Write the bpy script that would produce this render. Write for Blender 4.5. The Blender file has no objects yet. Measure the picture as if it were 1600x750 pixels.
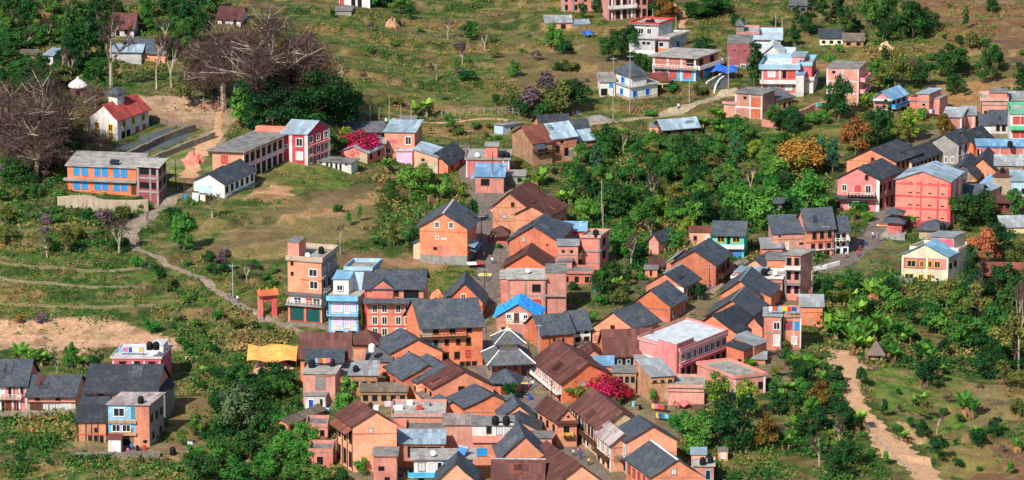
import bpy, math, random
import numpy as np

# ---------------------------------------------------------------- camera, sky, sun, exposure
sc = bpy.context.scene
PITCH = math.radians(17.0); HFOV = math.radians(11.0); DIST = 1108.0
F = 800.0 / math.tan(HFOV / 2)
CAM = np.array([0.0, -DIST * math.cos(PITCH), DIST * math.sin(PITCH)])
FWD = np.array([0.0, math.cos(PITCH), -math.sin(PITCH)])
UPV = np.array([0.0, math.sin(PITCH), math.cos(PITCH)])
cam_data = bpy.data.cameras.new('camera')
cam = bpy.data.objects.new('camera', cam_data)
sc.collection.objects.link(cam)
cam.location = CAM; cam.rotation_euler = (math.pi / 2 - PITCH, 0, 0)
cam_data.sensor_fit = 'HORIZONTAL'; cam_data.angle = HFOV
cam_data.clip_start = 1.0; cam_data.clip_end = 9000.0
sc.camera = cam
SUN_EL = math.radians(43.0); SUN_DIR = np.array([-0.54, -0.84])      # horizontal direction towards the sun
SUN_DIR = SUN_DIR / np.linalg.norm(SUN_DIR)
world = bpy.data.worlds.new('World'); sc.world = world; world.use_nodes = True
wn = world.node_tree.nodes; wl = world.node_tree.links
bg = wn['Background']; sky = wn.new('ShaderNodeTexSky'); sky.sky_type = 'NISHITA'; sky.sun_disc = False
sky.sun_elevation = SUN_EL; sky.sun_rotation = math.atan2(SUN_DIR[0], SUN_DIR[1])
wl.new(sky.outputs[0], bg.inputs[0]); bg.inputs[1].default_value = 0.095
sun_data = bpy.data.lights.new('sun', 'SUN'); sun_data.energy = 4.5; sun_data.angle = math.radians(0.55)
sun_data.color = (1.0, 0.94, 0.85)
sun = bpy.data.objects.new('sun', sun_data); sc.collection.objects.link(sun)
sun.rotation_euler = (math.pi / 2 - SUN_EL, 0, math.atan2(SUN_DIR[1], SUN_DIR[0]) + math.pi / 2)
sc.view_settings.view_transform = 'Standard'; sc.view_settings.look = 'None'
sc.view_settings.gamma = 1.0; sc.view_settings.exposure = 0.42
sc.view_settings.use_curve_mapping = False
sc.cycles.max_bounces = 5; sc.cycles.diffuse_bounces = 3

rnd = random.Random(7)
COL = sc.collection

# ---------------------------------------------------------------- terrain height
def S(a, b, x):
    t = np.clip((x - a) / (b - a), 0, 1)
    return t * t * (3 - 2 * t)

def vn(x, y, seed=0):
    x = np.asarray(x, float); y = np.asarray(y, float)
    xi = np.floor(x); yi = np.floor(y); fx = x - xi; fy = y - yi
    fx = fx * fx * (3 - 2 * fx); fy = fy * fy * (3 - 2 * fy)
    def hsh(a, b):
        v = np.sin(a * 127.1 + b * 311.7 + seed * 74.7) * 43758.5453
        return v - np.floor(v)
    a = hsh(xi, yi); b = hsh(xi + 1, yi); c = hsh(xi, yi + 1); d = hsh(xi + 1, yi + 1)
    return (a * (1 - fx) + b * fx) * (1 - fy) + (c * (1 - fx) + d * fx) * fy

STEP = 1.4
def terr(X, Y):
    X = np.asarray(X, float); Y = np.asarray(Y, float)
    z = 0.035 * Y + 0.00022 * np.maximum(Y, 0) ** 2
    z = z + 7.0 * S(-75, 15, Y) * S(-12, -52, X) * (1 - 0.4 * S(60, 140, Y))
    z = z - 5.5 * S(42, 100, X) * S(15, -65, Y)
    z = z + 1.5 * (vn(X / 41, Y / 41, 1) - 0.5) + 0.7 * (vn(X / 13, Y / 13, 2) - 0.5)
    core = S(-52, -38, X) * S(84, 66, X) * S(62, 44, Y)
    core = np.maximum(core, S(58, 66, X) * S(4, 14, Y) * S(112, 98, Y))
    core = np.maximum(core, S(-108, -98, X) * S(-40, -48, X) * S(22, 32, Y) * S(100, 90, Y))
    m = 1 - core
    q = 0.105 * Y / STEP + 1.0 * vn(X / 50, Y / 60, 3) + 0.25 * vn(X / 6, Y / 6, 5)
    fr = q - np.floor(q)
    z = z + m * STEP * (S(0.80, 0.97, fr) - fr) * 0.97
    return z, fr, m, np.floor(q)

def hz(X, Y): return terr(X, Y)[0]

def ray(px, py):
    d = FWD + (px - 800.0) / F * np.array([1.0, 0, 0]) + (375.0 - py) / F * UPV
    return d
def G(px, py):
    """ground point seen at pixel (px, py) of the 1600x750 photograph"""
    d = ray(px, py)
    t = np.arange(780.0, 1700.0, 2.0)
    P = CAM[:, None] + d[:, None] * t
    below = P[2] < hz(P[0], P[1])
    i = int(np.argmax(below)) if below.any() else len(t) - 1
    lo = t[max(i - 1, 0)]; hi = t[i]
    for _ in range(3):
        tt = np.linspace(lo, hi, 9); P = CAM[:, None] + d[:, None] * tt
        b = P[2] < hz(P[0], P[1]); j = int(np.argmax(b)) if b.any() else 8
        lo = tt[max(j - 1, 0)]; hi = tt[j]
    p = CAM + d * hi
    return np.array([p[0], p[1], float(hz(p[0], p[1]))])
def depth(p): return float((np.asarray(p) - CAM) @ FWD)
def sc_at(p): return F / depth(p)
def proj(X, Y, Z):
    dx = X - CAM[0]; dy = Y - CAM[1]; dz = Z - CAM[2]
    zc = dy * FWD[1] + dz * FWD[2]; yc = dy * UPV[1] + dz * UPV[2]
    return 800 + F * dx / zc, 375 - F * yc / zc

# ---------------------------------------------------------------- materials
def lin(hexs):
    v = [int(hexs[i:i + 2], 16) / 255 for i in (0, 2, 4)]
    return tuple(c / 12.92 if c <= 0.04045 else ((c + 0.055) / 1.055) ** 2.4 for c in v) + (1.0,)

def new_mat(name, rough=0.9):
    m = bpy.data.materials.new(name); m.use_nodes = True
    nt = m.node_tree; b = nt.nodes['Principled BSDF']
    b.inputs['Roughness'].default_value = rough
    b.inputs['Specular IOR Level'].default_value = 0.25
    return m, nt, b

def mix(nt, fac, c1, c2, mode='MIX'):
    n = nt.nodes.new('ShaderNodeMix'); n.data_type = 'RGBA'; n.blend_type = mode
    for k, v in ((0, fac), (6, c1), (7, c2)):
        if hasattr(v, 'is_linked'): nt.links.new(v, n.inputs[k])
        else: n.inputs[k].default_value = v
    return n.outputs[2]
def noise(nt, vec, scale, detail=2.0, rough=0.6):
    n = nt.nodes.new('ShaderNodeTexNoise'); n.inputs['Scale'].default_value = scale
    n.inputs['Detail'].default_value = detail; n.inputs['Roughness'].default_value = rough
    if vec is not None: nt.links.new(vec, n.inputs['Vector'])
    return n.outputs['Fac']
def ramp(nt, fac, a, b, va=0.0, vb=1.0):
    n = nt.nodes.new('ShaderNodeMapRange'); n.inputs[1].default_value = a; n.inputs[2].default_value = b
    n.inputs[3].default_value = va; n.inputs[4].default_value = vb
    nt.links.new(fac, n.inputs[0]); return n.outputs[0]
def coords(nt, kind='Object', scale=None):
    t = nt.nodes.new('ShaderNodeTexCoord'); o = t.outputs[kind]
    if scale:
        m = nt.nodes.new('ShaderNodeMapping'); m.inputs['Scale'].default_value = scale
        nt.links.new(o, m.inputs[0]); o = m.outputs[0]
    return o
def objrand(nt):
    n = nt.nodes.new('ShaderNodeObjectInfo'); return n.outputs['Random']
def geopos(nt, scale=None):
    g = nt.nodes.new('ShaderNodeNewGeometry'); o = g.outputs['Position']
    if scale:
        m = nt.nodes.new('ShaderNodeMapping'); m.inputs['Scale'].default_value = scale
        nt.links.new(o, m.inputs[0]); o = m.outputs[0]
    return o
def dark(c, k): return (c[0] * k, c[1] * k, c[2] * k, 1)

def wall_mat(name, hexs, wear=0.5, brick=False):
    m, nt, b = new_mat(name)
    c = lin(hexs); P = geopos(nt)
    f1 = ramp(nt, noise(nt, P, 0.45, 4.0), 0.36, 0.64)
    c1 = mix(nt, f1, (c[0] * .82, c[1] * .76, c[2] * .76, 1), (min(c[0] * 1.08, .9), min(c[1] * 1.12, .9), min(c[2] * 1.14, .9), 1))
    # weathering: damp streaks drawn down the wall and pale, worn patches
    st = ramp(nt, noise(nt, geopos(nt, (1.5, 1.5, 0.22)), 1.0, 3.0), 0.50, 0.72, 0, 0.75 * wear)
    g = 0.35 * (c[0] + c[1] + c[2]) / 3
    c2 = mix(nt, st, c1, (g * 1.1 + c[0] * 0.12, g + c[1] * 0.12, g * 0.95 + c[2] * 0.12, 1))
    pw = ramp(nt, noise(nt, geopos(nt, (1, 1, 1.5)), 0.8, 4.0), 0.56, 0.70, 0, 0.42 * wear)
    c3 = mix(nt, pw, c2, (min(c[0] * .75 + .13, .8), min(c[1] * .8 + .11, .7), min(c[2] * .8 + .10, .65), 1))
    gr = ramp(nt, noise(nt, geopos(nt, (1, 1, 3.4)), 2.6 if brick else 2.4, 2.0), 0.3, 0.7, 0.76 if brick else 0.87, 1.2 if brick else 1.1)
    n = nt.nodes.new('ShaderNodeMix'); n.data_type = 'RGBA'; n.blend_type = 'MULTIPLY'; n.inputs[0].default_value = 1
    nt.links.new(c3, n.inputs[6]); nt.links.new(gr, n.inputs[7])
    hs = nt.nodes.new('ShaderNodeHueSaturation'); nt.links.new(n.outputs[2], hs.inputs['Color'])
    r_ = objrand(nt); nt.links.new(ramp(nt, r_, 0, 1, 0.76, 1.1), hs.inputs['Value'])
    w_ = nt.nodes.new('ShaderNodeTexWhiteNoise'); w_.noise_dimensions = '1D'; nt.links.new(r_, w_.inputs['W']); nt.links.new(ramp(nt, w_.outputs['Value'], 0, 1, 0.491, 0.507), hs.inputs['Hue']); nt.links.new(ramp(nt, w_.outputs['Value'], 0, 1, 1.05, 0.82), hs.inputs['Saturation'])
    nt.links.new(hs.outputs[0], b.inputs['Base Color'])
    return m

def roof_mat(name, hexs, kind, hex2=None, rough=0.8):
    m, nt, b = new_mat(name, rough)
    c = lin(hexs); c2 = lin(hex2) if hex2 else dark(c, 0.6)
    uv = coords(nt, 'UV'); P = geopos(nt)
    big = ramp(nt, noise(nt, P, 0.35, 4.0), 0.38, 0.66)
    if kind == 'slate':
        br = nt.nodes.new('ShaderNodeTexBrick'); nt.links.new(uv, br.inputs['Vector'])
        br.inputs['Scale'].default_value = 1.0; br.inputs['Brick Width'].default_value = 0.55
        br.inputs['Row Height'].default_value = 0.42; br.inputs['Mortar Size'].default_value = 0.035
        br.inputs['Color1'].default_value = dark(c, 0.72); br.inputs['Color2'].default_value = dark(c, 1.3)
        br.inputs['Mortar'].default_value = dark(c, 0.45)
        col = mix(nt, big, br.outputs['Color'], c2, 'MIX')
        col = mix(nt, 0.55, br.outputs['Color'], col)
        mo = ramp(nt, noise(nt, P, 0.55, 5.0), 0.52, 0.64, 0, 0.6)
        col = mix(nt, mo, col, (c[0] * 1.05 + .035, c[1] * .95 + .025, c[2] * .75 + .012, 1))
        sp = ramp(nt, noise(nt, P, 1.8, 4.0), 0.58, 0.70, 0, 0.55)
        col = mix(nt, sp, col, (c[0] * 1.9, c[1] * 1.85, c[2] * 1.7, 1))
    elif kind == 'tin':
        w = nt.nodes.new('ShaderNodeTexWave'); w.bands_direction = 'X'; w.inputs['Scale'].default_value = 0.62
        w.inputs['Distortion'].default_value = 0.0; nt.links.new(uv, w.inputs['Vector'])
        sh = nt.nodes.new('ShaderNodeTexBrick'); nt.links.new(uv, sh.inputs['Vector'])
        sh.offset = 0.0; sh.inputs['Scale'].default_value = 1.0; sh.inputs['Brick Width'].default_value = 0.85; sh.inputs['Row Height'].default_value = 2.2
        sh.inputs['Mortar Size'].default_value = 0.03
        sh.inputs['Color1'].default_value = dark(c, 0.62); sh.inputs['Color2'].default_value = dark(c, 1.28); sh.inputs['Mortar'].default_value = dark(c, 0.6)
        col = mix(nt, ramp(nt, w.outputs['Fac'], 0, 1, 0, 0.28), sh.outputs['Color'], dark(c, 0.62))
        ru = ramp(nt, noise(nt, P, 0.7, 4.0), 0.52, 0.66, 0, 0.7)
        col = mix(nt, ru, col, c2)
    elif kind == 'cloth':
        wr = ramp(nt, noise(nt, P, 1.2, 3.0), 0.35, 0.65)
        col = mix(nt, wr, dark(c, 0.72), dark(c, 1.1)); col = mix(nt, ramp(nt, noise(nt, P, 2.5, 4.0), .5, .7, 0, .3), col, (.45, .45, .42, 1))
    else:
        st = ramp(nt, noise(nt, P, 0.6, 5.0), 0.42, 0.62)
        col = mix(nt, st, c, c2)
        col = mix(nt, ramp(nt, noise(nt, P, 3.0, 3.0), 0.35, 0.7, 0, 0.35), col, dark(c, 0.7))
    hs = nt.nodes.new('ShaderNodeHueSaturation'); nt.links.new(col, hs.inputs['Color'])
    nt.links.new(ramp(nt, objrand(nt), 0, 1, 0.82, 1.18), hs.inputs['Value'])
    nt.links.new(hs.outputs[0], b.inputs['Base Color'])
    return m

def plain(name, hexs, rough=0.7, var=0.12, metal=0.0):
    m, nt, b = new_mat(name, rough); c = lin(hexs)
    f = ramp(nt, noise(nt, geopos(nt), 1.7, 3.0), 0.3, 0.7)
    nt.links.new(mix(nt, f, dark(c, 1 - var), dark(c, 1 + var)), b.inputs['Base Color'])
    b.inputs['Metallic'].default_value = metal
    return m

M = {}
for k, hx, wear, bk in (('or', 'e0885c', .55, True), ('od', 'd07b56', .8, True), ('br', 'd98a76', .6, True), ('bk', 'bd9069', 1.0, True), ('pk', 'e08a84', .5, False),
                    ('rd', 'dc4450', .3, False), ('co', 'e2705a', .5, False), ('wh', 'e4e2dc', .45, False), ('gr', '97948e', .7, False),
                    ('ye', 'efe5c4', .35, False), ('cy', '38b4e4', .3, False), ('lb', 'b2cde0', .4, False), ('tq', '1fc9b4', .3, False),
                    ('cr', 'e2c79a', .6, False), ('mr', '9a4a50', .5, True), ('be', 'bfa98c', .9, True), ('li', 'e6b6cc', .3, False),
                    ('pe', 'e8946e', .4, False), ('so', 'e88f64', .35, True), ('st', '8d7f70', .9, True), ('sr', 'd64d45', .4, False), ('pb', '93c6e0', .3, False), ('sk', 'df6a60', .3, False), ('straw', '95895c', 1.0, True),
                    ('dg', '6b6a6a', .7, False), ('wd', '5a4030', .6, False), ('gn', '4fbf8e', .3, False), ('pp', 'c96a72', .3, False),
                    ('wp', 'e9d9d6', .5, False), ('gy', 'b9b9b8', .5, False), ('bu', '2a78c8', .2, False), ('mw', '7a3f3c', .4, False)):
    M[k] = wall_mat('wall_' + hx, hx, wear, bk)
M['sl'] = roof_mat('slate', '4a525d', 'slate', '373c45')
M['sg'] = roof_mat('grey_slate', '61646a', 'slate', '474a50')
M['sb'] = roof_mat('dark_slate', '3b424d', 'slate', '2a2f38')
M['mn'] = roof_mat('maroon_tin', '65403b', 'tin', '4a3231')
M['ru'] = roof_mat('rusty_tin', '8a4f44', 'tin', '5d3a34')
M['tb'] = roof_mat('bluish_tin', '9cb0be', 'tin', '77848c', 0.5)
M['tg'] = roof_mat('grey_tin', '9fa6aa', 'tin', '8a7466', 0.55)
M['tr'] = roof_mat('streaked_tin', 'a59a96', 'tin', '74443d', 0.6)
M['bt'] = roof_mat('sky_blue_tin', '7facce', 'tin', '6d93b0', 0.5)
M['bl'] = roof_mat('blue_sheet', '1c9cf0', 'cloth')
M['db'] = roof_mat('deep_blue_sheet', '1567d2', 'cloth')
M['ot'] = roof_mat('orange_sheet', 'f2a04e', 'cloth')
M['cn'] = roof_mat('concrete', 'aaa69f', 'conc', '7f7c77')
M['cw'] = roof_mat('pale_concrete', 'c6ccd0', 'conc', 'a9b2b8')
M['cd'] = roof_mat('dark_concrete', '817f7c', 'conc', '5f5e5c')
M['wo'] = roof_mat('weathered_wood', '7d7064', 'tin', '5c5148')
M['rt'] = roof_mat('red_tile', '9c4440', 'tin', '7a3632')
M['pt'] = roof_mat('terracotta_tile', 'dd7a4e', 'tin', 'c05f3c')
for k, hx in (('ink', '14161a'), ('glass', '262c33'), ('wood', '5b3d2c'), ('white', 'e8e6e0'), ('blue', '2b8fd0'), ('navy', '1c4fb0'), ('green', '14504e'),
              ('curtain', 'c9c4c4'), ('lilac', 'd9b7dd'), ('grill', 'b8564e'), ('redp', 'c0403c'), ('grey', '8f8d8a'), ('cyan', '86bcd4'),
              ('pinkp', 'e58f96'), ('creamp', 'ecd9ab'), ('maroon', '7a3236'), ('steel', '9aa0a4'), ('yellow', 'e8b92e'), ('gold', 'd8a520'),
              ('black', '1a1b1d'), ('skin', '8a5a40'), ('hair', '17120f'), ('trunk', '6d5a48'), ('paletrunk', 'a89784'), ('panel', '4a7fc0')):
    M[k] = plain('paint_' + k, hx, 0.35 if k in ('glass', 'panel') else 0.7)
CLOTH = [plain('cloth_' + h, h, 0.9) for h in ('c8302f', 'e8e4de', '2a4f9c', 'e6b83a', '2f8f6a', 'd86a9a', '30343c', '6fb0d8', 'b5563a')]

# ---------------------------------------------------------------- mesh helper
class MB:
    def __init__(s): s.v = []; s.f = []; s.uv = []; s.m = []
    def face(s, pts, uv=None, m=0):
        i = len(s.v); s.v += [tuple(map(float, p)) for p in pts]; s.f.append(tuple(range(i, i + len(pts))))
        s.uv.append(uv or [(0, 0)] * len(pts)); s.m.append(m)
    def hexa(s, b, t, uvtop=None, m=0):
        """bottom 4 and top 4 points, each counter-clockwise seen from above"""
        b = [np.asarray(p, float) for p in b]; t = [np.asarray(p, float) for p in t]
        s.face(t, uvtop, m); s.face(b[::-1], None, m)
        for i in range(4):
            j = (i + 1) % 4
            L = float(np.linalg.norm(b[j] - b[i])); h = float(np.linalg.norm(t[i] - b[i]))
            s.face([b[i], b[j], t[j], t[i]], [(0, 0), (L, 0), (L, h), (0, h)], m)
    def box(s, x0, x1, y0, y1, z0, z1, m=0):
        q = [(x0, y0), (x1, y0), (x1, y1), (x0, y1)]
        s.hexa([(x, y, z0) for x, y in q], [(x, y, z1) for x, y in q], [(x0, y0), (x1, y0), (x1, y1), (x0, y1)], m)
    def tube(s, p, q, r0, r1, n=6, m=0, cap=True):
        p = np.asarray(p, float); q = np.asarray(q, float); d = q - p; L = np.linalg.norm(d)
        if L < 1e-6: return
        d = d / L; a = np.array([1.0, 0, 0]) if abs(d[0]) < 0.8 else np.array([0, 1.0, 0])
        u = np.cross(d, a); u /= np.linalg.norm(u); w = np.cross(d, u)
        A = [p + r0 * (math.cos(2 * math.pi * i / n) * u + math.sin(2 * math.pi * i / n) * w) for i in range(n)]
        B = [q + r1 * (math.cos(2 * math.pi * i / n) * u + math.sin(2 * math.pi * i / n) * w) for i in range(n)]
        for i in range(n):
            j = (i + 1) % n; s.face([A[i], A[j], B[j], B[i]], None, m)
        if cap: s.face(A[::-1], None, m); s.face(B, None, m)
    def lathe(s, prof, n=12, c=(0, 0, 0), m=0):
        for (r0, z0), (r1, z1) in zip(prof[:-1], prof[1:]):
            for i in range(n):
                a = 2 * math.pi * i / n; b = 2 * math.pi * (i + 1) / n
                P = [(c[0] + r0 * math.cos(a), c[1] + r0 * math.sin(a), c[2] + z0), (c[0] + r0 * math.cos(b), c[1] + r0 * math.sin(b), c[2] + z0),
                     (c[0] + r1 * math.cos(b), c[1] + r1 * math.sin(b), c[2] + z1), (c[0] + r1 * math.cos(a), c[1] + r1 * math.sin(a), c[2] + z1)]
                if r0 < 1e-4: P = P[1:]
                elif r1 < 1e-4: P = P[:3]
                s.face(P, None, m)
    def mesh(s, name, mats):
        me = bpy.data.meshes.new(name); me.from_pydata(s.v, [], s.f)
        ul = me.uv_layers.new(name='UVMap')
        flat = [c for f in s.uv for p in f for c in p]
        ul.data.foreach_set('uv', flat)
        for mt in (mats if isinstance(mats, (list, tuple)) else [mats]): me.materials.append(mt)
        if any(s.m): me.polygons.foreach_set('material_index', s.m)
        me.update(); return me
    def obj(s, name, mats, parent=None, loc=None, rz=0):
        return link(name, s.mesh(name, mats), parent, loc, rz)
def link(name, me, parent=None, loc=None, rz=0, mat=None):
    o = bpy.data.objects.new(name, me); COL.objects.link(o)
    if parent is not None: o.parent = parent
    if loc is not None: o.location = loc
    if rz: o.rotation_euler = (0, 0, rz)
    if mat is not None:
        for i, mt in enumerate(mat if isinstance(mat, (list, tuple)) else [mat]):
            o.material_slots[i].link = 'OBJECT'; o.material_slots[i].material = mt
    return o
def tag(o, label, cat, group=None):
    o['label'] = label; o['category'] = cat
    if group: o['group'] = group
    return o
def root(name, loc, label, cat, group=None, rz=0):
    o = bpy.data.objects.new(name, None); COL.objects.link(o); o.location = loc; o.rotation_euler = (0, 0, rz)
    o.empty_display_size = 0.5
    return tag(o, label, cat, group)

LAND = []        # (px, py, short name) of things a plant's label can refer to
BLD = {}
FOOT = []        # building footprints, for keeping plants out of them

# ---------------------------------------------------------------- houses
WIN = {'d': ('window', 'ink', 'wood'), 'w': ('window', 'glass', 'white'), 'W': ('window', 'curtain', 'white'), 'b': ('window', 'blue', 'blue'),
       'B': ('window', 'navy', 'cyan'), 'o': ('door', 'wood', 'wood'), 'g': ('shop_shutter', 'green', 'redp'), 'k': ('opening', 'ink', None),
       'r': ('window', 'grill', 'redp'), 'p': ('window', 'lilac', 'white'), 'c': ('window', 'glass', 'cyan'), 'D': ('door', 'ink', 'white'),
       'v': ('vent', 'ink', None), 'N': ('door', 'navy', 'white'), 'm': ('shop_shutter', 'maroon', 'wood'), 'y': ('window', 'glass', 'yellow'), 'G': ('window', 'curtain', 'grey'),
       'P': ('door', 'lilac', 'white')}
_wc = {}
def win_mesh(style, w, h):
    w = round(w * 8) / 8 or .25; h = round(h * 8) / 8 or .25
    k = (style, w, h)
    if k not in _wc:
        nm, pane, frame = WIN[style]
        b = MB(); b.box(-w / 2, w / 2, -0.02, 0.12, -h / 2, h / 2)
        if pane in ('blue', 'green', 'maroon', 'wood', 'navy', 'curtain'):
            for i in range(1, 4 if w > 1.6 else 2):       # leaves of the shutter
                x = -w / 2 + w * i / (4 if w > 1.6 else 2); b.box(x - .025, x + .025, -0.05, -0.021, -h / 2 + .04, h / 2 - .04)
        me = b.mesh(nm, M[pane]); fm = None
        if frame:
            t = 0.13; f = MB()
            f.box(-w / 2 - t, w / 2 + t, -0.10, 0.1, h / 2, h / 2 + t); f.box(-w / 2 - t, w / 2 + t, -0.14, 0.1, -h / 2 - t, -h / 2)
            f.box(-w / 2 - t, -w / 2, -0.09, 0.1, -h / 2 + .001, h / 2 - .001); f.box(w / 2, w / 2 + t, -0.09, 0.1, -h / 2 + .001, h / 2 - .001)
            if style in 'wWGyr': f.box(-.035, .035, -0.07, -0.021, -h / 2, h / 2)
            fm = f.mesh('frame', M[frame])
        _wc[k] = (nm, me, fm)
    return _wc[k]

def slope_slab(mb, e0, e1, r1, r0, th=0.14, n=6, sag=0.07):
    """one roof slope: eave e0->e1, ridge r0->r1, slightly uneven"""
    e0, e1, r0, r1 = [np.asarray(p, float) for p in (e0, e1, r0, r1)]
    L = np.linalg.norm(e1 - e0); H = np.linalg.norm(r0 - e0); T = np.array([0, 0, th])
    n = max(1, int(min(n, L / 1.6)))
    rows = []
    for i in range(n + 1):
        t = i / n; js = 0 if i in (0, n) else 1
        row = []
        for k in range(4):
            u = k / 3; p = (e0 + (e1 - e0) * t) * (1 - u) + (r0 + (r1 - r0) * t) * u
            p = p + np.array([0, 0, (rnd.uniform(-sag, sag)) - 0.05 * math.sin(math.pi * u) - 0.07 * math.sin(math.pi * t) * u])
            row.append((p, (t * L, u * H)))
        rows.append(row)
    for i in range(n):
        for k in range(3):
            a, b, c, d = rows[i][k], rows[i + 1][k], rows[i + 1][k + 1], rows[i][k + 1]
            mb.face([a[0] + T, b[0] + T, c[0] + T, d[0] + T], [a[1], b[1], c[1], d[1]])
            mb.face([d[0], c[0], b[0], a[0]])
    for k in range(3):
        for R, fl in ((rows[0], 0), (rows[-1], 1)):
            a, b = R[k][0], R[k + 1][0]; q = [b, a, a + T, b + T]
            mb.face(q if not fl else q[::-1])
    for i in range(n):
        for k, fl in ((0, 1), (3, 0)):
            a, b = rows[i][k][0], rows[i + 1][k][0]; q = [b, a, a + T, b + T]
            mb.face(q if not fl else q[::-1])

def volume(rt, FL, FR, BR, BL, z0, z1, wall, roof, rise, rmat, par=None, ov=0.5, wname='wall', ridge=None, base=0.0):
    """walls and roof over a four-cornered footprint (local x, y); z in metres"""
    C = [np.array(p, float) for p in (FL, FR, BR, BL)]
    a = C[1] - C[0]; b = C[3] - C[0]; la = np.linalg.norm(a); lb = np.linalg.norm(b); ua = a / la; ub = b / lb
    def P(p, z): return np.array([p[0], p[1], z])
    top = [z1] * 4
    if roof in ('sR', 'sL', 'sF', 'sB'):
        hi = {'sR': (0, 3), 'sL': (1, 2), 'sF': (2, 3), 'sB': (0, 1)}[roof]
        for i in hi: top[i] = z1 + rise
    w = MB()
    w.hexa([P(p, z0) for p in C], [P(p, t) for p, t in zip(C, top)])
    mF = (C[0] + C[1]) / 2; mB = (C[2] + C[3]) / 2; mL = (C[0] + C[3]) / 2; mR = (C[1] + C[2]) / 2
    e = 0.0
    if roof == 'gf':
        for q in ((P(C[0], z1), P(C[1], z1), P(mF, z1 + rise)), (P(C[2], z1), P(C[3], z1), P(mB, z1 + rise))): w.face(q)
    if roof == 'ge':
        for q in ((P(C[3], z1), P(C[0], z1), P(mL, z1 + rise)), (P(C[1], z1), P(C[2], z1), P(mR, z1 + rise))): w.face(q)
    w.obj(wname, M[wall], rt)
    if roof is None: return
    r = MB()
    oa = ua * ov; ob = ub * ov
    if roof == 'gf':
        dz = rise * ov / (la / 2); zr = z1 + rise + .13; ze = z1 - dz + .13
        of = ub * min(ov, .45)
        slope_slab(r, P(C[3] - oa + of, ze), P(C[0] - oa - of, ze), P(mF - of, zr), P(mB + of, zr))
        slope_slab(r, P(C[1] + oa - of, ze), P(C[2] + oa + of, ze), P(mB + of, zr), P(mF - of, zr))
        rl = (P(mF - of, zr + .12), P(mB + of, zr + .12))
    elif roof == 'ge':
        dz = rise * ov / (lb / 2); zr = z1 + rise + .13; ze = z1 - dz + .13
        of = ua * min(ov, .45)
        slope_slab(r, P(C[0] - ob - of, ze), P(C[1] - ob + of, ze), P(mR + of, zr), P(mL - of, zr))
        slope_slab(r, P(C[2] + ob + of, ze), P(C[3] + ob - of, ze), P(mL - of, zr), P(mR + of, zr))
        rl = (P(mL - of, zr + .12), P(mR + of, zr + .12))
    elif roof == 'hip':
        D = [C[0] - oa - ob, C[1] + oa - ob, C[2] + oa + ob, C[3] - oa + ob]
        c = sum(C) / 4; ze = z1 - .25
        if abs(la - lb) < .25 * max(la, lb): R0 = R1 = c
        elif la > lb: R0 = c - ua * (la - lb) / 2; R1 = c + ua * (la - lb) / 2
        else: R0 = c - ub * (lb - la) / 2; R1 = c + ub * (lb - la) / 2
        zr = z1 + rise
        T = np.array([0, 0, .14])
        D = [P(p, ze) for p in D]; R0 = P(R0, zr); R1 = P(R1, zr)
        if la >= lb: fs = ([D[0], D[1], R1, R0], [D[1], D[2], R1], [D[2], D[3], R0, R1], [D[3], D[0], R0])
        else: fs = ([D[0], D[1], R0], [D[1], D[2], R1, R0], [D[2], D[3], R1], [D[3], D[0], R0, R1])
        for q in fs:
            L = np.linalg.norm(q[1] - q[0]); Hh = np.linalg.norm(q[-1] - q[0])
            uv = [(0, 0), (L, 0), (L, Hh), (0, Hh)] if len(q) == 4 else [(0, 0), (L, 0), (L / 2, Hh)]
            if len(q) == 4 and np.linalg.norm(q[2] - q[3]) < 1e-4: q = q[:3]; uv = [(0, 0), (L, 0), (L / 2, Hh)]
            r.face([p + T for p in q], uv); 
        r.face(D[::-1])
        for i in range(4): r.face([D[i], D[(i + 1) % 4], D[(i + 1) % 4] + T, D[i] + T])
        rl = None
    elif roof in ('sR', 'sL', 'sF', 'sB'):
        D = [C[0] - oa - ob, C[1] + oa - ob, C[2] + oa + ob, C[3] - oa + ob]
        dz = rise * ov / (la if roof in ('sR', 'sL') else lb)
        zz = [t + (dz if t > z1 else -dz) + .17 for t in top]
        D = [P(p, z) for p, z in zip(D, zz)]
        k = {'sF': (0, 1, 2, 3), 'sB': (2, 3, 0, 1), 'sR': (1, 2, 3, 0), 'sL': (3, 0, 1, 2)}[roof]
        slope_slab(r, D[k[0]], D[k[1]], D[k[2]], D[k[3]], .1, 5, .04)
        rl = None
    else:      # flat slab, with or without a parapet
        D = [C[0] - oa - ob, C[1] + oa - ob, C[2] + oa + ob, C[3] - oa + ob]
        r.hexa([P(p, z1 + .001) for p in D], [P(p, z1 + .17) for p in D], [(0, 0), (la, 0), (la, lb), (0, lb)])
        rl = None
    ro = r.obj('roof', M[rmat], rt)
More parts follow.
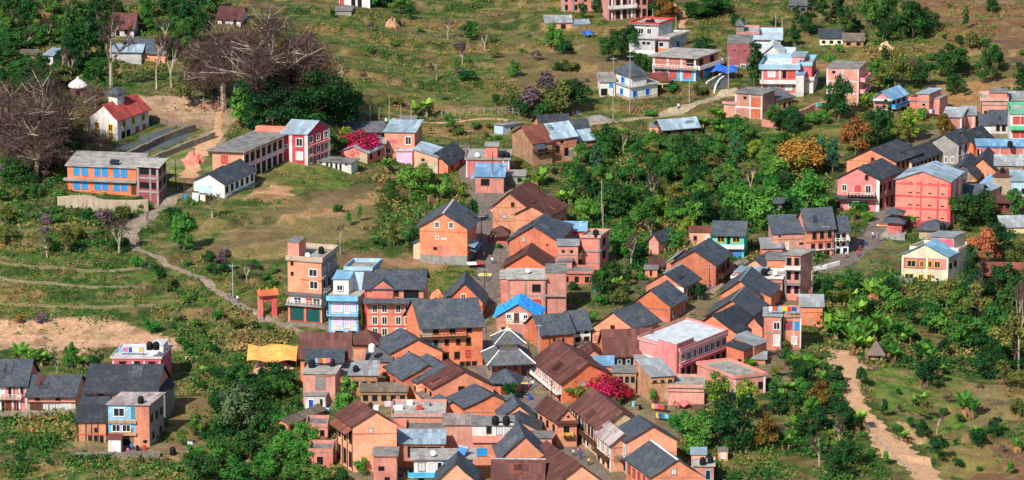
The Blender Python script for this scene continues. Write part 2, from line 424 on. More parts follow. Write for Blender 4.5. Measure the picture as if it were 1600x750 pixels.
    if roof in ('gf', 'ge') and base == 0 and min(la, lb) > 3.5 and wname != 'none':
        sl_ = []
        if roof == 'gf': sl_ = [(P(C[3] - oa, ze), P(C[0] - oa, ze), P(mF, zr), P(mB, zr)), (P(C[1] + oa, ze), P(C[2] + oa, ze), P(mB, zr), P(mF, zr))]
        else: sl_ = [(P(C[0] - ob, ze), P(C[1] - ob, ze), P(mR, zr), P(mL, zr))]
        for e0, e1, r1, r0 in sl_:
            for k in range(rnd.choice((0, 0, 1, 1, 2))):
                t0 = rnd.uniform(.04, .7); t1 = min(.97, t0 + rnd.uniform(.08, .28)); u0 = rnd.uniform(.05, .55); u1 = min(.95, u0 + rnd.uniform(.15, .5))
                Q = [(e0 + (e1 - e0) * t) * (1 - u) + (r0 + (r1 - r0) * t) * u for t, u in ((t0, u0), (t1, u0), (t1, u1), (t0, u1))]
                pm_ = MB(); L_ = np.linalg.norm(Q[1] - Q[0]); K_ = np.linalg.norm(Q[3] - Q[0]); pm_.hexa([q + [0, 0, .06] for q in Q], [q + [0, 0, .27] for q in Q], [(0, 0), (L_, 0), (L_, K_), (0, K_)])
                pm_.obj('roof_patch', M[rnd.choice({'sl': ('sb', 'sg', 'sl', 'sb', 'mn'), 'sb': ('sl', 'sb', 'sl'), 'mn': ('ru', 'mn', 'mn', 'ru'), 'ru': ('mn', 'ru')}.get(rmat, (rmat,)))], ro)
    if par:
        pm, ph = par; q = MB(); t = .16
        for i in range(4):
            j = (i + 1) % 4; d = (D[j] - D[i]); L = np.linalg.norm(d); d = d / L; nn = np.array([-d[1], d[0]])
            A = D[i] + d * (t if i % 2 else 0); B = D[j] - d * (t if i % 2 else 0)
            q.hexa([P(x, z1 + .171) for x in (A, B, B + nn * t, A + nn * t)], [P(x, z1 + .17 + ph) for x in (A, B, B + nn * t, A + nn * t)])
        q.obj('parapet', M[pm], rt)
    if ridge and rl is not None:
        c = MB(); A, B = rl; d = B - A; d = d / np.linalg.norm(d); s = np.cross(d, [0, 0, 1]) * .22
        A = A - d * .03; B = B + d * .03
        c.hexa([A - s - [0, 0, .12], A + s - [0, 0, .12], B + s - [0, 0, .12], B - s - [0, 0, .12]], [A - s * .4 + [0, 0, .06], A + s * .4 + [0, 0, .06], B + s * .4 + [0, 0, .06], B - s * .4 + [0, 0, .06]])
        c.obj('ridge_cap', M[ridge], ro)

def H(kind, label, ax, e, h, w, yaw, d, wall, roof, rise, rmat, yd=None, n=None, win=(), par=None, ov=None, low=None, V=(), x=(), cat='house', grp=None, ridge=None):
    """a building: (ax, e) pixel of the near top corner of its front wall, h wall height and w front width in
    photograph pixels, d depth in metres, yaw of the front and yd of the sides in degrees"""
    A = G(ax, e + h); s = sc_at(A); cp = math.cos(PITCH)
    if yd is None: yd = yaw
    ya = math.radians(yaw); yb = math.radians(yd)
    a = np.array([math.cos(ya), -math.sin(ya)]); b = np.array([math.sin(yb), math.cos(yb)])
    W = w / s / math.cos(ya); pz = 1 / (s * cp)
    FL = (A[:2] - a * W) if yaw >= 0 else A[:2]
    c = FL + a * W / 2 + b * d / 2
    rt = root(kind, (c[0], c[1], A[2]), label, cat, grp)
    fl = FL - c; C = [fl, fl + a * W, fl + a * W + b * d, fl + b * d]
    FOOT.append([c + p for p in C]); 
    if ov is None: ov = {'gf': .55, 'ge': .55, 'hip': .6, 'flat': .3}.get(roof, .35)
    Hm = h * pz; BASE = -2.5
    ax_px = ax - w / 2 if yaw >= 0 else ax + w / 2
    LAND.append((ax_px, e + h * .6, n, w))
    if low:
        zl = low[0] * pz
        volume(rt, *C, BASE, zl, low[1], None, 0, None)
        volume(rt, *C, zl + .001, Hm, wall, roof, rise * pz, rmat, par, ov, 'upper_wall', ridge)
    else:
        volume(rt, *C, BASE, Hm, wall, roof, rise * pz, rmat, par, ov, 'wall', ridge)
    for v in V:
        fx0, fx1, fy0, fy1, z0, z1, wm, rf, rs, rm = v[:10]
        q = lambda fx, fy: C[0] + a * W * fx + b * d * fy
        volume(rt, q(fx0, fy0), q(fx1, fy0), q(fx1, fy1), q(fx0, fy1), z0 * pz if z0 > 0 else BASE, z1 * pz, wm, rf, rs * pz, rm, v[10] if len(v) > 10 else None, v[11] if len(v) > 11 else .25, 'wall')
    faces = {'F': (C[0], C[1]), 'R': (C[1], C[2]), 'L': (C[3], C[0])}
    if wall in ('so', 'or', 'od', 'br', 'bk') and w > 34 and h > 20:
        x = list(x); k = max(1, int(h / 21))
        if not any(q[0] == 'band' for q in x):
            for j in range(1, k + 1):
                if rnd.random() < .6: x.append(('band', 'F', h * j / (k + .35), h * j / (k + .35) + 1.1, rnd.choice(('od', 'wd', 'st')), 0, 1, .07))
        if rnd.random() < .75:
            t0 = rnd.uniform(0, .7); z0 = rnd.uniform(-4, h * .45); x.append(('pan', 'F', t0, min(1, t0 + rnd.uniform(.15, .45)), z0, z0 + rnd.uniform(6, h * .45), rnd.choice(('od', 'bk', 'br', 'be', 'od'))))
    for v in win:
        f, z, xs, ww, hh, st = v[:6]; off = v[6] if len(v) > 6 else 0.0
        p0, p1 = faces[f]; dv = p1 - p0; L = np.linalg.norm(dv); u = dv / L; rz = math.atan2(u[1], u[0]); nn = np.array([u[1], -u[0]])
        if isinstance(xs, int): ts = [(i + .5) / xs for i in range(xs)]
        elif f == 'F': ts = [(X - (ax - w if yaw >= 0 else ax)) / w for X in xs]
        else: ts = xs
        nm, me, fm = win_mesh(st, ww / s, hh * pz)
        for t in ts:
            p = p0 + dv * t + nn * off
            o = link(nm, me, rt, (p[0], p[1], z * pz), rz)
            if fm: link('frame', fm, o)
    def fbox(f, t0, t1, z0, z1, out, inn=.1):
        p0, p1 = faces[f]; dv = p1 - p0; L = np.linalg.norm(dv); u = dv / L; nn = np.array([u[1], -u[0]])
        A0 = p0 + dv * t0 + nn * out; A1 = p0 + dv * t1 + nn * out; B1 = p0 + dv * t1 - nn * inn; B0 = p0 + dv * t0 - nn * inn
        return [np.array([k[0], k[1], z0]) for k in (A0, A1, B1, B0)], [np.array([k[0], k[1], z1]) for k in (A0, A1, B1, B0)], L
    for k in x:
        t = k[0]
        if t == 'band':
            mb = MB(); t0, t1, out = (list(k[5:]) + [0, 1, .05][len(k) - 5:])
            bo, to, L = fbox(k[1], t0 - .002, t1 + .002, k[2] * pz, k[3] * pz, out); mb.hexa(bo, to); mb.obj('cornice', M[k[4]], rt)
        elif t == 'pan':
            mb = MB(); bo, to, L = fbox(k[1], k[2], k[3], k[4] * pz, k[5] * pz, .012); mb.hexa(bo, to); mb.obj('wall_panel', M[k[6]], rt)
        elif t == 'pil':
            for q in k[2]:
                mb = MB(); p0, p1 = faces[k[1]]; L = np.linalg.norm(p1 - p0); hw = k[3] / s / L / 2
                bo, to, _ = fbox(k[1], q - hw, q + hw, -1.0, (k[5] if len(k) > 5 else h) * pz - .02, .07); mb.hexa(bo, to); mb.obj('pilaster', M[k[4]], rt)
        elif t == 'bal':      # face, z, out, t0, t1, slab, rail, solid
            mb = MB(); z = k[2] * pz; bo, to, L = fbox(k[1], k[4], k[5], z, z + .16, k[3]); mb.hexa(bo, to); so = mb.obj('balcony', M[k[6]], rt)
            rl = MB(); p0, p1 = faces[k[1]]; dv = p1 - p0; u = dv / np.linalg.norm(dv); nn = np.array([u[1], -u[0]])
            E0 = p0 + dv * k[4]; E1 = p0 + dv * k[5]
            pts = [E0, E0 + nn * (k[3] - .05), E1 + nn * (k[3] - .05), E1]
            for i in range(3):
                A0, B0 = pts[i], pts[i + 1]; dd = B0 - A0; LL = np.linalg.norm(dd)
                if LL < .05: continue
                dd = dd / LL; m2 = np.array([dd[1], -dd[0]]) * .05
                def bar(a0, b0, za, zb):
                    rl.hexa([np.array([*q, za]) for q in (a0 - m2, b0 - m2, b0 + m2, a0 + m2)][::-1], [np.array([*q, zb]) for q in (a0 - m2, b0 - m2, b0 + m2, a0 + m2)][::-1])
                if k[8]: bar(A0, B0, z + .161, z + .95)
                else:
                    bar(A0, B0, z + .92, z + 1.0); bar(A0, B0, z + .5, z + .55); c_ = max(2, int(LL / .7))
                    for j in range(c_ + 1):
                        q = A0 + dd * LL * j / c_; bar(q - dd * .04, q + dd * .04, z + .161, z + .919)
            rl.obj('railing', M[k[7]], so)
        elif t == 'awn':      # face, z, out, t0, t1, mat, drop
            mb = MB(); z = k[2] * pz; p0, p1 = faces[k[1]]; dv = p1 - p0; u = dv / np.linalg.norm(dv); nn = np.array([u[1], -u[0]])
            q0 = p0 + dv * k[4]; q1 = p0 + dv * k[5]; o = nn * k[3]; dr = k[7]
            slope_slab(mb, [*(q0 + o), z - dr], [*(q1 + o), z - dr], [*q1, z], [*q0, z], .09, 5, .03); mb.obj('awning', M[k[6]], rt)
    if n: BLD[n] = (A[2] + Hm, pz)
    return rt, C, pz, s
# ---------------------------------------------------------------- ground
def inpoly(px, py, poly):
    r = np.zeros(px.shape, bool); n = len(poly)
    for i in range(n):
        x0, y0 = poly[i]; x1, y1 = poly[(i + 1) % n]
        c = ((y0 > py) != (y1 > py))
        with np.errstate(divide='ignore', invalid='ignore'):
            r ^= c & (px < (x1 - x0) * (py - y0) / (y1 - y0 + 1e-12) + x0)
    return r

# patches of different ground: outline in photograph pixels, colour, strength
ZONES = [
 ([(-40, 400), (250, 395), (300, 520), (240, 560), (-40, 560)], '66713a', .8),
 ([(200, 152), (262, 148), (345, 158), (360, 188), (250, 194), (212, 182)], 'dcb092', .95),
 ([(285, 195), (345, 160), (380, 178), (345, 225), (300, 262)], 'cfae90', .8),
 ([(120, 235), (200, 240), (282, 200), (330, 205), (255, 262), (120, 262)], '8a8350', .8),
 ([(250, 235), (340, 225), (330, 300), (240, 330)], 'c0b098', .8),
 ([(378, 262), (470, 250), (560, 272), (540, 295), (420, 312), (340, 330)], '8b9048', .9),
 ([(372, 312), (400, 292), (455, 284), (462, 306), (420, 318)], 'ecb088', .95),
 ([(330, 395), (420, 350), (520, 305), (590, 300), (590, 350), (520, 395), (400, 410)], '9c8558', .85),
 ([(300, 400), (400, 330), (590, 278), (600, 296), (470, 330), (380, 380)], '8d6f56', .6),
 ([(420, 350), (590, 302), (600, 312), (470, 345)], 'd8a274', .7),
 ([(440, 395), (600, 400), (690, 410), (665, 425), (560, 425), (470, 405)], 'a0745c', .75),
 ([(590, 405), (660, 395), (700, 415), (640, 432)], 'b98c70', .8),
 ([(640, 415), (760, 430), (750, 470), (640, 440)], '8f8f48', .7),
 ([(-40, 497), (180, 500), (290, 530), (280, 552), (150, 545), (-40, 545)], 'e8b493', 1.0),
 ([(-40, 548), (290, 560), (200, 620), (-40, 640)], '7a7a3f', .7),
 ([(-40, 640), (130, 645), (300, 640), (330, 760), (-40, 760)], '6f7a3a', .75),
 ([(110, 690), (300, 690), (300, 722), (110, 712)], 'a98d74', .8),
 ([(262, 625), (330, 615), (330, 720), (262, 700)], 'a97a58', .7),
 ([(520, 30), (950, 40), (930, 190), (540, 180)], '77733f', .8),
 ([(540, 100), (930, 90), (930, 125), (540, 135)], '72703c', .5),
 ([(760, 80), (940, 60), (940, 130), (800, 135)], '86694e', .7),
 ([(600, 25), (770, 30), (720, 58), (600, 52)], '8b7352', .7),
 ([(690, 170), (800, 165), (930, 195), (910, 205), (700, 200)], '97884f', .6),
 ([(905, 85), (1000, 100), (985, 125), (850, 160), (830, 140)], 'a07e5c', .75),
 ([(930, 195), (1140, 150), (1130, 175), (960, 205), (900, 205)], '87864a', .6),
 ([(1050, 30), (1140, 60), (1130, 110), (1060, 80)], '84763f', .6),
 ([(1240, 60), (1480, 50), (1600, 120), (1600, 180), (1440, 150), (1280, 110)], '8d7f49', .6),
 ([(1400, -20), (1640, -20), (1640, 110), (1500, 80)], '9a6450', .9),
 ([(1560, 30), (1640, 60), (1640, 130), (1540, 110)], '6f5048', .6),
 ([(1440, 130), (1640, 120), (1640, 170), (1530, 175), (1460, 165)], 'c98f62', .8),
 ([(1260, 95), (1330, 95), (1300, 115)], 'd8956a', .8),
 ([(1140, 185), (1260, 200), (1240, 235), (1150, 220)], '90a84a', .85),
 ([(1180, 215), (1260, 225), (1260, 300), (1180, 300)], '6d7f38', .6),
 ([(880, 210), (1300, 210), (1300, 420), (1000, 430), (880, 330)], '4a5a2a', .75),
 ([(880, 400), (1010, 400), (990, 500), (890, 490)], '87785a', .5),
 ([(1270, 420), (1620, 430), (1620, 600), (1270, 560)], '4f5f2c', .75),
 ([(1310, 385), (1420, 370), (1430, 395), (1340, 440), (1300, 430)], '8b8372', .8),
 ([(1350, 590), (1400, 560), (1500, 590), (1520, 660), (1440, 700), (1390, 660)], '8ea04a', .9),
 ([(1395, 658), (1412, 655), (1446, 690), (1436, 702), (1402, 680)], 'f2c08c', 1.0),
 ([(1480, 700), (1560, 690), (1580, 715), (1500, 745), (1460, 745)], 'a08c50', .9),
 ([(1520, 680), (1640, 690), (1640, 770), (1540, 770), (1500, 745), (1580, 715)], '8f6046', .9),
 ([(1500, 600), (1560, 600), (1590, 650), (1520, 670)], 'a88a66', .8),
 ([(1510, 555), (1640, 610), (1640, 650), (1560, 610)], 'a0714f', .7),
 ([(1100, 690), (1300, 640), (1340, 760), (1110, 770)], '77733f', .6),
 ([(1225, 650), (1320, 640), (1320, 665), (1225, 672)], 'b38a60', .7),
 ([(720, 250), (800, 255), (800, 480), (880, 640), (960, 760), (830, 760), (790, 600), (755, 460)], 'a89588', .85),
 ([(470, 540), (830, 500), (1000, 520), (1210, 400), (1260, 420), (1240, 600), (1090, 640), (1000, 760), (540, 760), (530, 640), (470, 640)], '9c8672', .7),
 ([(1380, 340), (1600, 250), (1600, 180), (1440, 200), (1300, 300)], '9c8a7c', .7),
 ([(470, 255), (700, 215), (760, 260), (700, 300), (560, 280)], '7e7a48', .5),
]
def build_ground():
    xs = np.concatenate([np.array([-1500, -900, -500, -300, -200, -160]), np.arange(-134, 134.01, 0.62), np.array([160, 200, 300, 500, 900, 1500])])
    ys = np.concatenate([np.array([-900, -600, -400, -300, -240]), np.arange(-205, 250.01, 0.8), np.array([270, 300, 350, 450, 600, 900, 1400, 2200])])
    X, Y = np.meshgrid(xs, ys); nx, ny = len(xs), len(ys)
    Z, fr, m, lv = terr(X, Y)
    far = np.maximum(np.abs(X) - 134, 0); Zf = np.minimum(Z, 60)
    Z = np.where(Y > 250, Zf, Z)
    px, py = proj(X, Y, Z)
    wx = px + 26 * (vn(X / 6, Y / 6, 11) - .5) + 10 * (vn(X / 1.7, Y / 1.7, 12) - .5)
    wy = py + 14 * (vn(X / 6, Y / 6, 13) - .5) + 6 * (vn(X / 1.7, Y / 1.7, 14) - .5)
    L = lambda h: np.array(lin(h)[:3])
    n1 = vn(X / 19, Y / 19, 21); n2 = vn(X / 5.5, Y / 5.5, 22); n3 = vn(X / 1.8, Y / 1.8, 23)
    c = L('5c6633')[None, None] * np.ones(X.shape + (3,))
    def put(col, w):
        nonlocal c
        c = c * (1 - w[..., None]) + L(col) * w[..., None]
    put('77703f', S(.45, .7, n1) * .8)
    put('7a5f4a', S(.6, .8, n2) * .55)
    put('3f5524', S(.58, .78, 1 - n2) * .6)
    c = c * np.array([.48, .72, .36]); bare = np.zeros(X.shape)
    for poly, col, st in ZONES:
        w = inpoly(wx, wy, poly) * st; q = L(col); isb = q[0] > q[1] * 1.25
        c = c * (1 - w[..., None]) + q * (np.array([.86, .86, .86]) if isb else np.array([.48, .72, .36])) * w[..., None]
        bare = bare * (1 - w) + w * isb
    ov = 1 - .8 * bare
    # terraces: weedy benches, bare earth or dry-stone risers, dry grass along the lip
    ris = m * S(.78, .82, fr) * S(1.0, .97, fr)
    lip = m * S(.66, .74, fr) * S(.82, .78, fr)
    dry = vn(X / 22 + lv * 3.1, Y / 22, 31)
    put('2e3a1c', ris * .8 * ov); put('8a6848', ris * .8 * S(.5, .7, dry))
    put('9c9058', lip * (.30 + .45 * S(.35, .6, dry)))
    put('55702c', m * S(.10, .3, fr) * S(.6, .4, fr) * S(.5, .65, vn(X / 14 + lv * 1.7, Y / 30, 33)) * .6 * ov)
    put('6b4c40', m * S(.1, .2, fr) * S(.65, .5, fr) * S(.60, .7, vn(X / 18 + lv * 5.3, Y / 40, 34)) * .55)
    put('8d7a4a', S(.55, .75, n3) * .5 * ov); put('33451f', S(.56, .76, 1 - n3) * .6 * ov); put('7d5a48', S(.62, .8, vn(X / 3.1, Y / 2.2, 61)) * .5); put('a48a60', S(.7, .85, vn(X / 2.4, Y / 1.6, 62)) * .5)
    me = bpy.data.meshes.new('ground')
    V = np.stack([X, Y, Z], -1).reshape(-1, 3)
    idx = np.arange(nx * ny).reshape(ny, nx)
    Q = np.stack([idx[:-1, :-1], idx[:-1, 1:], idx[1:, 1:], idx[1:, :-1]], -1).reshape(-1, 4)
    me.vertices.add(len(V)); me.vertices.foreach_set('co', V.ravel())
    me.loops.add(Q.size); me.loops.foreach_set('vertex_index', Q.ravel().astype(np.int32))
    me.polygons.add(len(Q)); me.polygons.foreach_set('loop_start', np.arange(0, Q.size, 4, dtype=np.int32))
    me.update(calc_edges=True)
    at = me.color_attributes.new('earth', 'FLOAT_COLOR', 'POINT')
    at.data.foreach_set('color', np.concatenate([c.reshape(-1, 3), np.ones((len(V), 1))], 1).ravel())
    me.polygons.foreach_set('use_smooth', np.ones(len(Q), bool))
    mt, nt, b = new_mat('earth', 0.95)
    a = nt.nodes.new('ShaderNodeAttribute'); a.attribute_name = 'earth'
    P = geopos(nt)
    g = ramp(nt, noise(nt, P, 1.6, 5.0, .7), .25, .75, .42, 1.2)
    g2 = ramp(nt, noise(nt, P, .33, 3.0), .3, .7, .85, 1.15)
    k1 = mix(nt, 1.0, a.outputs['Color'], g, 'MULTIPLY'); k2 = mix(nt, 1.0, k1, g2, 'MULTIPLY')
    gn = ramp(nt, noise(nt, geopos(nt, (1.3, 1.0, 1.0)), 0.9, 4.0), .50, .62, 0, .35)
    nt.links.new(mix(nt, gn, k2, lin('4c6a26')), b.inputs['Base Color'])
    bp = nt.nodes.new('ShaderNodeBump'); bp.inputs['Distance'].default_value = .35; bp.inputs['Strength'].default_value = .8
    nt.links.new(noise(nt, P, 1.3, 5.0, .7), bp.inputs['Height']); nt.links.new(bp.outputs[0], b.inputs['Normal'])
    me.materials.append(mt)
    o = link('ground', me); o['kind'] = 'structure'
build_ground()

def path_mat(name, hexs, h2, scale=1.2):
    m, nt, b = new_mat(name, .95); P = geopos(nt)
    v = nt.nodes.new('ShaderNodeTexVoronoi'); v.inputs['Scale'].default_value = 1.9; nt.links.new(P, v.inputs['Vector'])
    c = mix(nt, ramp(nt, noise(nt, P, scale * .5, 4.0), .35, .65), lin(hexs), lin(h2))
    c = mix(nt, ramp(nt, v.outputs['Distance'], .25, .55, 0, .45), c, dark(lin(h2), .6)); c = mix(nt, ramp(nt, noise(nt, P, 3.5, 3.0), .3, .7, 0, .4), c, dark(lin(h2), .7))
    hs = nt.nodes.new('ShaderNodeHueSaturation'); hs.inputs['Saturation'].default_value = .8; nt.links.new(c, hs.inputs['Color'])
    nt.links.new(hs.outputs[0], b.inputs['Base Color']); return m
PM = {'paved': path_mat('paving_stone', '8b786c', '6f625b'), 'stone': path_mat('path_stone', 'a8967c', '847260'), 'dirt': path_mat('sand_track', 'e0a76a', 'c08850'), 'pale': path_mat('pale_track', 'bda884', 'a08a68'), 'court': path_mat('court', '5d6a6c', '4c5858'), 'lane': path_mat('lane', 'a3917c', '8c7a68')}
RIBS = []
def ribbon(name, pts, width, mat, lift=.07):
    """a path draped on the ground; pts are pixels of its middle line, width in metres (one or per point)"""
    P = np.array([G(*p)[:2] for p in pts]); W = np.array(width if isinstance(width, (list, tuple)) else [width] * len(pts), float)
    d = np.concatenate([[0], np.cumsum(np.linalg.norm(np.diff(P, axis=0), axis=1))])
    n = max(2, int(d[-1] / .55)); t = np.linspace(0, d[-1], n)
    x = np.interp(t, d, P[:, 0]); y = np.interp(t, d, P[:, 1]); w = np.interp(t, d, W)
    k = min(7, n // 2)
    if k > 1:
        pad = lambda q: np.convolve(np.pad(q, k, 'edge'), np.ones(2 * k + 1) / (2 * k + 1), 'valid')
        x, y = pad(x), pad(y)
    tx = np.gradient(x); ty = np.gradient(y); l = np.hypot(tx, ty) + 1e-9; nxv, nyv = -ty / l, tx / l
    mc = int(max(4, w.max() / .5)); rows = []
    for j in range(mc + 1):
        f = j / mc - .5; edge = 1 + (.55 if mat in ('dirt', 'stone') else .35) * (vn(t / 2.2, j * 0 + f * 9, 5) + vn(t / .8, f * 5 + 3, 6) - 1.0) * (1.6 if abs(f) > .4 else .4)
        X = x + nxv * w * f * edge; Y = y + nyv * w * f * edge
        rows.append(np.stack([X, Y, np.maximum(hz(X, Y), hz(X + .2, Y + .2)) + lift + (.0 if abs(f) < .45 else -.04)], 1))
    R = np.stack(rows, 1); V = R.reshape(-1, 3); fs = []
    for i in range(n - 1):
        for j in range(mc): a = i * (mc + 1) + j; fs.append((a, a + mc + 1, a + mc + 2, a + 1))
    RIBS.append((x, y, w / 2))
    me = bpy.data.meshes.new(name); me.from_pydata(V.tolist(), [], fs); me.materials.append(PM[mat]); me.update()
    o = link(name, me); o['kind'] = 'structure'; return o
ribbon('street', [(725, 225), (735, 275), (765, 305), (762, 350), (766, 400), (762, 440), (755, 470), (742, 520), (760, 580), (800, 612), (838, 632), (862, 668), (885, 700), (912, 722), (950, 768)], [4, 5, 5.5, 6, 6, 5, 4.5, 4, 5, 6, 6, 5, 4.5, 4, 4], 'paved')
ribbon('footpath', [(300, 285), (280, 305), (240, 330), (208, 355), (200, 375), (215, 392), (255, 410), (290, 425), (330, 450), (360, 466), (385, 485), (420, 498), (455, 512), (480, 524)], [2.2, 2.4, 3.2, 4.2, 3.6, 1.3, 1.3, 1.4, 1.6, 1.6, 1.7, 1.8, 1.8, 1.7], 'stone')
ribbon('track', [(900, 196), (960, 190), (1010, 184), (1060, 172), (1100, 160), (1125, 148), (1160, 140)], 2.4, 'pale')
ribbon('lane', [(1118, 146), (1130, 122), (1142, 108)], 3.5, 'court')
ribbon('footpath', [(1070, 52), (1062, 42), (1070, 25), (1050, 8), (1040, -10)], 1.4, 'dirt')
ribbon('dirt_track', [(1315, 545), (1325, 570), (1322, 598), (1338, 630), (1358, 660), (1378, 685), (1402, 708), (1432, 728), (1462, 765)], [4, 7.5, 4, 3.4, 5, 6.5, 9, 6, 5], 'dirt')
ribbon('street', [(1268, 425), (1310, 410), (1345, 388), (1370, 360), (1385, 335), (1400, 300), (1430, 268), (1470, 250), (1500, 250)], [4, 4.5, 5, 5, 5, 4.5, 4, 4, 4], 'paved')
ribbon('footpath', [(620, 188), (690, 192), (760, 184), (800, 190)], 1.3, 'dirt')
ribbon('footpath', [(340, 165), (343, 195), (335, 215), (305, 245), (290, 280)], [1.2, 1.4, 3, 4, 3], 'dirt')
ribbon('courtyard', [(196, 240), (286, 204)], 8.0, 'court', .09)
ribbon('lane', [(1095, 470), (1120, 440), (1140, 420), (1170, 405)], 3, 'lane')
ribbon('footpath', [(1225, 655), (1262, 664), (1300, 655)], 1.5, 'dirt')

# ---------------------------------------------------------------- dry-stone walls, mounds
def wall_line(label, pts, h, t, mat, cat='stone wall', kind='stone_wall', grp=None):
    P = [G(*p) for p in pts]; c = P[0]; o = MB()
    seg = []
    for p, q in zip(P[:-1], P[1:]):
        n = max(1, int(np.linalg.norm(q[:2] - p[:2]) / 2.0))
        seg += [p + (q - p) * i / n for i in range(n)]
    seg.append(P[-1])
    for p, q in zip(seg[:-1], seg[1:]):
        d = (q - p)[:2]; d = d / (np.linalg.norm(d) + 1e-9); nn = np.array([-d[1], d[0]]) * t / 2
        zp = float(hz(p[0], p[1])); zq = float(hz(q[0], q[1])); hp = h + rnd.uniform(-.12, .12); hq = hp
        b = [(*(p[:2] - nn), zp - 1.2), (*(q[:2] - nn), zq - 1.2), (*(q[:2] + nn), zq - 1.2), (*(p[:2] + nn), zp - 1.2)]
        T = [(*(p[:2] - nn), zp + hp), (*(q[:2] - nn), zq + hq), (*(q[:2] + nn), zq + hq), (*(p[:2] + nn), zp + hp)]
        o.hexa([np.array(k) - c for k in b], [np.array(k) - c for k in T])
    ob = o.obj(kind, M[mat], None, c); tag(ob, label, cat, grp)
wall_line('stone retaining wall below the grey court by the white temple', [(196, 250), (255, 222), (305, 204)], 1.6, .6, 'st')
wall_line('lower stone wall running up to the rubble mound', [(225, 262), (280, 236), (335, 216)], 1.3, .6, 'st')
wall_line('low stone wall along the edge of the sandy playground', [(235, 186), (262, 196), (300, 200)], 1.0, .5, 'st')
wall_line('pale rubble plinth wall under the orange block with blue shutters', [(90, 326), (150, 327), (232, 331)], 2.6, .8, 'be', 'plinth wall', 'plinth_wall')
wall_line('grey dry stone wall below the tall pink tower house', [(448, 508), (500, 512), (520, 520)], .9, .5, 'st')
wall_line('whitewashed kerb wall on the right side of the concrete ramp', [(1116, 146), (1124, 128), (1138, 119)], .7, .35, 'wh', 'kerb wall', 'kerb_wall')
wall_line('whitewashed kerb wall on the left side of the concrete ramp', [(1104, 132), (1118, 124), (1130, 114)], .6, .35, 'wh', 'kerb wall', 'kerb_wall')
wall_line('broken brick garden wall below the red and white terrace house', [(1190, 196), (1225, 198), (1272, 172), (1290, 168)], 1.4, .4, 'br', 'garden wall', 'garden_wall')
wall_line('white painted roadside wall in front of the orange house with slate roof', [(1268, 424), (1290, 420), (1312, 414)], .9, .3, 'wh', 'road wall', 'road_wall')
wall_line('crumbling brick courtyard wall among the ruins', [(486, 690), (505, 700), (532, 694)], 1.1, .4, 'br', 'ruined wall', 'ruined_wall')
wall_line('low brick wall under the ruined yard by the salmon gabled house', [(494, 728), (520, 722), (545, 716)], 1.6, .4, 'br', 'ruined wall', 'ruined_wall')
wall_line('long pinkish brick yard wall behind the laundry lines', [(1030, 622), (1070, 620), (1098, 628)], 2.0, .35, 'br', 'yard wall', 'yard_wall')
wall_line('low stone wall holding the terrace of the cyan and brick house', [(118, 716), (180, 716), (250, 714)], 1.1, .5, 'st')
wall_line('stone wall along the foot of the long pink house', [(-5, 652), (60, 650), (125, 646)], 1.0, .5, 'st')

for lab, pts in (('uppermost of three pale grassed terrace edges on the left slope', [(-20, 409), (50, 417), (120, 422), (180, 424), (238, 419)]), ('middle one of three pale grassed terrace edges on the left slope', [(-20, 431), (60, 443), (140, 450), (228, 449)]), ('lowest of three pale grassed terrace edges on the left slope', [(-20, 473), (80, 480), (160, 482), (244, 478)])):
    wall_line(lab, pts, .35, .7, 'straw', 'terrace edge', 'terrace_edge', 'pale terrace edges')
def mound(label, px, py, w, h, mat, cat, kind, seed=0):
    p = G(px, py); s = sc_at(p); R = w / s / 2; Hh = h / s / math.cos(PITCH); b = MB(); n, k = 14, 5; rr = random.Random(seed + 5)
    n, k = 26, 9; ring = []
    for j in range(k + 1):
        t = j / k; row = []
        for i in range(n):
            a = 2 * math.pi * i / n; q = 1 - t
            lump = 1 + .22 * math.sin(2 * a + seed) + .13 * math.sin(5 * a + 3 * t + seed) + rr.uniform(-.05, .05)
            z = Hh * (1 - q ** 1.7) * (.86 + .18 * math.sin(3 * a + 5 * q + seed)) + rr.uniform(-.04, .04) * Hh
            row.append((R * q * lump * math.cos(a), R * q * lump * math.sin(a) * .8, z - (.7 if j == 0 else 0)))
        ring.append(row)
    for j in range(k):
        for i in range(n): b.face([ring[j][i], ring[j][(i + 1) % n], ring[j + 1][(i + 1) % n], ring[j + 1][i]])
    o = b.obj(kind, M[mat], None, p); tag(o, label, cat)
    LAND.append((px, py, None, w))
mound('orange heap of brick rubble in the school yard', 303, 252, 34, 16, 'br', 'rubble heap', 'rubble_heap')
mound('sandy orange earth heap beside the small slate gabled house', 683, 466, 22, 14, 'so', 'earth heap', 'earth_heap', 1)
mound('grey gravel heap by the track below the blue and white house', 935, 188, 40, 9, 'gr', 'gravel heap', 'gravel_heap', 2)
mound('loose brick rubble under the orange tarpaulin', 430, 577, 70, 14, 'br', 'brick rubble', 'brick_rubble', 3)
# ---------------------------------------------------------------- buildings, from the far left to the near right
GS = 'houses along the main village street'; GE = 'houses of the eastern street'; GT = 'houses on the far slope'; GL = 'houses on the lower left slope'; GC = 'houses round the school'
ko = lambda f, z, n, w=6, h=9, st='d', *a: (f, z, n, w, h, st, *a)

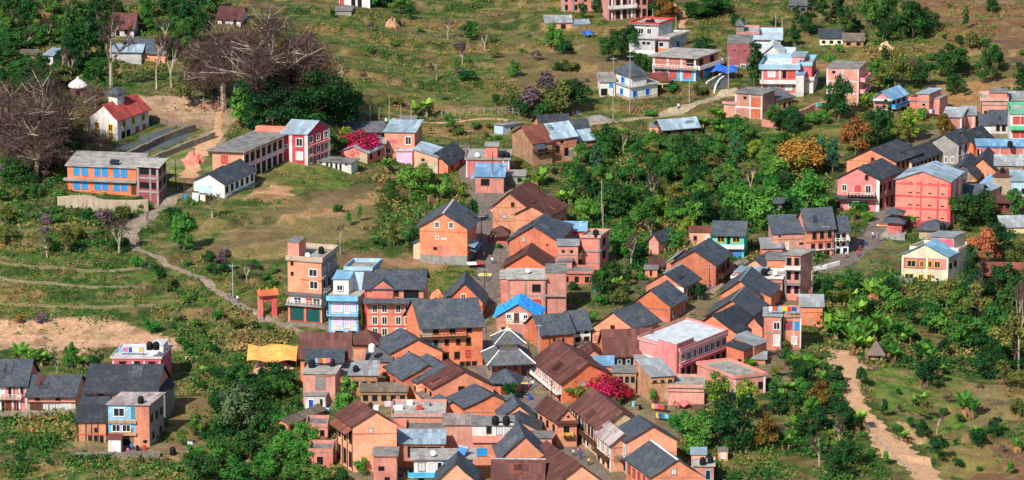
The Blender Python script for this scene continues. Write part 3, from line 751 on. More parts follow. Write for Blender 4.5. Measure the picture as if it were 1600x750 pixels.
# --- upper left: temple, school, barns
H('temple_house', 'white temple house with red roof and grey lantern by the bare trees', 184, 187, 34, 44, 30, 10.5, 'wh', 'gf', 19, 'rt', yd=36, n='white temple with the red roof', cat='temple',
  win=[ko('R', 24, [.2, .5, .82], 5, 9, 'y'), ko('R', 7, [.18, .34], 9, 11, 'k'), ko('R', 9, [.62, .85], 5, 6, 'r'), ko('F', 20, 2, 6, 9, 'y'), ko('F', 6, 2, 7, 11, 'y')],
  V=[(.34, .66, .30, .52, 30, 66, 'wh', 'hip', 9, 'sl', None, .7)])
H('porch_shrine', 'small orange and yellow shrine porch beside the white temple', 180, 176, 26, 14, 20, 2.2, 'ye', 'gf', 8, 'rt', cat='shrine', win=[ko('F', 12, 1, 7, 18, 'r')])
H('school_building', 'long orange brick block with blue shutters and a flat concrete roof', 214, 263, 43, 109, 8, 10.5, 'so', 'flat', 0, 'cn', ov=.45, n='orange block with blue shutters', cat='school',
  win=[ko('F', 35, [119, 132, 152, 164, 182, 194], 7, 12, 'b'), ko('F', 14, [119, 132, 152, 164, 182, 194], 7, 12, 'b'), ko('F', 12, [209], 6, 18, 'o')],
  V=[(1.0, 1.26, .10, .95, -22, 22, 'mr', None, 0, None), (1.05, 1.20, .25, .9, 22, 43, 'dg', None, 0, None)],
  x=[('band', 'F', 21, 24, 'gr', -.05, 1.0, .8)])
H('veranda_block', 'open concrete frame veranda with brick parapets at the end of the orange block', 248, 262, 60, 33, 12, 6.0, 'mr', 'flat', 0, 'cn', ov=.5, cat='veranda', n=None,
  win=[ko('F', 53, 1, 26, 10, 'k'), ko('F', 31, 1, 26, 10, 'k'), ko('R', 53, 2, 14, 10, 'k'), ko('R', 31, 2, 14, 10, 'k')],
  x=[('pil', 'F', [.03, .62, .97], 3, 'gr'), ('pil', 'R', [.5, .97], 3, 'gr'), ('band', 'F', 20, 23, 'gr', 0, 1, .12), ('band', 'F', 41, 44, 'gr', 0, 1, .12), ('band', 'R', 20, 23, 'gr', 0, 1, .12), ('band', 'R', 41, 44, 'gr', 0, 1, .12)])
H('school_building', 'long two storey peach school block with a grey flat roof', 382, 237, 47, 50, 8, 17.0, 'pe', 'flat', 0, 'cd', yd=31, ov=.9, n='peach school block', cat='school', par=None,
  win=[ko('F', 34, [351], 8, 11, 'r'), ko('R', 34, 8, 9, 13, 'k'), ko('R', 12, 8, 10, 18, 'k')],
  x=[('pil', 'R', [i / 8 + .0 for i in range(9)], 3, 'wp'), ('band', 'R', 20, 27, 'li', 0, 1, .10)], V=[(0, 1.05, .97, 1.03, 46, 56, 'co', None, 0, None)])
H('school_wing', 'red school wing with white pilasters and a blue grey tin roof', 480, 211, 47, 40, 9, 7.5, 'rd', 'ge', 15, 'tb', yd=38, ov=.3, n='red school wing', cat='school',
  win=[ko('F', 35, [468], 9, 11, 'w'), ko('F', 14, [468], 10, 11, 'W'), ko('F', 28, [447], 5, 4, 'w'), ko('R', 38, 3, 8, 10, 'w'), ko('R', 20, 3, 8, 10, 'w'), ko('R', 6, 3, 8, 9, 'w')],
  x=[('pil', 'F', [.36, .97], 5, 'wh'), ('pil', 'R', [.97], 4, 'wh'), ('band', 'R', 27, 30, 'pk', 0, 1, .4), ('band', 'R', 11, 13, 'pk', 0, 1, .4), ('band', 'F', 25, 28, 'pp', .4, .92, .05)])
H('white_hut', 'low white hut with a dark slate roof below the peach school', 351, 288, 22, 49, 22, 12.0, 'wh', 'gf', 13, 'sb', yd=29, n='white hut with the slate roof', cat='hut',
  win=[ko('R', 12, 6, 7, 11, 'k')], x=[('pan', 'F', .08, .6, 3, 17, 'lb'), ('band', 'R', 0, 3, 'gr', 0, 1, .5)])
H('outhouse', 'white flat roofed outhouse with three dark doorways by the red school wing', 549, 255, 17, 55, 14, 3.2, 'wh', 'flat', 0, 'cd', yd=24, ov=.4, n='white outhouse', cat='outhouse',
  win=[ko('F', 8, [511, 517.5, 525.5, 532], 4, 13, 'k'), ko('F', 14, [541, 501], 5, 3, 'v')])
H('cottage', 'coral cottage with a grey tin roof under the red bougainvillea', 574, 239, 17, 42, 12, 6.0, 'co', 'gf', 9, 'tb', yd=32, n='coral cottage under the bougainvillea', grp=GC,
  x=[('pan', 'F', .62, 1.0, 0, 15, 'be')], win=[ko('F', 3, [552], 6, 6, 'k'), ko('R', 9, 2, 7, 8, 'k')])
H('annex', 'small plain coral annex behind the coral cottage', 602, 224, 26, 18, 4, 4.0, 'co', 'flat', 0, 'cn', cat='annex', grp=GC)
H('shed', 'wide open fronted shed with a grey slate roof behind the bougainvillea', 596, 207, 10, 56, 5, 8, 'dg', 'ge', 8, 'sg', n='grey slate shed', cat='shed', win=[ko('F', 6, [555, 566, 577], 10, 6, 'k')], grp=GC)
H('pavilion', 'flat grey roofed pavilion with pale green walls behind the pink house', 644, 196, 9, 48, 3, 7, 'gn', 'flat', 0, 'cd', ov=.7, cat='pavilion', grp=GC, win=[ko('F', 5, [606, 616], 7, 6, 'k')])
H('village_house', 'pink two storey house with a tin roof and lilac porch', 648, 208, 46, 47, 4, 6, 'pe', 'sF', 7, 'tb', n='pink house with the lilac porch', grp=GC, yd=15,
  win=[ko('F', 34, [638], 8, 11, 'w'), ko('F', 18, [607], 6, 8, 'w')], V=[(.48, 1.0, -.32, .0, 0, 21, 'li', 'flat', 0, 'cn', ('li', .3))], x=[('pan', 'F', .15, .42, 29, 35, 'pp')])
H('cottage', 'peach and bare plaster cottage with a sloping blue grey tin roof', 684, 246, 26, 37, 10, 6.5, 'pe', 'sR', 9, 'tb', yd=16, n='peach cottage with the sloping tin roof', grp=GC, x=[('pan', 'F', .12, 1.0, 0, 20, 'be')], win=[ko('F', 21, [661], 5, 4, 'v')])
H('cottage', 'small orange cottage with a black slate roof at the top of the street', 700, 258, 15, 38, 15, 9, 'pe', 'gf', 17, 'sb', yd=24, n=None, grp=GC, win=[ko('R', 8, 2, 6, 9, 'k')])
H('shack', 'blue tin shack with a rusted roof above the farmhouse', 786, 200, 10, 14, 20, 5.5, 'lb', 'sB', 3, 'tg', yd=50, cat='shack', win=[ko('R', 5, 1, 8, 6, 'k')])
# barns at the far left
H('barn', 'silver corrugated metal barn among the trees', 221, 82, 19, 47, 6, 6, 'gy', 'ge', 6, 'tb', cat='barn', n='silver metal barn', x=[('pan', 'F', .05, .98, 1, 17, 'gy')])
H('farmhouse', 'orange farmhouse with a dark slate roof behind the silver barn', 258, 84, 15, 70, 14, 7, 'or', 'ge', 14, 'sl', cat='farmhouse', n='orange farmhouse', grp=GT)
H('farmhouse', 'white farmhouse with a maroon roof at the end of the sandy lane', 209, 44, 14, 33, 6, 7, 'wp', 'ge', 16, 'mn', cat='farmhouse', grp=GT, win=[ko('F', 6, [184], 6, 10, 'k'), ko('F', 8, [198], 6, 6, 'd')])
H('farmhouse', 'maroon roofed house half hidden behind the bare trees', 376, 30, 13, 36, 10, 7, 'wp', 'ge', 12, 'mn', cat='farmhouse', grp=GT, win=[ko('F', 7, 2, 5, 7, 'k')])
H('shed', 'white and grey shed with a blue tin roof at the far left', 83, 88, 13, 16, 10, 4, 'wh', 'sF', 4, 'tb', yd=30, cat='shed', n='white shed', win=[ko('F', 6, 1, 8, 6, 'k')])
H('hut', 'brown mud hut beside the white shed', 57, 86, 16, 27, 5, 4, 'bk', 'flat', 0, 'wo', cat='hut')
H('white_house', 'white house with black water tank at the top edge of the terraces', 578, -12, 25, 48, 5, 6, 'wh', 'flat', 0, 'cn', n='white house at the top edge', cat='house', grp=GT, win=[ko('F', 10, [534], 5, 8, 'r'), ko('F', 9, [552, 562], 5, 14, 'd')])
H('grey_shed', 'low concrete shed just below the white house at the top edge', 549, 17, 9, 24, 0, 4, 'gr', 'flat', 0, 'cd', cat='shed')

# --- farmhouse group beside the street
H('farmhouse', 'brown brick farmhouse with rusty striped tin roof', 833, 225, 34, 30, -27, 10, 'bk', 'ge', 17, 'ru', yd=-27, n='brown brick farmhouse', cat='farmhouse', ov=.4,
  win=[ko('F', 19, [845, 855], 5, 8, 'k')], x=[('bal', 'F', 20, 1.0, 0, 1, 'wd', 'wood', False), ('awn', 'F', 34, 1.2, 0, .55, 'sl', 1.1)])
H('farmhouse', 'orange brick farmhouse with grey blue tin roof joined to the brown farmhouse', 863, 218, 36, 38, -25, 9, 'od', 'ge', 15, 'tb', yd=-27, cat='farmhouse', ov=.4, n=None,
  win=[ko('F', 20, [871], 5, 8, 'd'), ko('F', 14, [885], 7, 13, 'k'), ko('F', 30, [878], 5, 4, 'k')], x=[('pan', 'F', .6, 1, 0, 16, 'be')])
H('farm_annex', 'timber porch house with pale tin roof at the right end of the farmhouse', 901, 221, 24, 27, -25, 6, 'od', 'ge', 10, 'tb', cat='annex', ov=.5, win=[ko('F', 8, [908, 918], 6, 10, 'k')], x=[('bal', 'F', 13, 1.0, 0, 1, 'wd', 'wood', False)])
H('farmhouse', 'dark slate roofed house behind the orange farmhouse', 847, 206, 24, 46, -14, 8, 'or', 'ge', 17, 'sb', cat='farmhouse', grp=GS)
H('farmhouse', 'smaller dark slate roofed house behind the pale tin porch', 893, 208, 22, 28, -14, 7, 'or', 'ge', 13, 'sb', cat='farmhouse', grp=GS)
H('village_house', 'pink flat roofed house with a brick stair head above the street', 796, 250, 27, 68, 2, 6.5, 'pk', 'flat', 0, 'cn', yd=4, par=('gr', .35), n='pink flat roofed house', grp=GS, x=[('pil', 'F', [.02, .86, .98], 2, 'wp')], V=[(.44, .72, .1, .6, 27, 46, 'co', 'flat', 0, 'cn')])
H('shop', 'small pinkish house with sky blue tin roof and barred window', 787, 277, 25, 44, 3, 5.5, 'be', 'sF', 8, 'bt', n='small house with the sky blue roof', cat='shop', grp=GS, win=[ko('F', 17, [758], 12, 9, 'd')], x=[('pan', 'F', .0, 1, 0, 22, 'br'), ('awn', 'L', 24, 1.2, 0, 1, 'tg', .5)])
H('annex', 'low grey concrete annex beside the small sky blue roofed house', 820, 275, 13, 31, 1, 4, 'gr', 'flat', 0, 'cn', cat='annex', win=[ko('F', 7, [812], 6, 7, 'k')], grp=GS)
H('long_shed', 'long low wooden shed with pale blue tin roof beside the track', 1036, 203, 11, 56, -17, 6, 'wd', 'ge', 9, 'tb', n='long shed with the pale blue roof', cat='shed', win=[ko('F', 5, 3, 5, 5, 'k')])
H('brick_annex', 'low roofless brick annex at the left end of the long shed', 1032, 200, 9, 18, 4, 4, 'so', 'flat', 0, 'cd', ov=.05, cat='annex')

# --- far slope, top centre and right
H('white_house', 'white two tier house with blue shutters and a slate hip roof', 985, 137, 20, 43, -33, 6.5, 'wh', 'flat', 0, 'cn', yd=-36, ov=.5, n='white house with blue shutters', cat='house',
  win=[ko('F', 9, [992, 1012], 7, 9, 'B'), ko('L', 9, [.5], 7, 9, 'B'), ko('F', 27, [994], 7, 9, 'B', -.45), ko('L', 27, [.5], 7, 9, 'B', -.3)],
  V=[(.06, .62, .04, .92, 20, 37, 'wh', 'hip', 14, 'sl', None, .55)], x=[('band', 'F', -2, 4, 'be', 0, 1, .06), ('band', 'L', -2, 4, 'be', 0, 1, .06)])
H('porch_house', 'white porch with balcony beside the two tier house', 938, 129, 22, 23, -6, 5, 'wh', 'flat', 0, 'cd', par=('gr', .8), ov=.3, cat='porch', win=[ko('F', 7, [944], 10, 11, 'k'), ko('F', 18, [955], 5, 6, 'b')])
H('lean_to', 'rusty roofed lean-to behind the white house with blue shutters', 1012, 129, 14, 34, -8, 4, 'cr', 'sF', 5, 'ru', cat='shed', win=[ko('F', 6, [1030, 1040], 9, 8, 'k')])
H('village_house', 'sky blue and brick house with a wide flat roof and balcony', 1087, 91, 36, 66, 12, 8, 'br', 'flat', 0, 'cn', yd=40, ov=.8, low=(19, 'cy'), n='sky blue and brick house', grp=GT,
  win=[ko('F', 9, [1052], 9, 11, 'r'), ko('F', 10, [1074], 10, 11, 'r'), ko('F', 12, [1025, 1036], 6, 4, 'r'), ko('F', 28, [1080], 16, 11, 'k'), ko('R', 9, 2, 7, 12, 'r'), ko('R', 27, 2, 10, 10, 'k')],
  x=[('pil', 'F', [.01, .34, .66, .98], 3, 'wp'), ('bal', 'F', 18, .9, 0, 1.03, 'gr', 'wh', False), ('bal', 'R', 18, 1.2, 0, 1.1, 'wh', 'wh', True)])
H('village_house', 'grey three tier concrete house with red trimmed roof terraces', 1045, 62, 26, 62, 8, 7, 'gy', 'flat', 0, 'cn', yd=38, par=('gy', .5), ov=.5, n='grey three tier house', grp=GT, low=(8, 'wh'),
  win=[ko('F', 19, [1006, 1013], 5, 4, 'v'), ko('F', 14, [1026], 5, 17, 'k'), ko('F', 18, [1033], 6, 6, 'k'), ko('F', 35, [992, 1000], 8, 8, 'w', -1.5), ko('F', 35, [1013], 6, 8, 'w', -1.5), ko('R', 14, 1, 7, 9, 'B')],
  V=[(-.05, .62, .25, 1.0, 26, 45, 'gy', 'flat', 0, 'cn', ('redp', .45), .5)], x=[('pan', 'F', .72, .98, 2, 12, 'so'), ('band', 'F', 26, 28, 'pp', .66, 1.02, .55)])
H('row_house', 'long unfinished brick row house with pillars at the top edge', 877, -14, 32, 74, -2, 7, 'br', 'flat', 0, 'cd', n='brick row house at the top edge', cat='row house', grp=GT, win=[ko('F', 21, 5, 6, 12, 'k'), ko('F', 6, 5, 6, 9, 'k')], x=[('pil', 'F', [.05, .25, .45, .65, .85], 4, 'gr')])
H('row_house', 'pink row house with two balconies and white pillars at the top edge', 950, -8, 40, 62, -16, 8, 'pk', 'flat', 0, 'cn', n='pink row house at the top edge', cat='row house', grp=GT, win=[ko('F', 27, 6, 5, 10, 'd'), ko('F', 8, 6, 5, 11, 'd')], x=[('bal', 'F', 18, 1.2, 0, .7, 'gr', 'wh', True), ('pil', 'F', [.1, .35, .6], 3, 'wh')])
H('small_house', 'small orange house showing behind the rust coloured tree at the top edge', 1022, -8, 18, 14, 0, 4, 'so', 'flat', 0, 'cn', cat='house', grp=GT)
H('shelter', 'low orange shelter with a long tin roof below the brick row house', 853, 37, 11, 40, -4, 4, 'pe', 'sF', 4, 'tg', cat='shelter', grp=GT, win=[ko('F', 6, [880], 6, 6, 'd')], V=[(1.0, 1.7, 0, 1, 0, 9, 'gr', 'flat', 0, 'tb')])
H('village_house', 'dark maroon brick tower house with blank walls', 1174, 69, 38, 38, 5, 7, 'mr', 'flat', 0, 'cd', n='maroon brick tower house', grp=GT, ov=.1, win=[ko('F', 27, [1147, 1164], 4, 2, 'v'), ko('F', 3, [1161], 6, 6, 'w')], low=(5, 'gr'))
H('village_house', 'cyan and white terraced house with grey stair turret', 1184, 54, 24, 32, 3, 6, 'wh', 'flat', 0, 'cn', par=('pk', .4), n='cyan terraced house', grp=GT, win=[ko('F', 17, [1158, 1172], 5, 10, 'c'), ko('F', 16, [1180], 4, 8, 'c')], V=[(-.05, .3, .2, .7, 24, 36, 'gr', 'hip', 6, 'sg', None, .3)], x=[('pan', 'F', .5, .75, 8, 22, 'tq')])
H('village_house', 'pale blue terrace house with a curved parapet high on the slope', 1219, 62, 22, 38, 3, 6, 'wh', 'flat', 0, 'cw', par=('lb', .9), grp=GT, ov=.6, n=None, win=[ko('F', 12, 3, 5, 6, 'c')])
H('village_house', 'white gabled house with pale blue terraces behind the red terrace house', 1222, 84, 22, 30, 6, 5, 'wh', 'gf', 12, 'cw', grp=GT, win=[ko('F', 12, [1210], 6, 9, 'c')], V=[(1.0, 1.6, 0, 1, 0, 17, 'lb', 'flat', 0, 'cw', ('lb', .8))])
H('village_house', 'red and white terrace house with sky blue roof parapet', 1246, 108, 40, 56, 1, 8, 'rd', 'flat', 0, 'cw', yd=12, par=('pb', .95), ov=.6, n='red and white terrace house', grp=GT,
  win=[ko('F', 32, [1205], 10, 8, 'W'), ko('F', 32, [1236], 9, 8, 'r'), ko('F', 31, [1225], 6, 12, 'k'), ko('F', 11, [1205, 1232], 12, 9, 'G')],
  x=[('pil', 'F', [.02, .5, .98], 3, 'wh'), ('bal', 'F', 18, 1.0, -.05, 1.0, 'wh', 'wh', True), ('band', 'F', -4, 2, 'wh', 0, 1, .3)],
  V=[(.98, 1.2, -.18, .25, -20, 34, 'wh', 'flat', 0, 'bt'), (1.2, 1.42, .1, .9, -14, 20, 'wh', 'flat', 0, 'cn', ('wp', .8)), (1.0, 1.36, .15, .95, 20, 42, 'rd', 'flat', 0, 'cn', ('pb', .8), .2), (.75, 1.1, .5, 1.0, 42, 52, 'pk', 'flat', 0, 'tb')])
H('village_house', 'flat roofed salmon brick house with pale corner columns above the meadow', 1191, 148, 38, 42, 15, 5, 'br', 'flat', 0, 'cd', yd=36, n='salmon brick house above the meadow', grp=GT, ov=.4, win=[ko('F', 31, [1164], 5, 4, 'k')],
  x=[('pil', 'F', [.02, .55, .97], 2.4, 'wp'), ('band', 'F', 15, 17.5, 'wp', 0, 1, .04), ('pan', 'F', .58, .95, 1, 32, 'od')], V=[(-.42, 0, 0, .9, 0, 19, 'br', 'flat', 0, 'cd', ('br', .5))])
H('village_house', 'low brick house with grey roof in front of the red terrace house', 1213, 157, 20, 26, -38, 5.5, 'bk', 'sF', 5, 'sg', grp=GT, win=[ko('F', 9, 3, 5, 9, 'k'), ko('L', 8, [.6], 6, 9, 'k')], ov=.5)
H('village_house', 'tall blank brick house with pale columns behind the dark tree', 1341, 108, 57, 50, 5, 6, 'br', 'flat', 0, 'cd', yd=20, n='tall blank brick house', grp=GT, ov=.15, win=[ko('F', 51, [1302], 5, 4, 'v')],
  x=[('pil', 'F', [.02, .5, .98], 2.2, 'wp'), ('band', 'F', 36, 38, 'wp', 0, 1, .04), ('band', 'F', 17, 19, 'wp', 0, 1, .04), ('bal', 'R', 36, 1.3, .1, .9, 'wp', 'pinkp', True), ('bal', 'R', 18, 1.3, .1, .9, 'wp', 'pinkp', True)])
H('village_house', 'pink house with blue gabled tin roof and blue balcony', 1392, 155, 23, 27, 5, 6, 'pk', 'gf', 11, 'bt', yd=38, n='pink house with the blue gabled roof', grp=GT, low=(7, 'wh'),
  win=[ko('R', 16, 3, 7, 9, 'k'), ko('R', 4, 2, 7, 7, 'k'), ko('F', 3, [1372], 6, 6, 'w')], x=[('bal', 'R', 9, 1.2, 0, 1, 'wh', 'blue', True), ('awn', 'F', 23, 1.0, -.05, 1.05, 'cw', .25)])
H('village_house', 'brick house with tin roof and stepped wings below the orange bank', 1451, 147, 36, 18, 6, 5, 'br', 'flat', 0, 'tb', yd=36, n='stepped brick house', grp=GT, win=[ko('F', 19, [1443], 4, 3, 'k'), ko('R', 26, 1, 4, 4, 'v')],
  x=[('band', 'F', 23, 25, 'gr', 0, 1, .04), ('band', 'R', 23, 25, 'gr', 0, 1, .04)], V=[(-.75, 0, .1, .9, 0, 24, 'br', 'flat', 0, 'cn', ('br', .7)), (1.0, 1.5, .4, 1.1, 0, 26, 'br', 'flat', 0, 'cn')])
H('shed', 'brick shed with grey tin roof below the stepped brick house', 1502, 184, 23, 29, 2, 5, 'br', 'sF', 5, 'tg', yd=15, cat='shed', n='brick shed with the grey tin roof', low=(6, 'gr'), x=[('pil', 'F', [.03, .24, .97], 2, 'wp')], grp=GE)
H('shed', 'second brick shed with grey tin roof, deeper in the lane', 1524, 181, 20, 18, 2, 5, 'br', 'sF', 4, 'tg', cat='shed', x=[('pil', 'F', [.05, .8], 2, 'wp')], grp=GE)
H('village_house', 'brick roof terrace house behind the white slate roofed house', 1573, 158, 28, 40, 2, 5, 'br', 'flat', 0, 'cn', par=('br', .6), grp=GE, n='brick roof terrace house', win=[ko('F', 10, [1540], 5, 5, 'k')], V=[(.35, 1, .3, .9, 28, 38, 'br', 'flat', 0, 'cd')])
H('white_house', 'white house with dark slate roof beside the green balcony house', 1576, 192, 17, 28, 1, 5, 'wh', 'ge', 14, 'sl', cat='house', grp=GE, n='white house by the green balcony', win=[ko('F', 9, [1559, 1568], 4, 8, 'd'), ko('F', 15, [1563, 1570], 4, 2, 'v')], V=[(-.6, 0, .05, .9, 0, 11, 'wh', 'sF', 9, 'sl')])
H('village_house', 'mint green and white balcony house at the right edge', 1606, 178, 48, 29, 1, 6, 'wh', 'flat', 0, 'cn', par=('gn', .8), grp=GE, n='mint green balcony house', win=[ko('F', 38, [1587, 1599], 9, 9, 'r'), ko('F', 17, [1587, 1599], 9, 9, 'r')], x=[('bal', 'F', 24, .9, 0, 1, 'gn', 'gn', True), ('pan', 'F', 0, 1, 0, 8, 'cr')])
H('village_house', 'brick house with a dark doorway at the right edge above the green balcony', 1606, 158, 22, 32, 1, 5, 'br', 'sF', 4, 'tg', grp=GE, win=[ko('F', 9, [1597], 8, 13, 'k')], x=[('pil', 'F', [.03, .7], 2, 'wp')])
H('farm_shed', 'low farm shed with grey roof and yellow front on the terraces', 1317, 61, 9, 36, 2, 5, 'ye', 'sF', 5, 'sl', cat='shed', n='farm shed with the yellow front', win=[ko('F', 4, 3, 6, 5, 'k')])
H('farm_shed', 'brown farm shed beside the yellow fronted shed', 1349, 65, 8, 31, 2, 4, 'bk', 'sF', 4, 'wo', cat='shed', win=[ko('F', 4, 2, 7, 5, 'k')])
H('farm_shed', 'dark shed under the trees at the top edge', 1261, 10, 9, 26, 2, 4, 'dg', 'sF', 4, 'sg', cat='shed', win=[ko('F', 4, 2, 7, 5, 'k')])

# --- eastern street, right
H('village_house', 'orange gabled house with slate and grey tin roof at the end of the eastern street', 1399, 253, 34, 76, 8, 9, 'or', 'gf', 18, 'sb', yd=40, n='orange gabled house on the eastern street', grp=GE,
  win=[ko('F', 36, [1363], 4, 5, 'd'), ko('F', 24, [1351], 5, 7, 'd'), ko('F', 10, [1330], 8, 6, 'k'), ko('F', 22, [1390], 4, 5, 'k'), ko('R', 26, 5, 6, 11, 'k')], x=[('pil', 'R', [.2, .4, .6, .8], 3, 'co'), ('band', 'F', 33, 34, 'od', 0, 1, .06)])
H('village_house', 'pink gabled house with a slate awning and white corner pilaster', 1372, 281, 50, 64, 6, 8.5, 'pk', 'gf', 17, 'sb', yd=38, n='pink gabled house with the slate awning', grp=GE,
  win=[ko('F', 53, [1353], 4, 6, 'd'), ko('F', 36, [1319], 6, 9, 'w'), ko('F', 33, [1340], 7, 12, 'r'), ko('F', 34, [1356], 7, 12, 'w'), ko('F', 11, [1330, 1344], 7, 9, 'w'), ko('F', 9, [1310], 6, 10, 'k'), ko('R', 34, 5, 6, 13, 'k'), ko('R', 12, 4, 7, 15, 'k')],
  x=[('pil', 'F', [.985], 5, 'wh'), ('awn', 'F', 24, 1.4, -.03, .96, 'sl', .5), ('bal', 'F', 25, 1.3, .25, .9, 'wd', 'wh', False), ('bal', 'R', 22, 1.2, .1, .95, 'wd', 'wood', False), ('pil', 'R', [.33, .66, .97], 3, 'pk')])
H('apartment_block', 'tall coral red apartment block with shallow blue tin roof', 1483, 285, 72, 84, 10, 8, 'co', 'gf', 14, 'tb', yd=24, n='tall coral red block', cat='apartment block', ov=.35,
  win=[ko('F', z, [1422, 1434, 1452, 1472], 6, 2, 'v') for z in (15, 34, 53, 68)],
  x=[('band', 'F', z, z + 3, 'sk', 0, 1, .05) for z in (8, 27, 46, 65)] + [('pil', 'F', [.35, .47, .78], 3, 'sk'), ('pan', 'F', 0, 1, -6, 8, 'mr'), ('pil', 'R', [.3, .75], 8, 'wh'), ('pil', 'F', [.985], 5, 'sk')])
H('village_house', 'long cream house with dark slate roof and timber columns', 1424, 254, 26, 28, 20, 12.5, 'cr', 'gf', 15, 'sb', yd=38, n='long cream house', grp=GE, win=[ko('R', 16, 8, 5, 12, 'd'), ko('R', 5, 8, 5, 7, 'k')], x=[('pil', 'R', [.06 + .125 * i for i in range(8)], 2.5, 'wd')])
H('village_house', 'grey plastered gable house with white and blue columns', 1495, 224, 33, 41, 5, 6, 'gr', 'gf', 13, 'sb', yd=42, n='grey plastered gable house', grp=GE, win=[ko('R', 20, 3, 6, 14, 'c'), ko('F', 7, [1478, 1488], 4, 9, 'w')], x=[('pil', 'R', [.05, .35, .65, .95], 3, 'wh')])
H('village_house', 'orange gable house with big dark slate roof beside the grey gable', 1520, 224, 26, 34, 5, 6.5, 'or', 'gf', 16, 'sb', yd=42, grp=GE, n='orange house beside the grey gable', win=[ko('F', 19, [1500], 4, 4, 'k'), ko('R', 17, 3, 6, 9, 'k')])
H('village_house', 'wide salmon brick house with blue roof rim at the right edge', 1612, 229, 34, 86, 2, 5, 'br', 'flat', 0, 'bt', n='wide salmon brick house', grp=GE, x=[('band', 'F', 31, 34.5, 'bu', 0, 1, .1), ('pil', 'F', [.06, .42, .85], 2, 'wp')], win=[ko('F', 22, [1530], 5, 12, 'd')])
H('village_house', 'black slate roofed house in front of the grey plastered gable', 1526, 279, 16, 46, 8, 9, 'bk', 'gf', 20, 'sb', yd=16, grp=GE, n='black slate house', win=[ko('F', 8, [1520], 4, 6, 'w')])
H('village_house', 'second black slate house with a small orange gable', 1556, 268, 16, 44, 8, 8, 'or', 'gf', 20, 'sb', yd=14, grp=GE, win=[ko('F', 8, [1545], 4, 5, 'd')])
H('village_house', 'tall stained beige house with tin patched flat roof', 1578, 277, 36, 27, 8, 6, 'be', 'flat', 0, 'mn', yd=25, grp=GE, n='tall beige house', win=[ko('F', 18, [1561], 4, 6, 'd'), ko('R', 22, 1, 6, 8, 'c')], x=[('awn', 'R', 20, 1.5, 0, 1, 'tg', .4)])
H('shop_house', 'low tin roofed house with white tanks behind the beige house', 1598, 260, 22, 46, 2, 5, 'bk', 'sF', 6, 'tg', cat='house', grp=GE)
H('small_house', 'orange house with pale blue shed roof beside the beige house', 1548, 290, 22, 17, 8, 4, 'so', 'sF', 7, 'bt', yd=35, cat='house', grp=GE)
H('small_house', 'coral house with grey green tin roof above the rust coloured bush', 1541, 301, 22, 15, 8, 6, 'so', 'sR', 6, 'tb', yd=36, cat='house', grp=GE, n='coral house above the rust bush')
H('balcony_house', 'dark balcony house with rusty red railings beside the coral red block', 1530, 304, 30, 36, 6, 5, 'dg', 'ge', 10, 'sl', yd=20, cat='house', grp=GE, win=[ko('F', 18, 4, 6, 9, 'k'), ko('F', 6, 4, 6, 9, 'w')], x=[('bal', 'F', 12, 1.2, 0, 1, 'wd', 'redp', True), ('awn', 'F', 13, 1.6, .3, 1, 'sl', .4)])
H('balcony_house', 'maroon railed house with slate roof squeezed behind the coral red block', 1508, 282, 34, 22, 6, 5, 'mw', 'sF', 6, 'sl', cat='house', grp=GE, win=[ko('F', 14, 2, 6, 8, 'k')], x=[('bal', 'F', 8, 1.0, 0, 1, 'wd', 'maroon', True)])
H('shop_house', 'teal roofed shop house at the right edge of the eastern street', 1606, 284, 32, 27, 4, 5, 'lb', 'sF', 6, 'tb', cat='shop', grp=GE, n='teal roofed shop', win=[ko('F', 17, 2, 7, 9, 'k'), ko('F', 6, 2, 8, 9, 'p')])
H('hut', 'small maroon brick hut at the foot of the beige house', 1580, 316, 14, 22, 2, 3.5, 'mr', 'ge', 6, 'mn', cat='hut', win=[ko('F', 7, 2, 6, 6, 'k')])
H('hut', 'grey walled hut with hipped slate roof in front of the coral red block', 1472, 358, 16, 36, 6, 4.5, 'be', 'hip', 10, 'sl', yd=20, cat='hut', n='grey hut with the hipped roof')
H('yellow_house', 'yellow and red house with pale blue gabled roof and terrace', 1481, 401, 40, 72, 8, 3.6, 'ye', 'gf', 18, 'bt', yd=36, n='yellow house', cat='house', ov=.45,
  win=[ko('F', 27, [1424], 12, 9, 'y'), ko('F', 27, [1440], 5, 8, 'y'), ko('F', 27, [1451, 1464], 8, 9, 'y'), ko('F', 6, [1421], 12, 9, 'y'), ko('F', 6, [1439], 6, 8, 'y'), ko('F', 6, [1452], 6, 9, 'y'), ko('R', 24, 2, 8, 9, 'k')],
  x=[('pan', 'F', .04, .52, 19, 36, 'pp'), ('pan', 'F', .56, .98, 19, 36, 'pp'), ('pil', 'F', [.02, .54, .98], 3, 'ye')],
  V=[(0, 1.0, 1.01, 2.4, 0, 41, 'ye', 'flat', 0, 'cn', ('ye', .7)), (.35, .85, 1.3, 2.3, 41, 62, 'ye', 'flat', 0, 'tg', None, .5), (.36, .84, 1.28, 1.31, 45, 58, 'pp', None, 0, None), (-.02, .32, -.5, 0, -8, 2, 'gr', 'flat', 0, 'cn', ('gr', .6))])
H('shed', 'maroon tin roofed shed among the tall trees at the right edge', 1612, 430, 14, 74, 3, 6, 'wd', 'ge', 12, 'ru', cat='shed', n='maroon roofed shed')
H('shed', 'pale tin roofed open shed above the tall trees at the right edge', 1566, 356, 10, 46, -4, 5, 'cr', 'sF', 6, 'tg', cat='shed')
H('forest_hut', 'slate roofed hut in the woods behind the orange street house', 1231, 316, 13, 24, 2, 4, 'gr', 'ge', 10, 'sl', cat='hut', n='slate hut in the woods', win=[ko('F', 6, 2, 6, 6, 'k')])
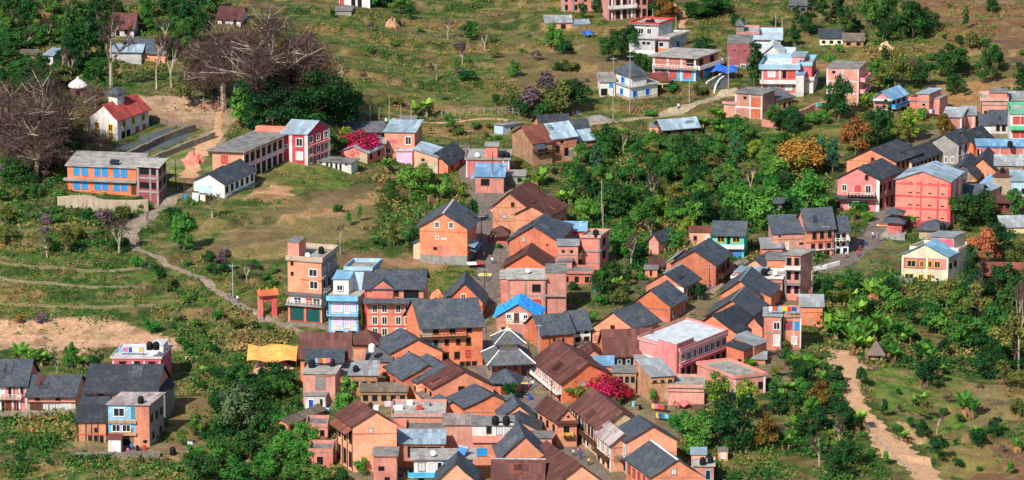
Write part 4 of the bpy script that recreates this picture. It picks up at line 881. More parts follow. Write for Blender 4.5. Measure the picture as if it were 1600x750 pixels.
H('street_house', 'tall orange house with slate roof and pink ground floor at the street bend', 1259, 358, 43, 44, -13, 6.5, 'pe', 'ge', 24, 'sl', n='orange house at the street bend', cat='house', grp=GE,
  win=[ko('F', 32, [1272, 1284, 1296], 5, 9, 'd'), ko('F', 15, [1270, 1282, 1295], 5, 7, 'd'), ko('F', 3, [1268, 1280, 1292], 9, 6, 'k')], x=[('band', 'F', 21, 23, 'od', 0, 1, .12), ('band', 'F', 9, 10.5, 'wp', 0, 1, .3), ('pan', 'F', 0, 1, 10, 21, 'pk')])
H('street_house', 'pink brick wing with slate roof at the side of the street bend house', 1207, 366, 34, 52, -6, 6, 'br', 'sF', 14, 'sl', cat='house', grp=GE, win=[ko('F', 15, [1230], 4, 10, 'W'), ko('F', 18, [1252], 7, 4, 'k'), ko('F', 30, [1218], 4, 3, 'v')])
H('street_house', 'narrow white house with slate roof beside the orange bend house', 1304, 361, 36, 22, -13, 5.5, 'wh', 'ge', 15, 'sl', cat='house', grp=GE, win=[ko('F', 27, [1309, 1318], 5, 7, 'd'), ko('F', 15, [1309, 1318], 5, 6, 'k'), ko('F', 4, 2, 7, 9, 'k')], x=[('bal', 'F', 19, .9, 0, 1, 'wd', 'wh', False)])
H('shed', 'low brick shed with tin roof below the pink brick wing', 1191, 389, 16, 31, -4, 4, 'br', 'sF', 6, 'tg', cat='shed', grp=GE, win=[ko('F', 7, [1203, 1214], 5, 10, 'k')])

# --- east row of the village
H('turquoise_house', 'turquoise two storey house with slate roof in the thicket', 1162, 367, 37, 49, 2, 6, 'tq', 'ge', 14, 'sl', yd=10, n='turquoise house', cat='house',
  win=[ko('F', 30, [1126, 1150], 10, 8, 'y'), ko('F', 28, [1138], 5, 12, 'k'), ko('F', 8, [1141], 5, 15, 'r')], x=[('bal', 'F', 16, .8, .2, 1, 'wh', 'wh', True), ('pan', 'F', .62, .94, 1, 15, 'bu'), ('pan', 'F', .05, .4, 1, 15, 'bu')])
H('annex', 'small orange box house beside the turquoise house', 1111, 363, 24, 34, 1, 4, 'pe', 'flat', 0, 'ru', cat='annex', ov=.2, win=[ko('F', 15, [1105], 6, 8, 'W'), ko('F', 15, [1086], 4, 5, 'd')])
H('brick_house', 'tall orange gable house with slate roof in front of the turquoise house', 1118, 414, 34, 68, 8, 8.5, 'od', 'gf', 21, 'sl', yd=22, n='orange gable house by the turquoise house', cat='house', grp=GE, V=[(-.16, 0, .1, .9, 0, 32, 'od', 'sL', 7, 'tb')], x=[('bal', 'R', 12, 1.3, .1, .95, 'wd', 'wood', False), ('pil', 'R', [.3, .6, .9], 3, 'wd')], win=[ko('R', 20, 3, 7, 10, 'k')])
H('brick_house', 'orange gable house with slate roof and a cream plastered end', 1068, 448, 28, 58, 12, 6.5, 'or', 'gf', 19, 'sl', yd=30, n='orange house with the cream end', cat='house', grp=GE, ridge='tb', x=[('pan', 'F', .78, 1.0, -6, 27, 'ye'), ('pil', 'R', [.2, .5, .8], 3, 'wp')], win=[ko('R', 12, 2, 8, 14, 'k')])
H('brick_house', 'lower orange gable house with stepped slate roof', 1047, 478, 25, 60, 12, 6.5, 'or', 'gf', 23, 'sl', yd=30, n='orange house with the stepped slate roof', cat='house', grp=GE, win=[ko('F', 20, [1002], 5, 7, 'G'), ko('F', 6, [1003], 4, 4, 'v'), ko('R', 10, 2, 6, 10, 'c')])
H('brick_house', 'orange gable house with dark slate roof behind the pink school', 991, 514, 24, 65, 8, 7.5, 'so', 'gf', 25, 'sl', yd=40, n='orange gable house behind the pink school', cat='house', grp=GS, win=[ko('F', 25, [957], 5, 6, 'd')])
H('brick_house', 'orange house with slate roof and small prayer flags by the temple', 846, 523, 26, 50, -15, 8, 'or', 'ge', 20, 'sl', yd=-22, n='orange house by the temple', cat='house', grp=GS, win=[ko('F', 14, [866, 880], 4, 9, 'k')])
H('white_house', 'small white house with slate roof joined to the orange house by the temple', 896, 515, 24, 27, -15, 7, 'wh', 'ge', 20, 'sl', cat='house', grp=GS, yd=-22, win=[ko('F', 18, 2, 7, 4, 'k'), ko('F', 8, 2, 7, 6, 'd')])
H('street_house', 'house under a bright blue sheet roof with a white gable', 842, 495, 34, 66, 3, 6, 'br', 'gf', 20, 'bl', yd=6, n='blue sheet roofed house', cat='house', grp=GS, ov=.7, win=[ko('F', 32, [807], 6, 13, 'o'), ko('F', 34, [795, 821], 6, 6, 'w'), ko('F', 12, [787], 7, 10, 'k')], x=[('pan', 'F', .22, .72, 22, 40, 'wh')])
H('street_house', 'pink brick flat roofed house with concrete bands above the blue roof', 852, 436, 58, 58, 1, 6.5, 'br', 'flat', 0, 'cn', n='pink brick flat roofed house', cat='house', grp=GS, ov=.4, win=[ko('F', 44, [838], 12, 10, 'd'), ko('F', 20, [838], 13, 10, 'r')],
  x=[('pil', 'F', [.02, .47, .95], 2.4, 'gr'), ('band', 'F', 31, 33.5, 'gr', 0, 1.5, .04)], V=[(1.0, 1.56, .1, 1.0, 0, 66, 'br', 'flat', 0, 'cd', None, .1), (-.2, 0, .1, .9, 0, 57, 'br', 'flat', 0, 'cn')])
H('street_house', 'low maroon roofed orange gable house behind the pink brick flat', 857, 419, 30, 70, 3, 6.5, 'or', 'gf', 22, 'mn', yd=10, cat='house', grp=GS, n='low maroon gable house')
H('street_house', 'orange gable house with two level slate roof and dark damp stains', 871, 377, 42, 75, 4, 8.5, 'od', 'gf', 23, 'sl', yd=16, n='orange gable house with damp stains', cat='house', grp=GS, win=[ko('F', 44, [818], 4, 6, 'G'), ko('F', 36, [855], 3, 4, 'v')], V=[(.5, 1.0, 1.0, 1.4, 0, 42, 'od', 'sR', 10, 'sl')])
H('street_house', 'orange gable house with worn maroon roof in the middle of the row', 858, 337, 33, 54, 6, 8, 'or', 'gf', 14, 'mn', yd=28, n='middle maroon gable house', cat='house', grp=GS, win=[ko('R', 14, 2, 6, 8, 'k')])
H('street_house', 'tall orange gable house with a broad maroon roof at the head of the row', 823, 323, 40, 53, 3, 9.5, 'or', 'gf', 21, 'mn', yd=24, n='tall maroon gable house', cat='house', grp=GS, ov=.8, win=[ko('F', 43, [801], 4, 5, 'd'), ko('F', 25, [788], 5, 5, 'G')], x=[('band', 'F', 17, 18, 'od', 0, 1, .06), ('band', 'F', 38, 39, 'od', 0, 1, .06)])
H('tin_house', 'pink walled house with flat pale blue tin roof behind the row', 915, 362, 26, 54, 2, 4.5, 'co', 'sF', 4, 'bt', cat='house', grp=GS, n='pink house with pale blue tin roof', win=[ko('F', 19, [912], 6, 7, 'k')])
H('tin_house', 'small lean-to with pale blue tin roof beside the slate gable', 898, 379, 16, 36, 2, 4, 'br', 'sF', 5, 'bt', cat='lean-to', grp=GS, win=[ko('F', 9, [893], 5, 8, 'b')])
H('brick_house', 'unfinished brick house with concrete frame and black tank', 937, 372, 52, 28, 3, 4.5, 'br', 'flat', 0, 'cn', yd=24, par=('br', .5), n='unfinished brick house', cat='house', grp=GS, x=[('band', 'F', 31, 33.5, 'gr', 0, 1, .25), ('band', 'F', 12, 14, 'gr', 0, 1, .04), ('band', 'R', 31, 33.5, 'gr', 0, 1, .25), ('pil', 'F', [.97], 2.4, 'gr'), ('pil', 'R', [.97], 2.4, 'gr')], win=[ko('R', 42, 1, 12, 12, 'k'), ko('R', 22, 1, 12, 13, 'k')])
H('brick_house', 'weathered brick house with tin terrace behind the pink brick flat', 903, 384, 46, 32, 2, 4, 'br', 'flat', 0, 'tg', cat='house', grp=GS, x=[('band', 'F', 31, 33, 'gr', 0, 1, .1)], win=[ko('F', 15, [893], 8, 12, 'k'), ko('F', 37, [880, 893], 5, 5, 'v')], V=[(-.05, .72, -.5, 0, 0, 26, 'br', 'flat', 0, 'cd')])
H('brick_yard', 'low brick outbuilding with shaded yard below the weathered brick house', 925, 428, 16, 48, 3, 4, 'br', 'flat', 0, 'cd', cat='outbuilding', grp=GS, win=[ko('F', 7, 3, 7, 9, 'k')], par=('br', .4))
H('small_house', 'small pink gable house with slate roof in the bushes', 1029, 376, 22, 15, 6, 6, 'br', 'gf', 10, 'sl', yd=36, cat='house', n='small pink gable house')
H('shed', 'tiny brick shed in the bushes', 1027, 421, 12, 19, 2, 2.4, 'so', 'flat', 0, 'cd', cat='shed', win=[ko('F', 6, [1017], 4, 8, 'k')])
H('hut', 'white hut with maroon tiled roof among the bushes', 1036, 415, 9, 20, 2, 3, 'wp', 'ge', 8, 'mn', cat='hut')
# slate cluster
H('brick_house', 'orange gable house with slate roof at the top of the slate cluster', 1205, 424, 26, 52, 8, 6, 'or', 'gf', 17, 'sl', yd=30, n='upper slate gable house', cat='house', grp=GE)
H('flat_house', 'pinkish flat roofed house with black tanks between the slate roofs', 1222, 436, 28, 78, 3, 5.5, 'br', 'flat', 0, 'cn', yd=20, par=('wp', .4), cat='house', grp=GE, n='flat roofed house with tanks', V=[(0, .55, .3, 1, 28, 34, 'br', 'flat', 0, 'tb')])
H('brick_house', 'orange gable house with slate roof and pale ridge in the slate cluster', 1186, 462, 26, 60, 10, 9, 'or', 'gf', 22, 'sl', yd=16, n='slate house with the pale ridge', cat='house', grp=GE, ridge='tb', V=[(1.0, 1.28, .1, .95, 0, 22, 'or', 'sR', 7, 'sl')])
H('brick_house', 'large slate roofed house with grey tin ridge patches', 1184, 500, 24, 82, 12, 9, 'or', 'gf', 28, 'sl', yd=18, n='large slate house', cat='house', grp=GE, ridge='tg')
H('brick_house', 'broad dark slate roofed house above the pink school', 1152, 521, 22, 76, 12, 7.5, 'so', 'gf', 26, 'sb', yd=36, n='dark slate house above the school', cat='house', grp=GE)
H('brick_house', 'narrow dark slate roofed house beside the blue window brick house', 1191, 512, 24, 28, 6, 6, 'so', 'gf', 16, 'sb', yd=24, cat='house', grp=GE)
H('balcony_tower', 'three storey brick tower with white balconies and laundry', 1250, 399, 72, 24, 6, 4.5, 'br', 'flat', 0, 'cn', yd=36, ov=.4, n='brick tower with white balconies', cat='house', grp=GE, win=[ko('F', 62, 2, 8, 12, 'k'), ko('F', 40, 2, 7, 13, 'k'), ko('F', 18, 2, 7, 12, 'k')], x=[('bal', 'F', 50, 1.0, 0, 1, 'gr', 'wh', True), ('bal', 'F', 27, 1.0, 0, 1, 'gr', 'grey', False), ('pil', 'F', [.05, .95], 2.4, 'gr'), ('pil', 'R', [.97], 2.4, 'wp')])
H('flat_house', 'orange flat walled house left of the brick balcony tower', 1226, 406, 44, 28, 2, 5, 'so', 'flat', 0, 'cd', cat='house', grp=GE)
H('brick_house', 'brick house with arched openings and tin roof above the banana slope', 1220, 494, 54, 27, 4, 5, 'br', 'flat', 0, 'tg', cat='house', grp=GE, n='brick house with arched openings', win=[ko('F', 39, [1213], 9, 10, 'w'), ko('F', 16, [1213], 8, 16, 'W')], x=[('band', 'F', 27, 29, 'gr', 0, 1, .05), ('pil', 'F', [.97], 2.4, 'gr')])
H('brick_house', 'brick house with a bright blue window beside the arched brick house', 1223, 495, 50, 28, -4, 5, 'od', 'flat', 0, 'cn', cat='house', grp=GE, n='brick house with the blue window', win=[ko('F', 36, [1243], 8, 10, 'b'), ko('F', 13, [1241], 7, 11, 'W')], x=[('pan', 'F', .05, .5, 29, 43, 'mr'), ('pil', 'F', [.6, .98], 2, 'wp')], par=('od', .5))
H('tin_house', 'orange walled house with grey tin roof at the end of the slate cluster', 1285, 480, 32, 35, 2, 5, 'so', 'sF', 6, 'tg', cat='house', grp=GE, n='orange house with grey tin roof', win=[ko('F', 8, [1279], 6, 6, 'k')])
H('small_house', 'small brick house with pale tin roof under the dark slate roofs', 1178, 541, 26, 30, 10, 4, 'od', 'sR', 12, 'tg', yd=40, cat='house', grp=GE, n='small house with pale tin roof', win=[ko('F', 10, 2, 6, 8, 'k')])
H('small_house', 'small brick house with a crooked slate roof next to the pink school', 1162, 548, 26, 27, 4, 4, 'od', 'sR', 8, 'sb', yd=30, cat='house', grp=GE, win=[ko('F', 8, 2, 6, 10, 'k')])
H('shed', 'low grey roofed shed in the garden below the slate roofs', 1196, 562, 8, 20, 3, 3, 'bk', 'sF', 3, 'tg', cat='shed', grp=GE)
# pink school
H('pink_school', 'large pink school with pale flat roof and rows of windows', 1062, 548, 46, 62, 44, 15, 'pk', 'flat', 0, 'cw', yd=39, par=('pk', .45), ov=.3, n='large pink school', cat='school',
  win=[ko('R', 33, 8, 9, 12, 'w'), ko('R', 10, 8, 7, 12, 'd'), ko('F', 32, [1056], 5, 5, 'v'), ko('F', 12, [1050], 5, 6, 'W')],
  x=[('band', 'R', 20, 24, 'pp', 0, 1, .5), ('band', 'R', 41, 46, 'pk', 0, 1, .35), ('pil', 'R', [.02, .3, .62, .98], 2.5, 'pp'), ('pil', 'R', [.08], 6, 'wh', 0, 20), ('band', 'F', 22, 25, 'wp', 0, 1, .06)],
  V=[(.52, .99, -.06, .30, 0, 58, 'pk', 'flat', 0, 'cw', None, .15)])
H('terrace_block', 'low grey terraced block with brick parapet in front of the pink school', 1147, 592, 26, 50, -20, 11, 'br', 'flat', 0, 'cn', par=('br', .5), yd=-38, ov=.2, n='low terraced block', cat='terrace', grp=GS, win=[ko('F', 11, 3, 8, 12, 'k')], x=[('pil', 'F', [.03, .96], 3, 'wp')])
H('terrace_block', 'brick walled terrace below the stair tower of the pink school', 1100, 606, 28, 56, 3, 6, 'br', 'flat', 0, 'cn', par=('br', .5), cat='terrace', grp=GS)
# --- long maroon houses
H('long_house', 'long street house with huge maroon tin roof and white balcony', 878, 598, 32, 80, -24, 15, 'so', 'gf', 25, 'mn', yd=-21, n='long maroon roofed house', cat='house', grp=GS, win=[ko('L', 22, 8, 7, 13, 'w'), ko('L', 5, 7, 7, 10, 'k'), ko('F', 26, [911], 5, 6, 'G')], x=[('bal', 'L', 12, 1.1, .02, .98, 'wd', 'wh', True), ('pil', 'L', [.06, .3, .55, .8], 3, 'wp')])
H('long_house', 'wide house with plain maroon roof joined behind the long street house', 946, 555, 26, 74, -7, 8, 'or', 'ge', 29, 'mn', n='wide maroon roofed house', cat='house', grp=GS, win=[ko('F', 14, [962, 975, 987], 5, 11, 'k'), ko('F', 15, [968, 982], 4, 6, 'c')], x=[('pan', 'F', .1, .6, 2, 22, 'cr')], V=[(-.5, 0, .1, .8, 0, 18, 'or', 'gf', 14, 'mn')])
H('tin_house', 'brick house with light grey tin roof beside the pink school', 994, 564, 20, 40, -8, 5, 'or', 'sF', 8, 'tg', cat='house', grp=GS, n=None, win=[ko('F', 11, [1018, 1028], 6, 6, 'k')])
H('tin_house', 'brown brick house with patched grey tin roof in front of the pink school', 1017, 589, 40, 36, -10, 6, 'bk', 'sF', 12, 'tg', yd=-26, cat='house', grp=GS, n='brown house with patched tin roof', win=[ko('F', 32, 3, 6, 5, 'k')])
H('tin_house', 'cluttered low house with dark slab roof between the maroon roofs', 993, 582, 34, 36, 2, 4, 'bk', 'flat', 0, 'cd', cat='house', grp=GS, win=[ko('F', 23, 4, 6, 10, 'k')], n=None)
H('tin_house', 'small house with sky blue tin roof tucked beside the maroon roof', 957, 572, 26, 28, 1, 3.5, 'or', 'sF', 5, 'bt', cat='house', grp=GS)
# --- bottom right street row
H('row_house', 'street house with worn maroon tin roof and timber columns', 938, 671, 46, 68, -20, 14.5, 'cr', 'gf', 23, 'mn', yd=-21, n='street house with worn maroon roof', cat='house', grp=GS, win=[ko('L', 32, 9, 6, 15, 'd'), ko('L', 10, 8, 7, 12, 'k')], x=[('bal', 'L', 20, 1.1, .02, .98, 'wd', 'wood', False), ('pil', 'L', [.04, .2, .36, .52, .68, .84, .98], 3, 'wp')])
H('row_house', 'street house with grey and rust striped tin roof', 954, 694, 44, 40, -18, 7, 'so', 'gf', 15, 'tr', yd=-21, n='house with the striped tin roof', cat='house', grp=GS, win=[ko('L', 30, 3, 7, 14, 'w'), ko('L', 9, 3, 8, 12, 'k')], x=[('bal', 'L', 19, 1.1, .02, .98, 'wd', 'wood', False), ('pil', 'L', [.3, .65, .98], 3, 'wp')])
H('row_house', 'orange gable street house with slate roof and white columns', 979, 689, 52, 78, -3, 6, 'so', 'gf', 23, 'sl', yd=-22, n='slate gable house with white columns', cat='house', grp=GS, win=[ko('L', 34, 3, 6, 17, 'w'), ko('L', 9, 3, 7, 13, 'k')], x=[('pil', 'L', [.04, .35, .66, .97], 4, 'gy'), ('bal', 'L', 22, 1.3, .02, .98, 'wd', 'grey', False), ('band', 'F', 33, 34, 'od', 0, 1, .06)])
H('row_house', 'nearest orange gable house with slate roof and white ridge line', 1018, 744, 60, 78, -2, 11, 'so', 'gf', 26, 'sl', yd=-23, n='nearest slate gable house', cat='house', grp=GS, ridge='wh', win=[ko('F', 68, [1052], 7, 8, 'G'), ko('L', 45, 5, 6, 12, 'd'), ko('L', 18, 5, 7, 14, 'k')], x=[('band', 'F', 58, 59.5, 'od', 0, 1, .06), ('pil', 'L', [.1, .3, .5, .7, .9], 3, 'rd')])
H('tin_house', 'small pinkish house with pale tin terrace and two black tanks', 1115, 728, 34, 32, 2, 4.5, 'br', 'flat', 0, 'cn', cat='house', grp=GS, n='house with the two black tanks', win=[ko('F', 20, [1106], 6, 14, 'c')], V=[(-.1, .6, .8, 1.6, 0, 42, 'br', 'flat', 0, 'tb')])
H('gate_house', 'small orange house with maroon roof and stair standing in the street', 870, 656, 42, 31, -3, 8, 'so', 'gf', 17, 'mn', yd=-26, n='gate house in the street', cat='house', grp=GS, win=[ko('F', 47, [888], 4, 4, 'k'), ko('F', 27, [885], 9, 10, 'k'), ko('L', 26, 3, 8, 12, 'k')], x=[('awn', 'F', 41, .9, -.1, 1.1, 'mn', .35), ('bal', 'F', 16, .9, .3, .8, 'wd', 'yellow', False)])
# --- west side of the street: tower, blue, peach houses
H('tower_house', 'tall pink tower house with green shop shutters and roof terrace', 503, 410, 96, 53, 14, 8.5, 'pe', 'flat', 0, 'cn', yd=19, par=('be', .9), n='tall pink tower house', cat='house', ov=.35, low=(56, 'so'),
  win=[ko('F', 79, [490], 12, 10, 'w'), ko('F', 60, [491], 12, 11, 'w'), ko('F', 33, [465, 495], 11, 11, 'w'), ko('F', 30, [483], 8, 15, 'r'), ko('F', 13, [464, 489], 22, 22, 'g'), ko('F', 91, [457], 5, 7, 'k'), ko('F', 75, [457], 5, 7, 'k'), ko('R', 79, 3, 7, 12, 'w'), ko('R', 58, 3, 8, 13, 'k'), ko('R', 34, 3, 7, 12, 'w'), ko('R', 13, 2, 8, 14, 'k')],
  x=[('band', 'F', 44, 47, 'dg', -.06, 1.03, .8), ('band', 'F', 27, 28.5, 'gr', -.06, 1.03, .8), ('bal', 'R', 48, 1.0, .05, .98, 'gr', 'grey', False), ('bal', 'F', 28.6, .8, 0, 1.0, 'gr', 'wh', False), ('band', 'R', 44, 47, 'dg', 0, 1, .6), ('band', 'R', 70, 73, 'gr', 0, 1, .5), ('pil', 'F', [.02, .52, .98], 3, 'rd', 0, 44), ('pan', 'F', .04, .98, 28.6, 44, 'wp'), ('band', 'F', 66, 68, 'co', .4, 1, .04), ('pan', 'R', 0, 1, 0, 95, 'gr')],
  V=[(0, .33, .02, .48, 94, 123, 'co', 'flat', 0, 'cd', None, .12)])
H('blue_house', 'pale blue house with white roof room and two balconies', 560, 464, 62, 46, 3, 8, 'lb', 'flat', 0, 'cn', yd=17, n='pale blue house', cat='house', ov=.3, win=[ko('F', 45, [527], 13, 11, 'p'), ko('F', 44, [543], 7, 14, 'P'), ko('F', 45, [555], 8, 10, 'p'), ko('F', 24, [527], 13, 11, 'p'), ko('F', 22, [543], 7, 14, 'P'), ko('F', 24, [555], 8, 10, 'p'), ko('F', 4, [531, 552], 15, 9, 'k'), ko('F', 74, [531], 8, 8, 'w', -.9)],
  x=[('bal', 'F', 58, 1.1, -.06, 1, 'cyan', 'cy', True), ('bal', 'F', 34, 1.1, -.06, 1, 'cyan', 'lb', False), ('pan', 'F', 0, 1, 10, 18, 'wh'), ('pil', 'F', [.04, .52, .96], 2.6, 'cy')],
  V=[(.1, .62, .14, .5, 62, 86, 'wh', 'sF', 6, 'bt'), (.35, 1.25, .5, 1.2, 62, 94, 'lb', 'flat', 0, 'cn', ('pb', .7))])
H('peach_house', 'three storey peach house with red trim and many white framed windows', 662, 450, 78, 92, 1, 7, 'pe', 'ge', 20, 'sl', yd=6, n='peach house with white framed windows', cat='house', grp=GS,
  win=[ko('F', 71, [588, 601], 6, 12, 'w'), ko('F', 68, [643], 24, 13, 'k'), ko('F', 70, [620], 5, 8, 'd')] + [ko('F', z, [586, 601, 622.5, 637, 654], 7, 11, 'w') for z in (46, 27, 9)],
  x=[('awn', 'F', 62, 1.5, -.02, 1.02, 'sl', .7), ('band', 'F', 36, 37.5, 'rd', 0, 1, .05), ('band', 'F', 17, 18.5, 'rd', 0, 1, .05), ('pil', 'F', [.02], 3, 'rd'), ('pan', 'F', .14, .48, 62, 77, 'co')],
  V=[(.13, .49, -.05, .4, 62, 78, 'co', 'gf', 12, 'sl', None, .2)])
H('small_gable_house', 'small slate gabled house with a white framed attic window', 754, 472, 30, 58, 3, 7, 'or', 'gf', 29, 'sl', n='small slate gabled house', cat='house', grp=GS, ov=.8, win=[ko('F', 36, [724], 6, 12, 'w'), ko('F', 33, [712, 736], 3, 3, 'v'), ko('F', 12, [741], 5, 5, 'k'), ko('F', 14, [723], 8, 8, 'G')])
H('brick_block', 'four storey orange brick house with slate roof and rows of dark windows', 657, 507, 66, 97, -7, 7.5, 'so', 'ge', 29, 'sl', yd=-22, n='four storey orange brick house', cat='house', grp=GS, ov=.9,
  win=[ko('F', 56, [681, 707, 733], 7, 9, 'd'), ko('F', 37, [681, 698, 716], 5, 8, 'd'), ko('F', 37, [732], 6, 11, 'd'), ko('F', 16, [697, 714], 7, 10, 'd'), ko('F', 18, [731], 6, 10, 'r'), ko('F', 2, [722, 731, 741], 6, 6, 'd')],
  x=[('bal', 'F', 44, .9, 0, .74, 'wd', 'wood', False), ('pan', 'F', 0, .2, 44.5, 64, 'be'), ('pan', 'F', 0, .34, 18, 44, 'gr'), ('band', 'F', 44, 46, 'wd', .0, .74, .3)])
H('brick_house_large', 'three storey brick gable house with slate roof on a grey plinth', 730, 357, 58, 74, 8, 9, 'so', 'gf', 22, 'sl', yd=12, n='brick gable house on the grey plinth', cat='house', grp=GS, ov=.9, low=(15, 'gr'), ridge='wp',
  win=[ko('F', 62, [683, 705], 6, 8, 'w'), ko('F', 42, [683], 4, 4, 'w'), ko('F', 25, [680], 5, 3, 'd')], x=[('band', 'F', 51, 52, 'od', 0, 1, .06), ('awn', 'R', 32, 1.6, .0, .5, 'tb', .5), ('awn', 'R', 24, 1.7, .1, .8, 'bt', .6), ('pan', 'F', .45, .56, 39, 42, 'wp')], V=[(-.18, 0, .2, .8, 0, 26, 'cr', 'sL', 6, 'sl')])
# --- houses between tent and street
H('maroon_house', 'orange house with maroon and slate roof next to the orange tarpaulin', 546, 558, 46, 76, 1, 7.5, 'so', 'ge', 28, 'mn', n='maroon roofed house by the tarpaulin', cat='house', grp=GS, x=[('awn', 'F', 60, 3.6, .1, .92, 'sl', 1.9)], win=[ko('F', 33, 4, 7, 8, 'k')])
H('terrace_house', 'brick terrace house with grey plaster patch and roof railings', 524, 584, 50, 50, 2, 5, 'br', 'flat', 0, 'cn', yd=10, n='brick terrace house with railings', cat='house', grp=GS, x=[('pan', 'F', .38, .72, 24, 46, 'gr'), ('band', 'F', 46, 50, 'od', .4, .9, .1)], V=[(.1, .75, -.35, -.02, 0, 20, 'wh', 'flat', 0, 'cd')], win=[ko('F', 8, [487], 7, 12, 'N', 1.75), ko('F', 9, [503], 4, 12, 'k', 1.75)])
H('hip_house', 'orange house with small maroon hipped roof and white tank', 590, 536, 32, 38, 1, 5.5, 'od', 'hip', 14, 'mn', cat='house', grp=GS, n='house with the maroon hipped roof', win=[ko('F', 24, [578], 6, 6, 'k')])
H('gable_house', 'orange gable house with slate roof in front of the peach house', 611, 551, 30, 80, -4, 7, 'so', 'gf', 20, 'sl', yd=-26, n='orange gable house below the peach house', cat='house', grp=GS, win=[ko('F', 30, [639], 4, 5, 'k')])
H('lean_to', 'orange lean-to with grey slate roof in front of the slate gable', 611, 566, 20, 38, 3, 4.5, 'pe', 'sF', 8, 'sg', cat='lean-to', grp=GS, x=[('pan', 'F', .0, .45, 4, 18, 'cr')])
H('gable_house', 'long slate roofed house with plants on its wall', 630, 592, 32, 76, -8, 8, 'od', 'gf', 20, 'sl', yd=-25, cat='house', grp=GS, n=None, win=[ko('L', 16, 3, 7, 10, 'k')])
H('gable_house', 'slate roofed house behind the maroon tin gable', 653, 597, 32, 84, -6, 8, 'so', 'gf', 23, 'sl', yd=-25, cat='house', grp=GS, n=None, win=[ko('L', 18, 3, 7, 11, 'k')])
H('gable_house', 'orange gable house with maroon tin roof and two square attic windows', 677, 606, 36, 94, -5, 7, 'so', 'gf', 25, 'mn', yd=-25, n='orange gable house with maroon tin roof', cat='house', grp=GS, win=[ko('F', 33, [721, 741], 8, 8, 'd'), ko('L', 22, 3, 7, 12, 'k')], x=[('awn', 'L', 20, 1.2, .05, .95, 'wo', .5)])
H('gable_house', 'orange house with wavy double slate roof and blank gable', 726, 637, 28, 84, -2, 6.5, 'so', 'gf', 20, 'sl', yd=-28, n='house with the wavy slate roof', cat='house', grp=GS, V=[(-.42, 0, .15, .85, 0, 24, 'so', 'gf', 11, 'sl', None, .4)])
H('salmon_house', 'tall salmon gable house with maroon roof and dark timber side', 552, 664, 74, 68, -2, 7, 'so', 'gf', 21, 'mn', yd=-27, n='tall salmon gable house', cat='house', grp=GS, win=[ko('F', 66, [580], 5, 7, 'G'), ko('L', 52, 3, 8, 20, 'k'), ko('L', 18, 3, 7, 22, 'd')], x=[('band', 'F', 60, 61.5, 'od', 0, 1, .07), ('awn', 'L', 68, 1.6, 0, 1, 'ru', .9), ('pil', 'L', [.05, .35, .65, .95], 3, 'wd')])
H('terrace_house', 'brick house with white cluttered roof terrace behind the salmon gable', 694, 651, 34, 80, 1, 8, 'br', 'flat', 0, 'cn', n='cluttered roof terrace', cat='house', grp=GS, par=('br', .5))
H('terrace_house', 'low brick house with fenced dark terrace in front of the cluttered terrace', 694, 676, 34, 58, 1, 5, 'od', 'flat', 0, 'cd', cat='house', grp=GS, par=('od', .7), n=None)
H('terrace_house', 'salmon brick house with rusty tin roof edge', 738, 664, 46, 44, 0, 4, 'br', 'sF', 5, 'tr', cat='house', grp=GS)
H('white_terrace_house', 'long house with white upper floor and two black tanks', 802, 664, 66, 64, 0, 5, 'wh', 'flat', 0, 'cd', low=(50, 'so'), n='house with white upper floor', cat='house', grp=GS, win=[ko('F', 59, [764], 6, 10, 'd'), ko('F', 58, [780, 793], 7, 12, 'G'), ko('F', 24, [753], 14, 10, 'b'), ko('F', 25, [778], 10, 7, 'G')], x=[('band', 'F', 40, 50, 'br', 0, 1, .5), ('band', 'F', 64, 69, 'wh', .5, 1, .05)])
H('tin_house', 'open fronted house with bluish tin roof and red cloths', 694, 694, 38, 74, 1, 5, 'od', 'sF', 7, 'tb', cat='house', grp=GS, n='open house with bluish roof', win=[ko('F', 28, [655, 678], 22, 13, 'k'), ko('F', 26, [640], 6, 18, 'k')], x=[('pan', 'F', .3, .5, 18, 30, 'rd'), ('pan', 'F', .75, .95, 20, 30, 'pk')])
H('cyan_house', 'white and cyan balcony house with a solar heater on its roof', 647, 716, 44, 92, -1, 4.5, 'wh', 'flat', 0, 'cn', ov=.7, n='white and cyan balcony house', cat='house', grp=GS, win=[ko('F', 31, [659], 10, 12, 'G'), ko('F', 30, [674], 9, 14, 'W'), ko('F', 29, [687], 6, 17, 'D'), ko('F', 30, [716, 726], 8, 14, 'G'), ko('F', 8, 4, 10, 10, 'k')], x=[('bal', 'F', 17, 1.1, -.1, .55, 'cyan', 'cy', True), ('pan', 'F', .48, .58, 18, 40, 'cy'), ('pan', 'F', .68, .76, 18, 40, 'cy'), ('pan', 'F', .92, 1, 18, 40, 'cy'), ('pan', 'F', 0, 1, 0, 17, 'lb')])
H('gable_house', 'slate gable roof rising at the bottom edge before the cyan house', 681, 752, 40, 62, -2, 6, 'so', 'gf', 28, 'sl', yd=4, cat='house', grp=GS, n=None)
H('hip_house', 'house with broad dark slate hipped roof beside the white upper floor', 856, 716, 40, 74, 2, 9, 'so', 'gf', 34, 'sl', yd=-8, cat='house', grp=GS, n='broad dark slate roof')
H('maroon_house', 'low house with patched maroon and grey tin roof at the bottom edge', 848, 752, 30, 78, 2, 7, 'so', 'ge', 24, 'mn', cat='house', grp=GS, n='patched maroon roof at the bottom edge', ridge='tg', win=[ko('F', 20, 3, 7, 10, 'k')])
H('maroon_house', 'street house with steep maroon roof at the bottom edge', 868, 756, 34, 74, -8, 14, 'so', 'gf', 28, 'mn', yd=-24, cat='house', grp=GS, n='steep maroon roof at the bottom edge', win=[ko('L', 18, 4, 7, 10, 'k')])
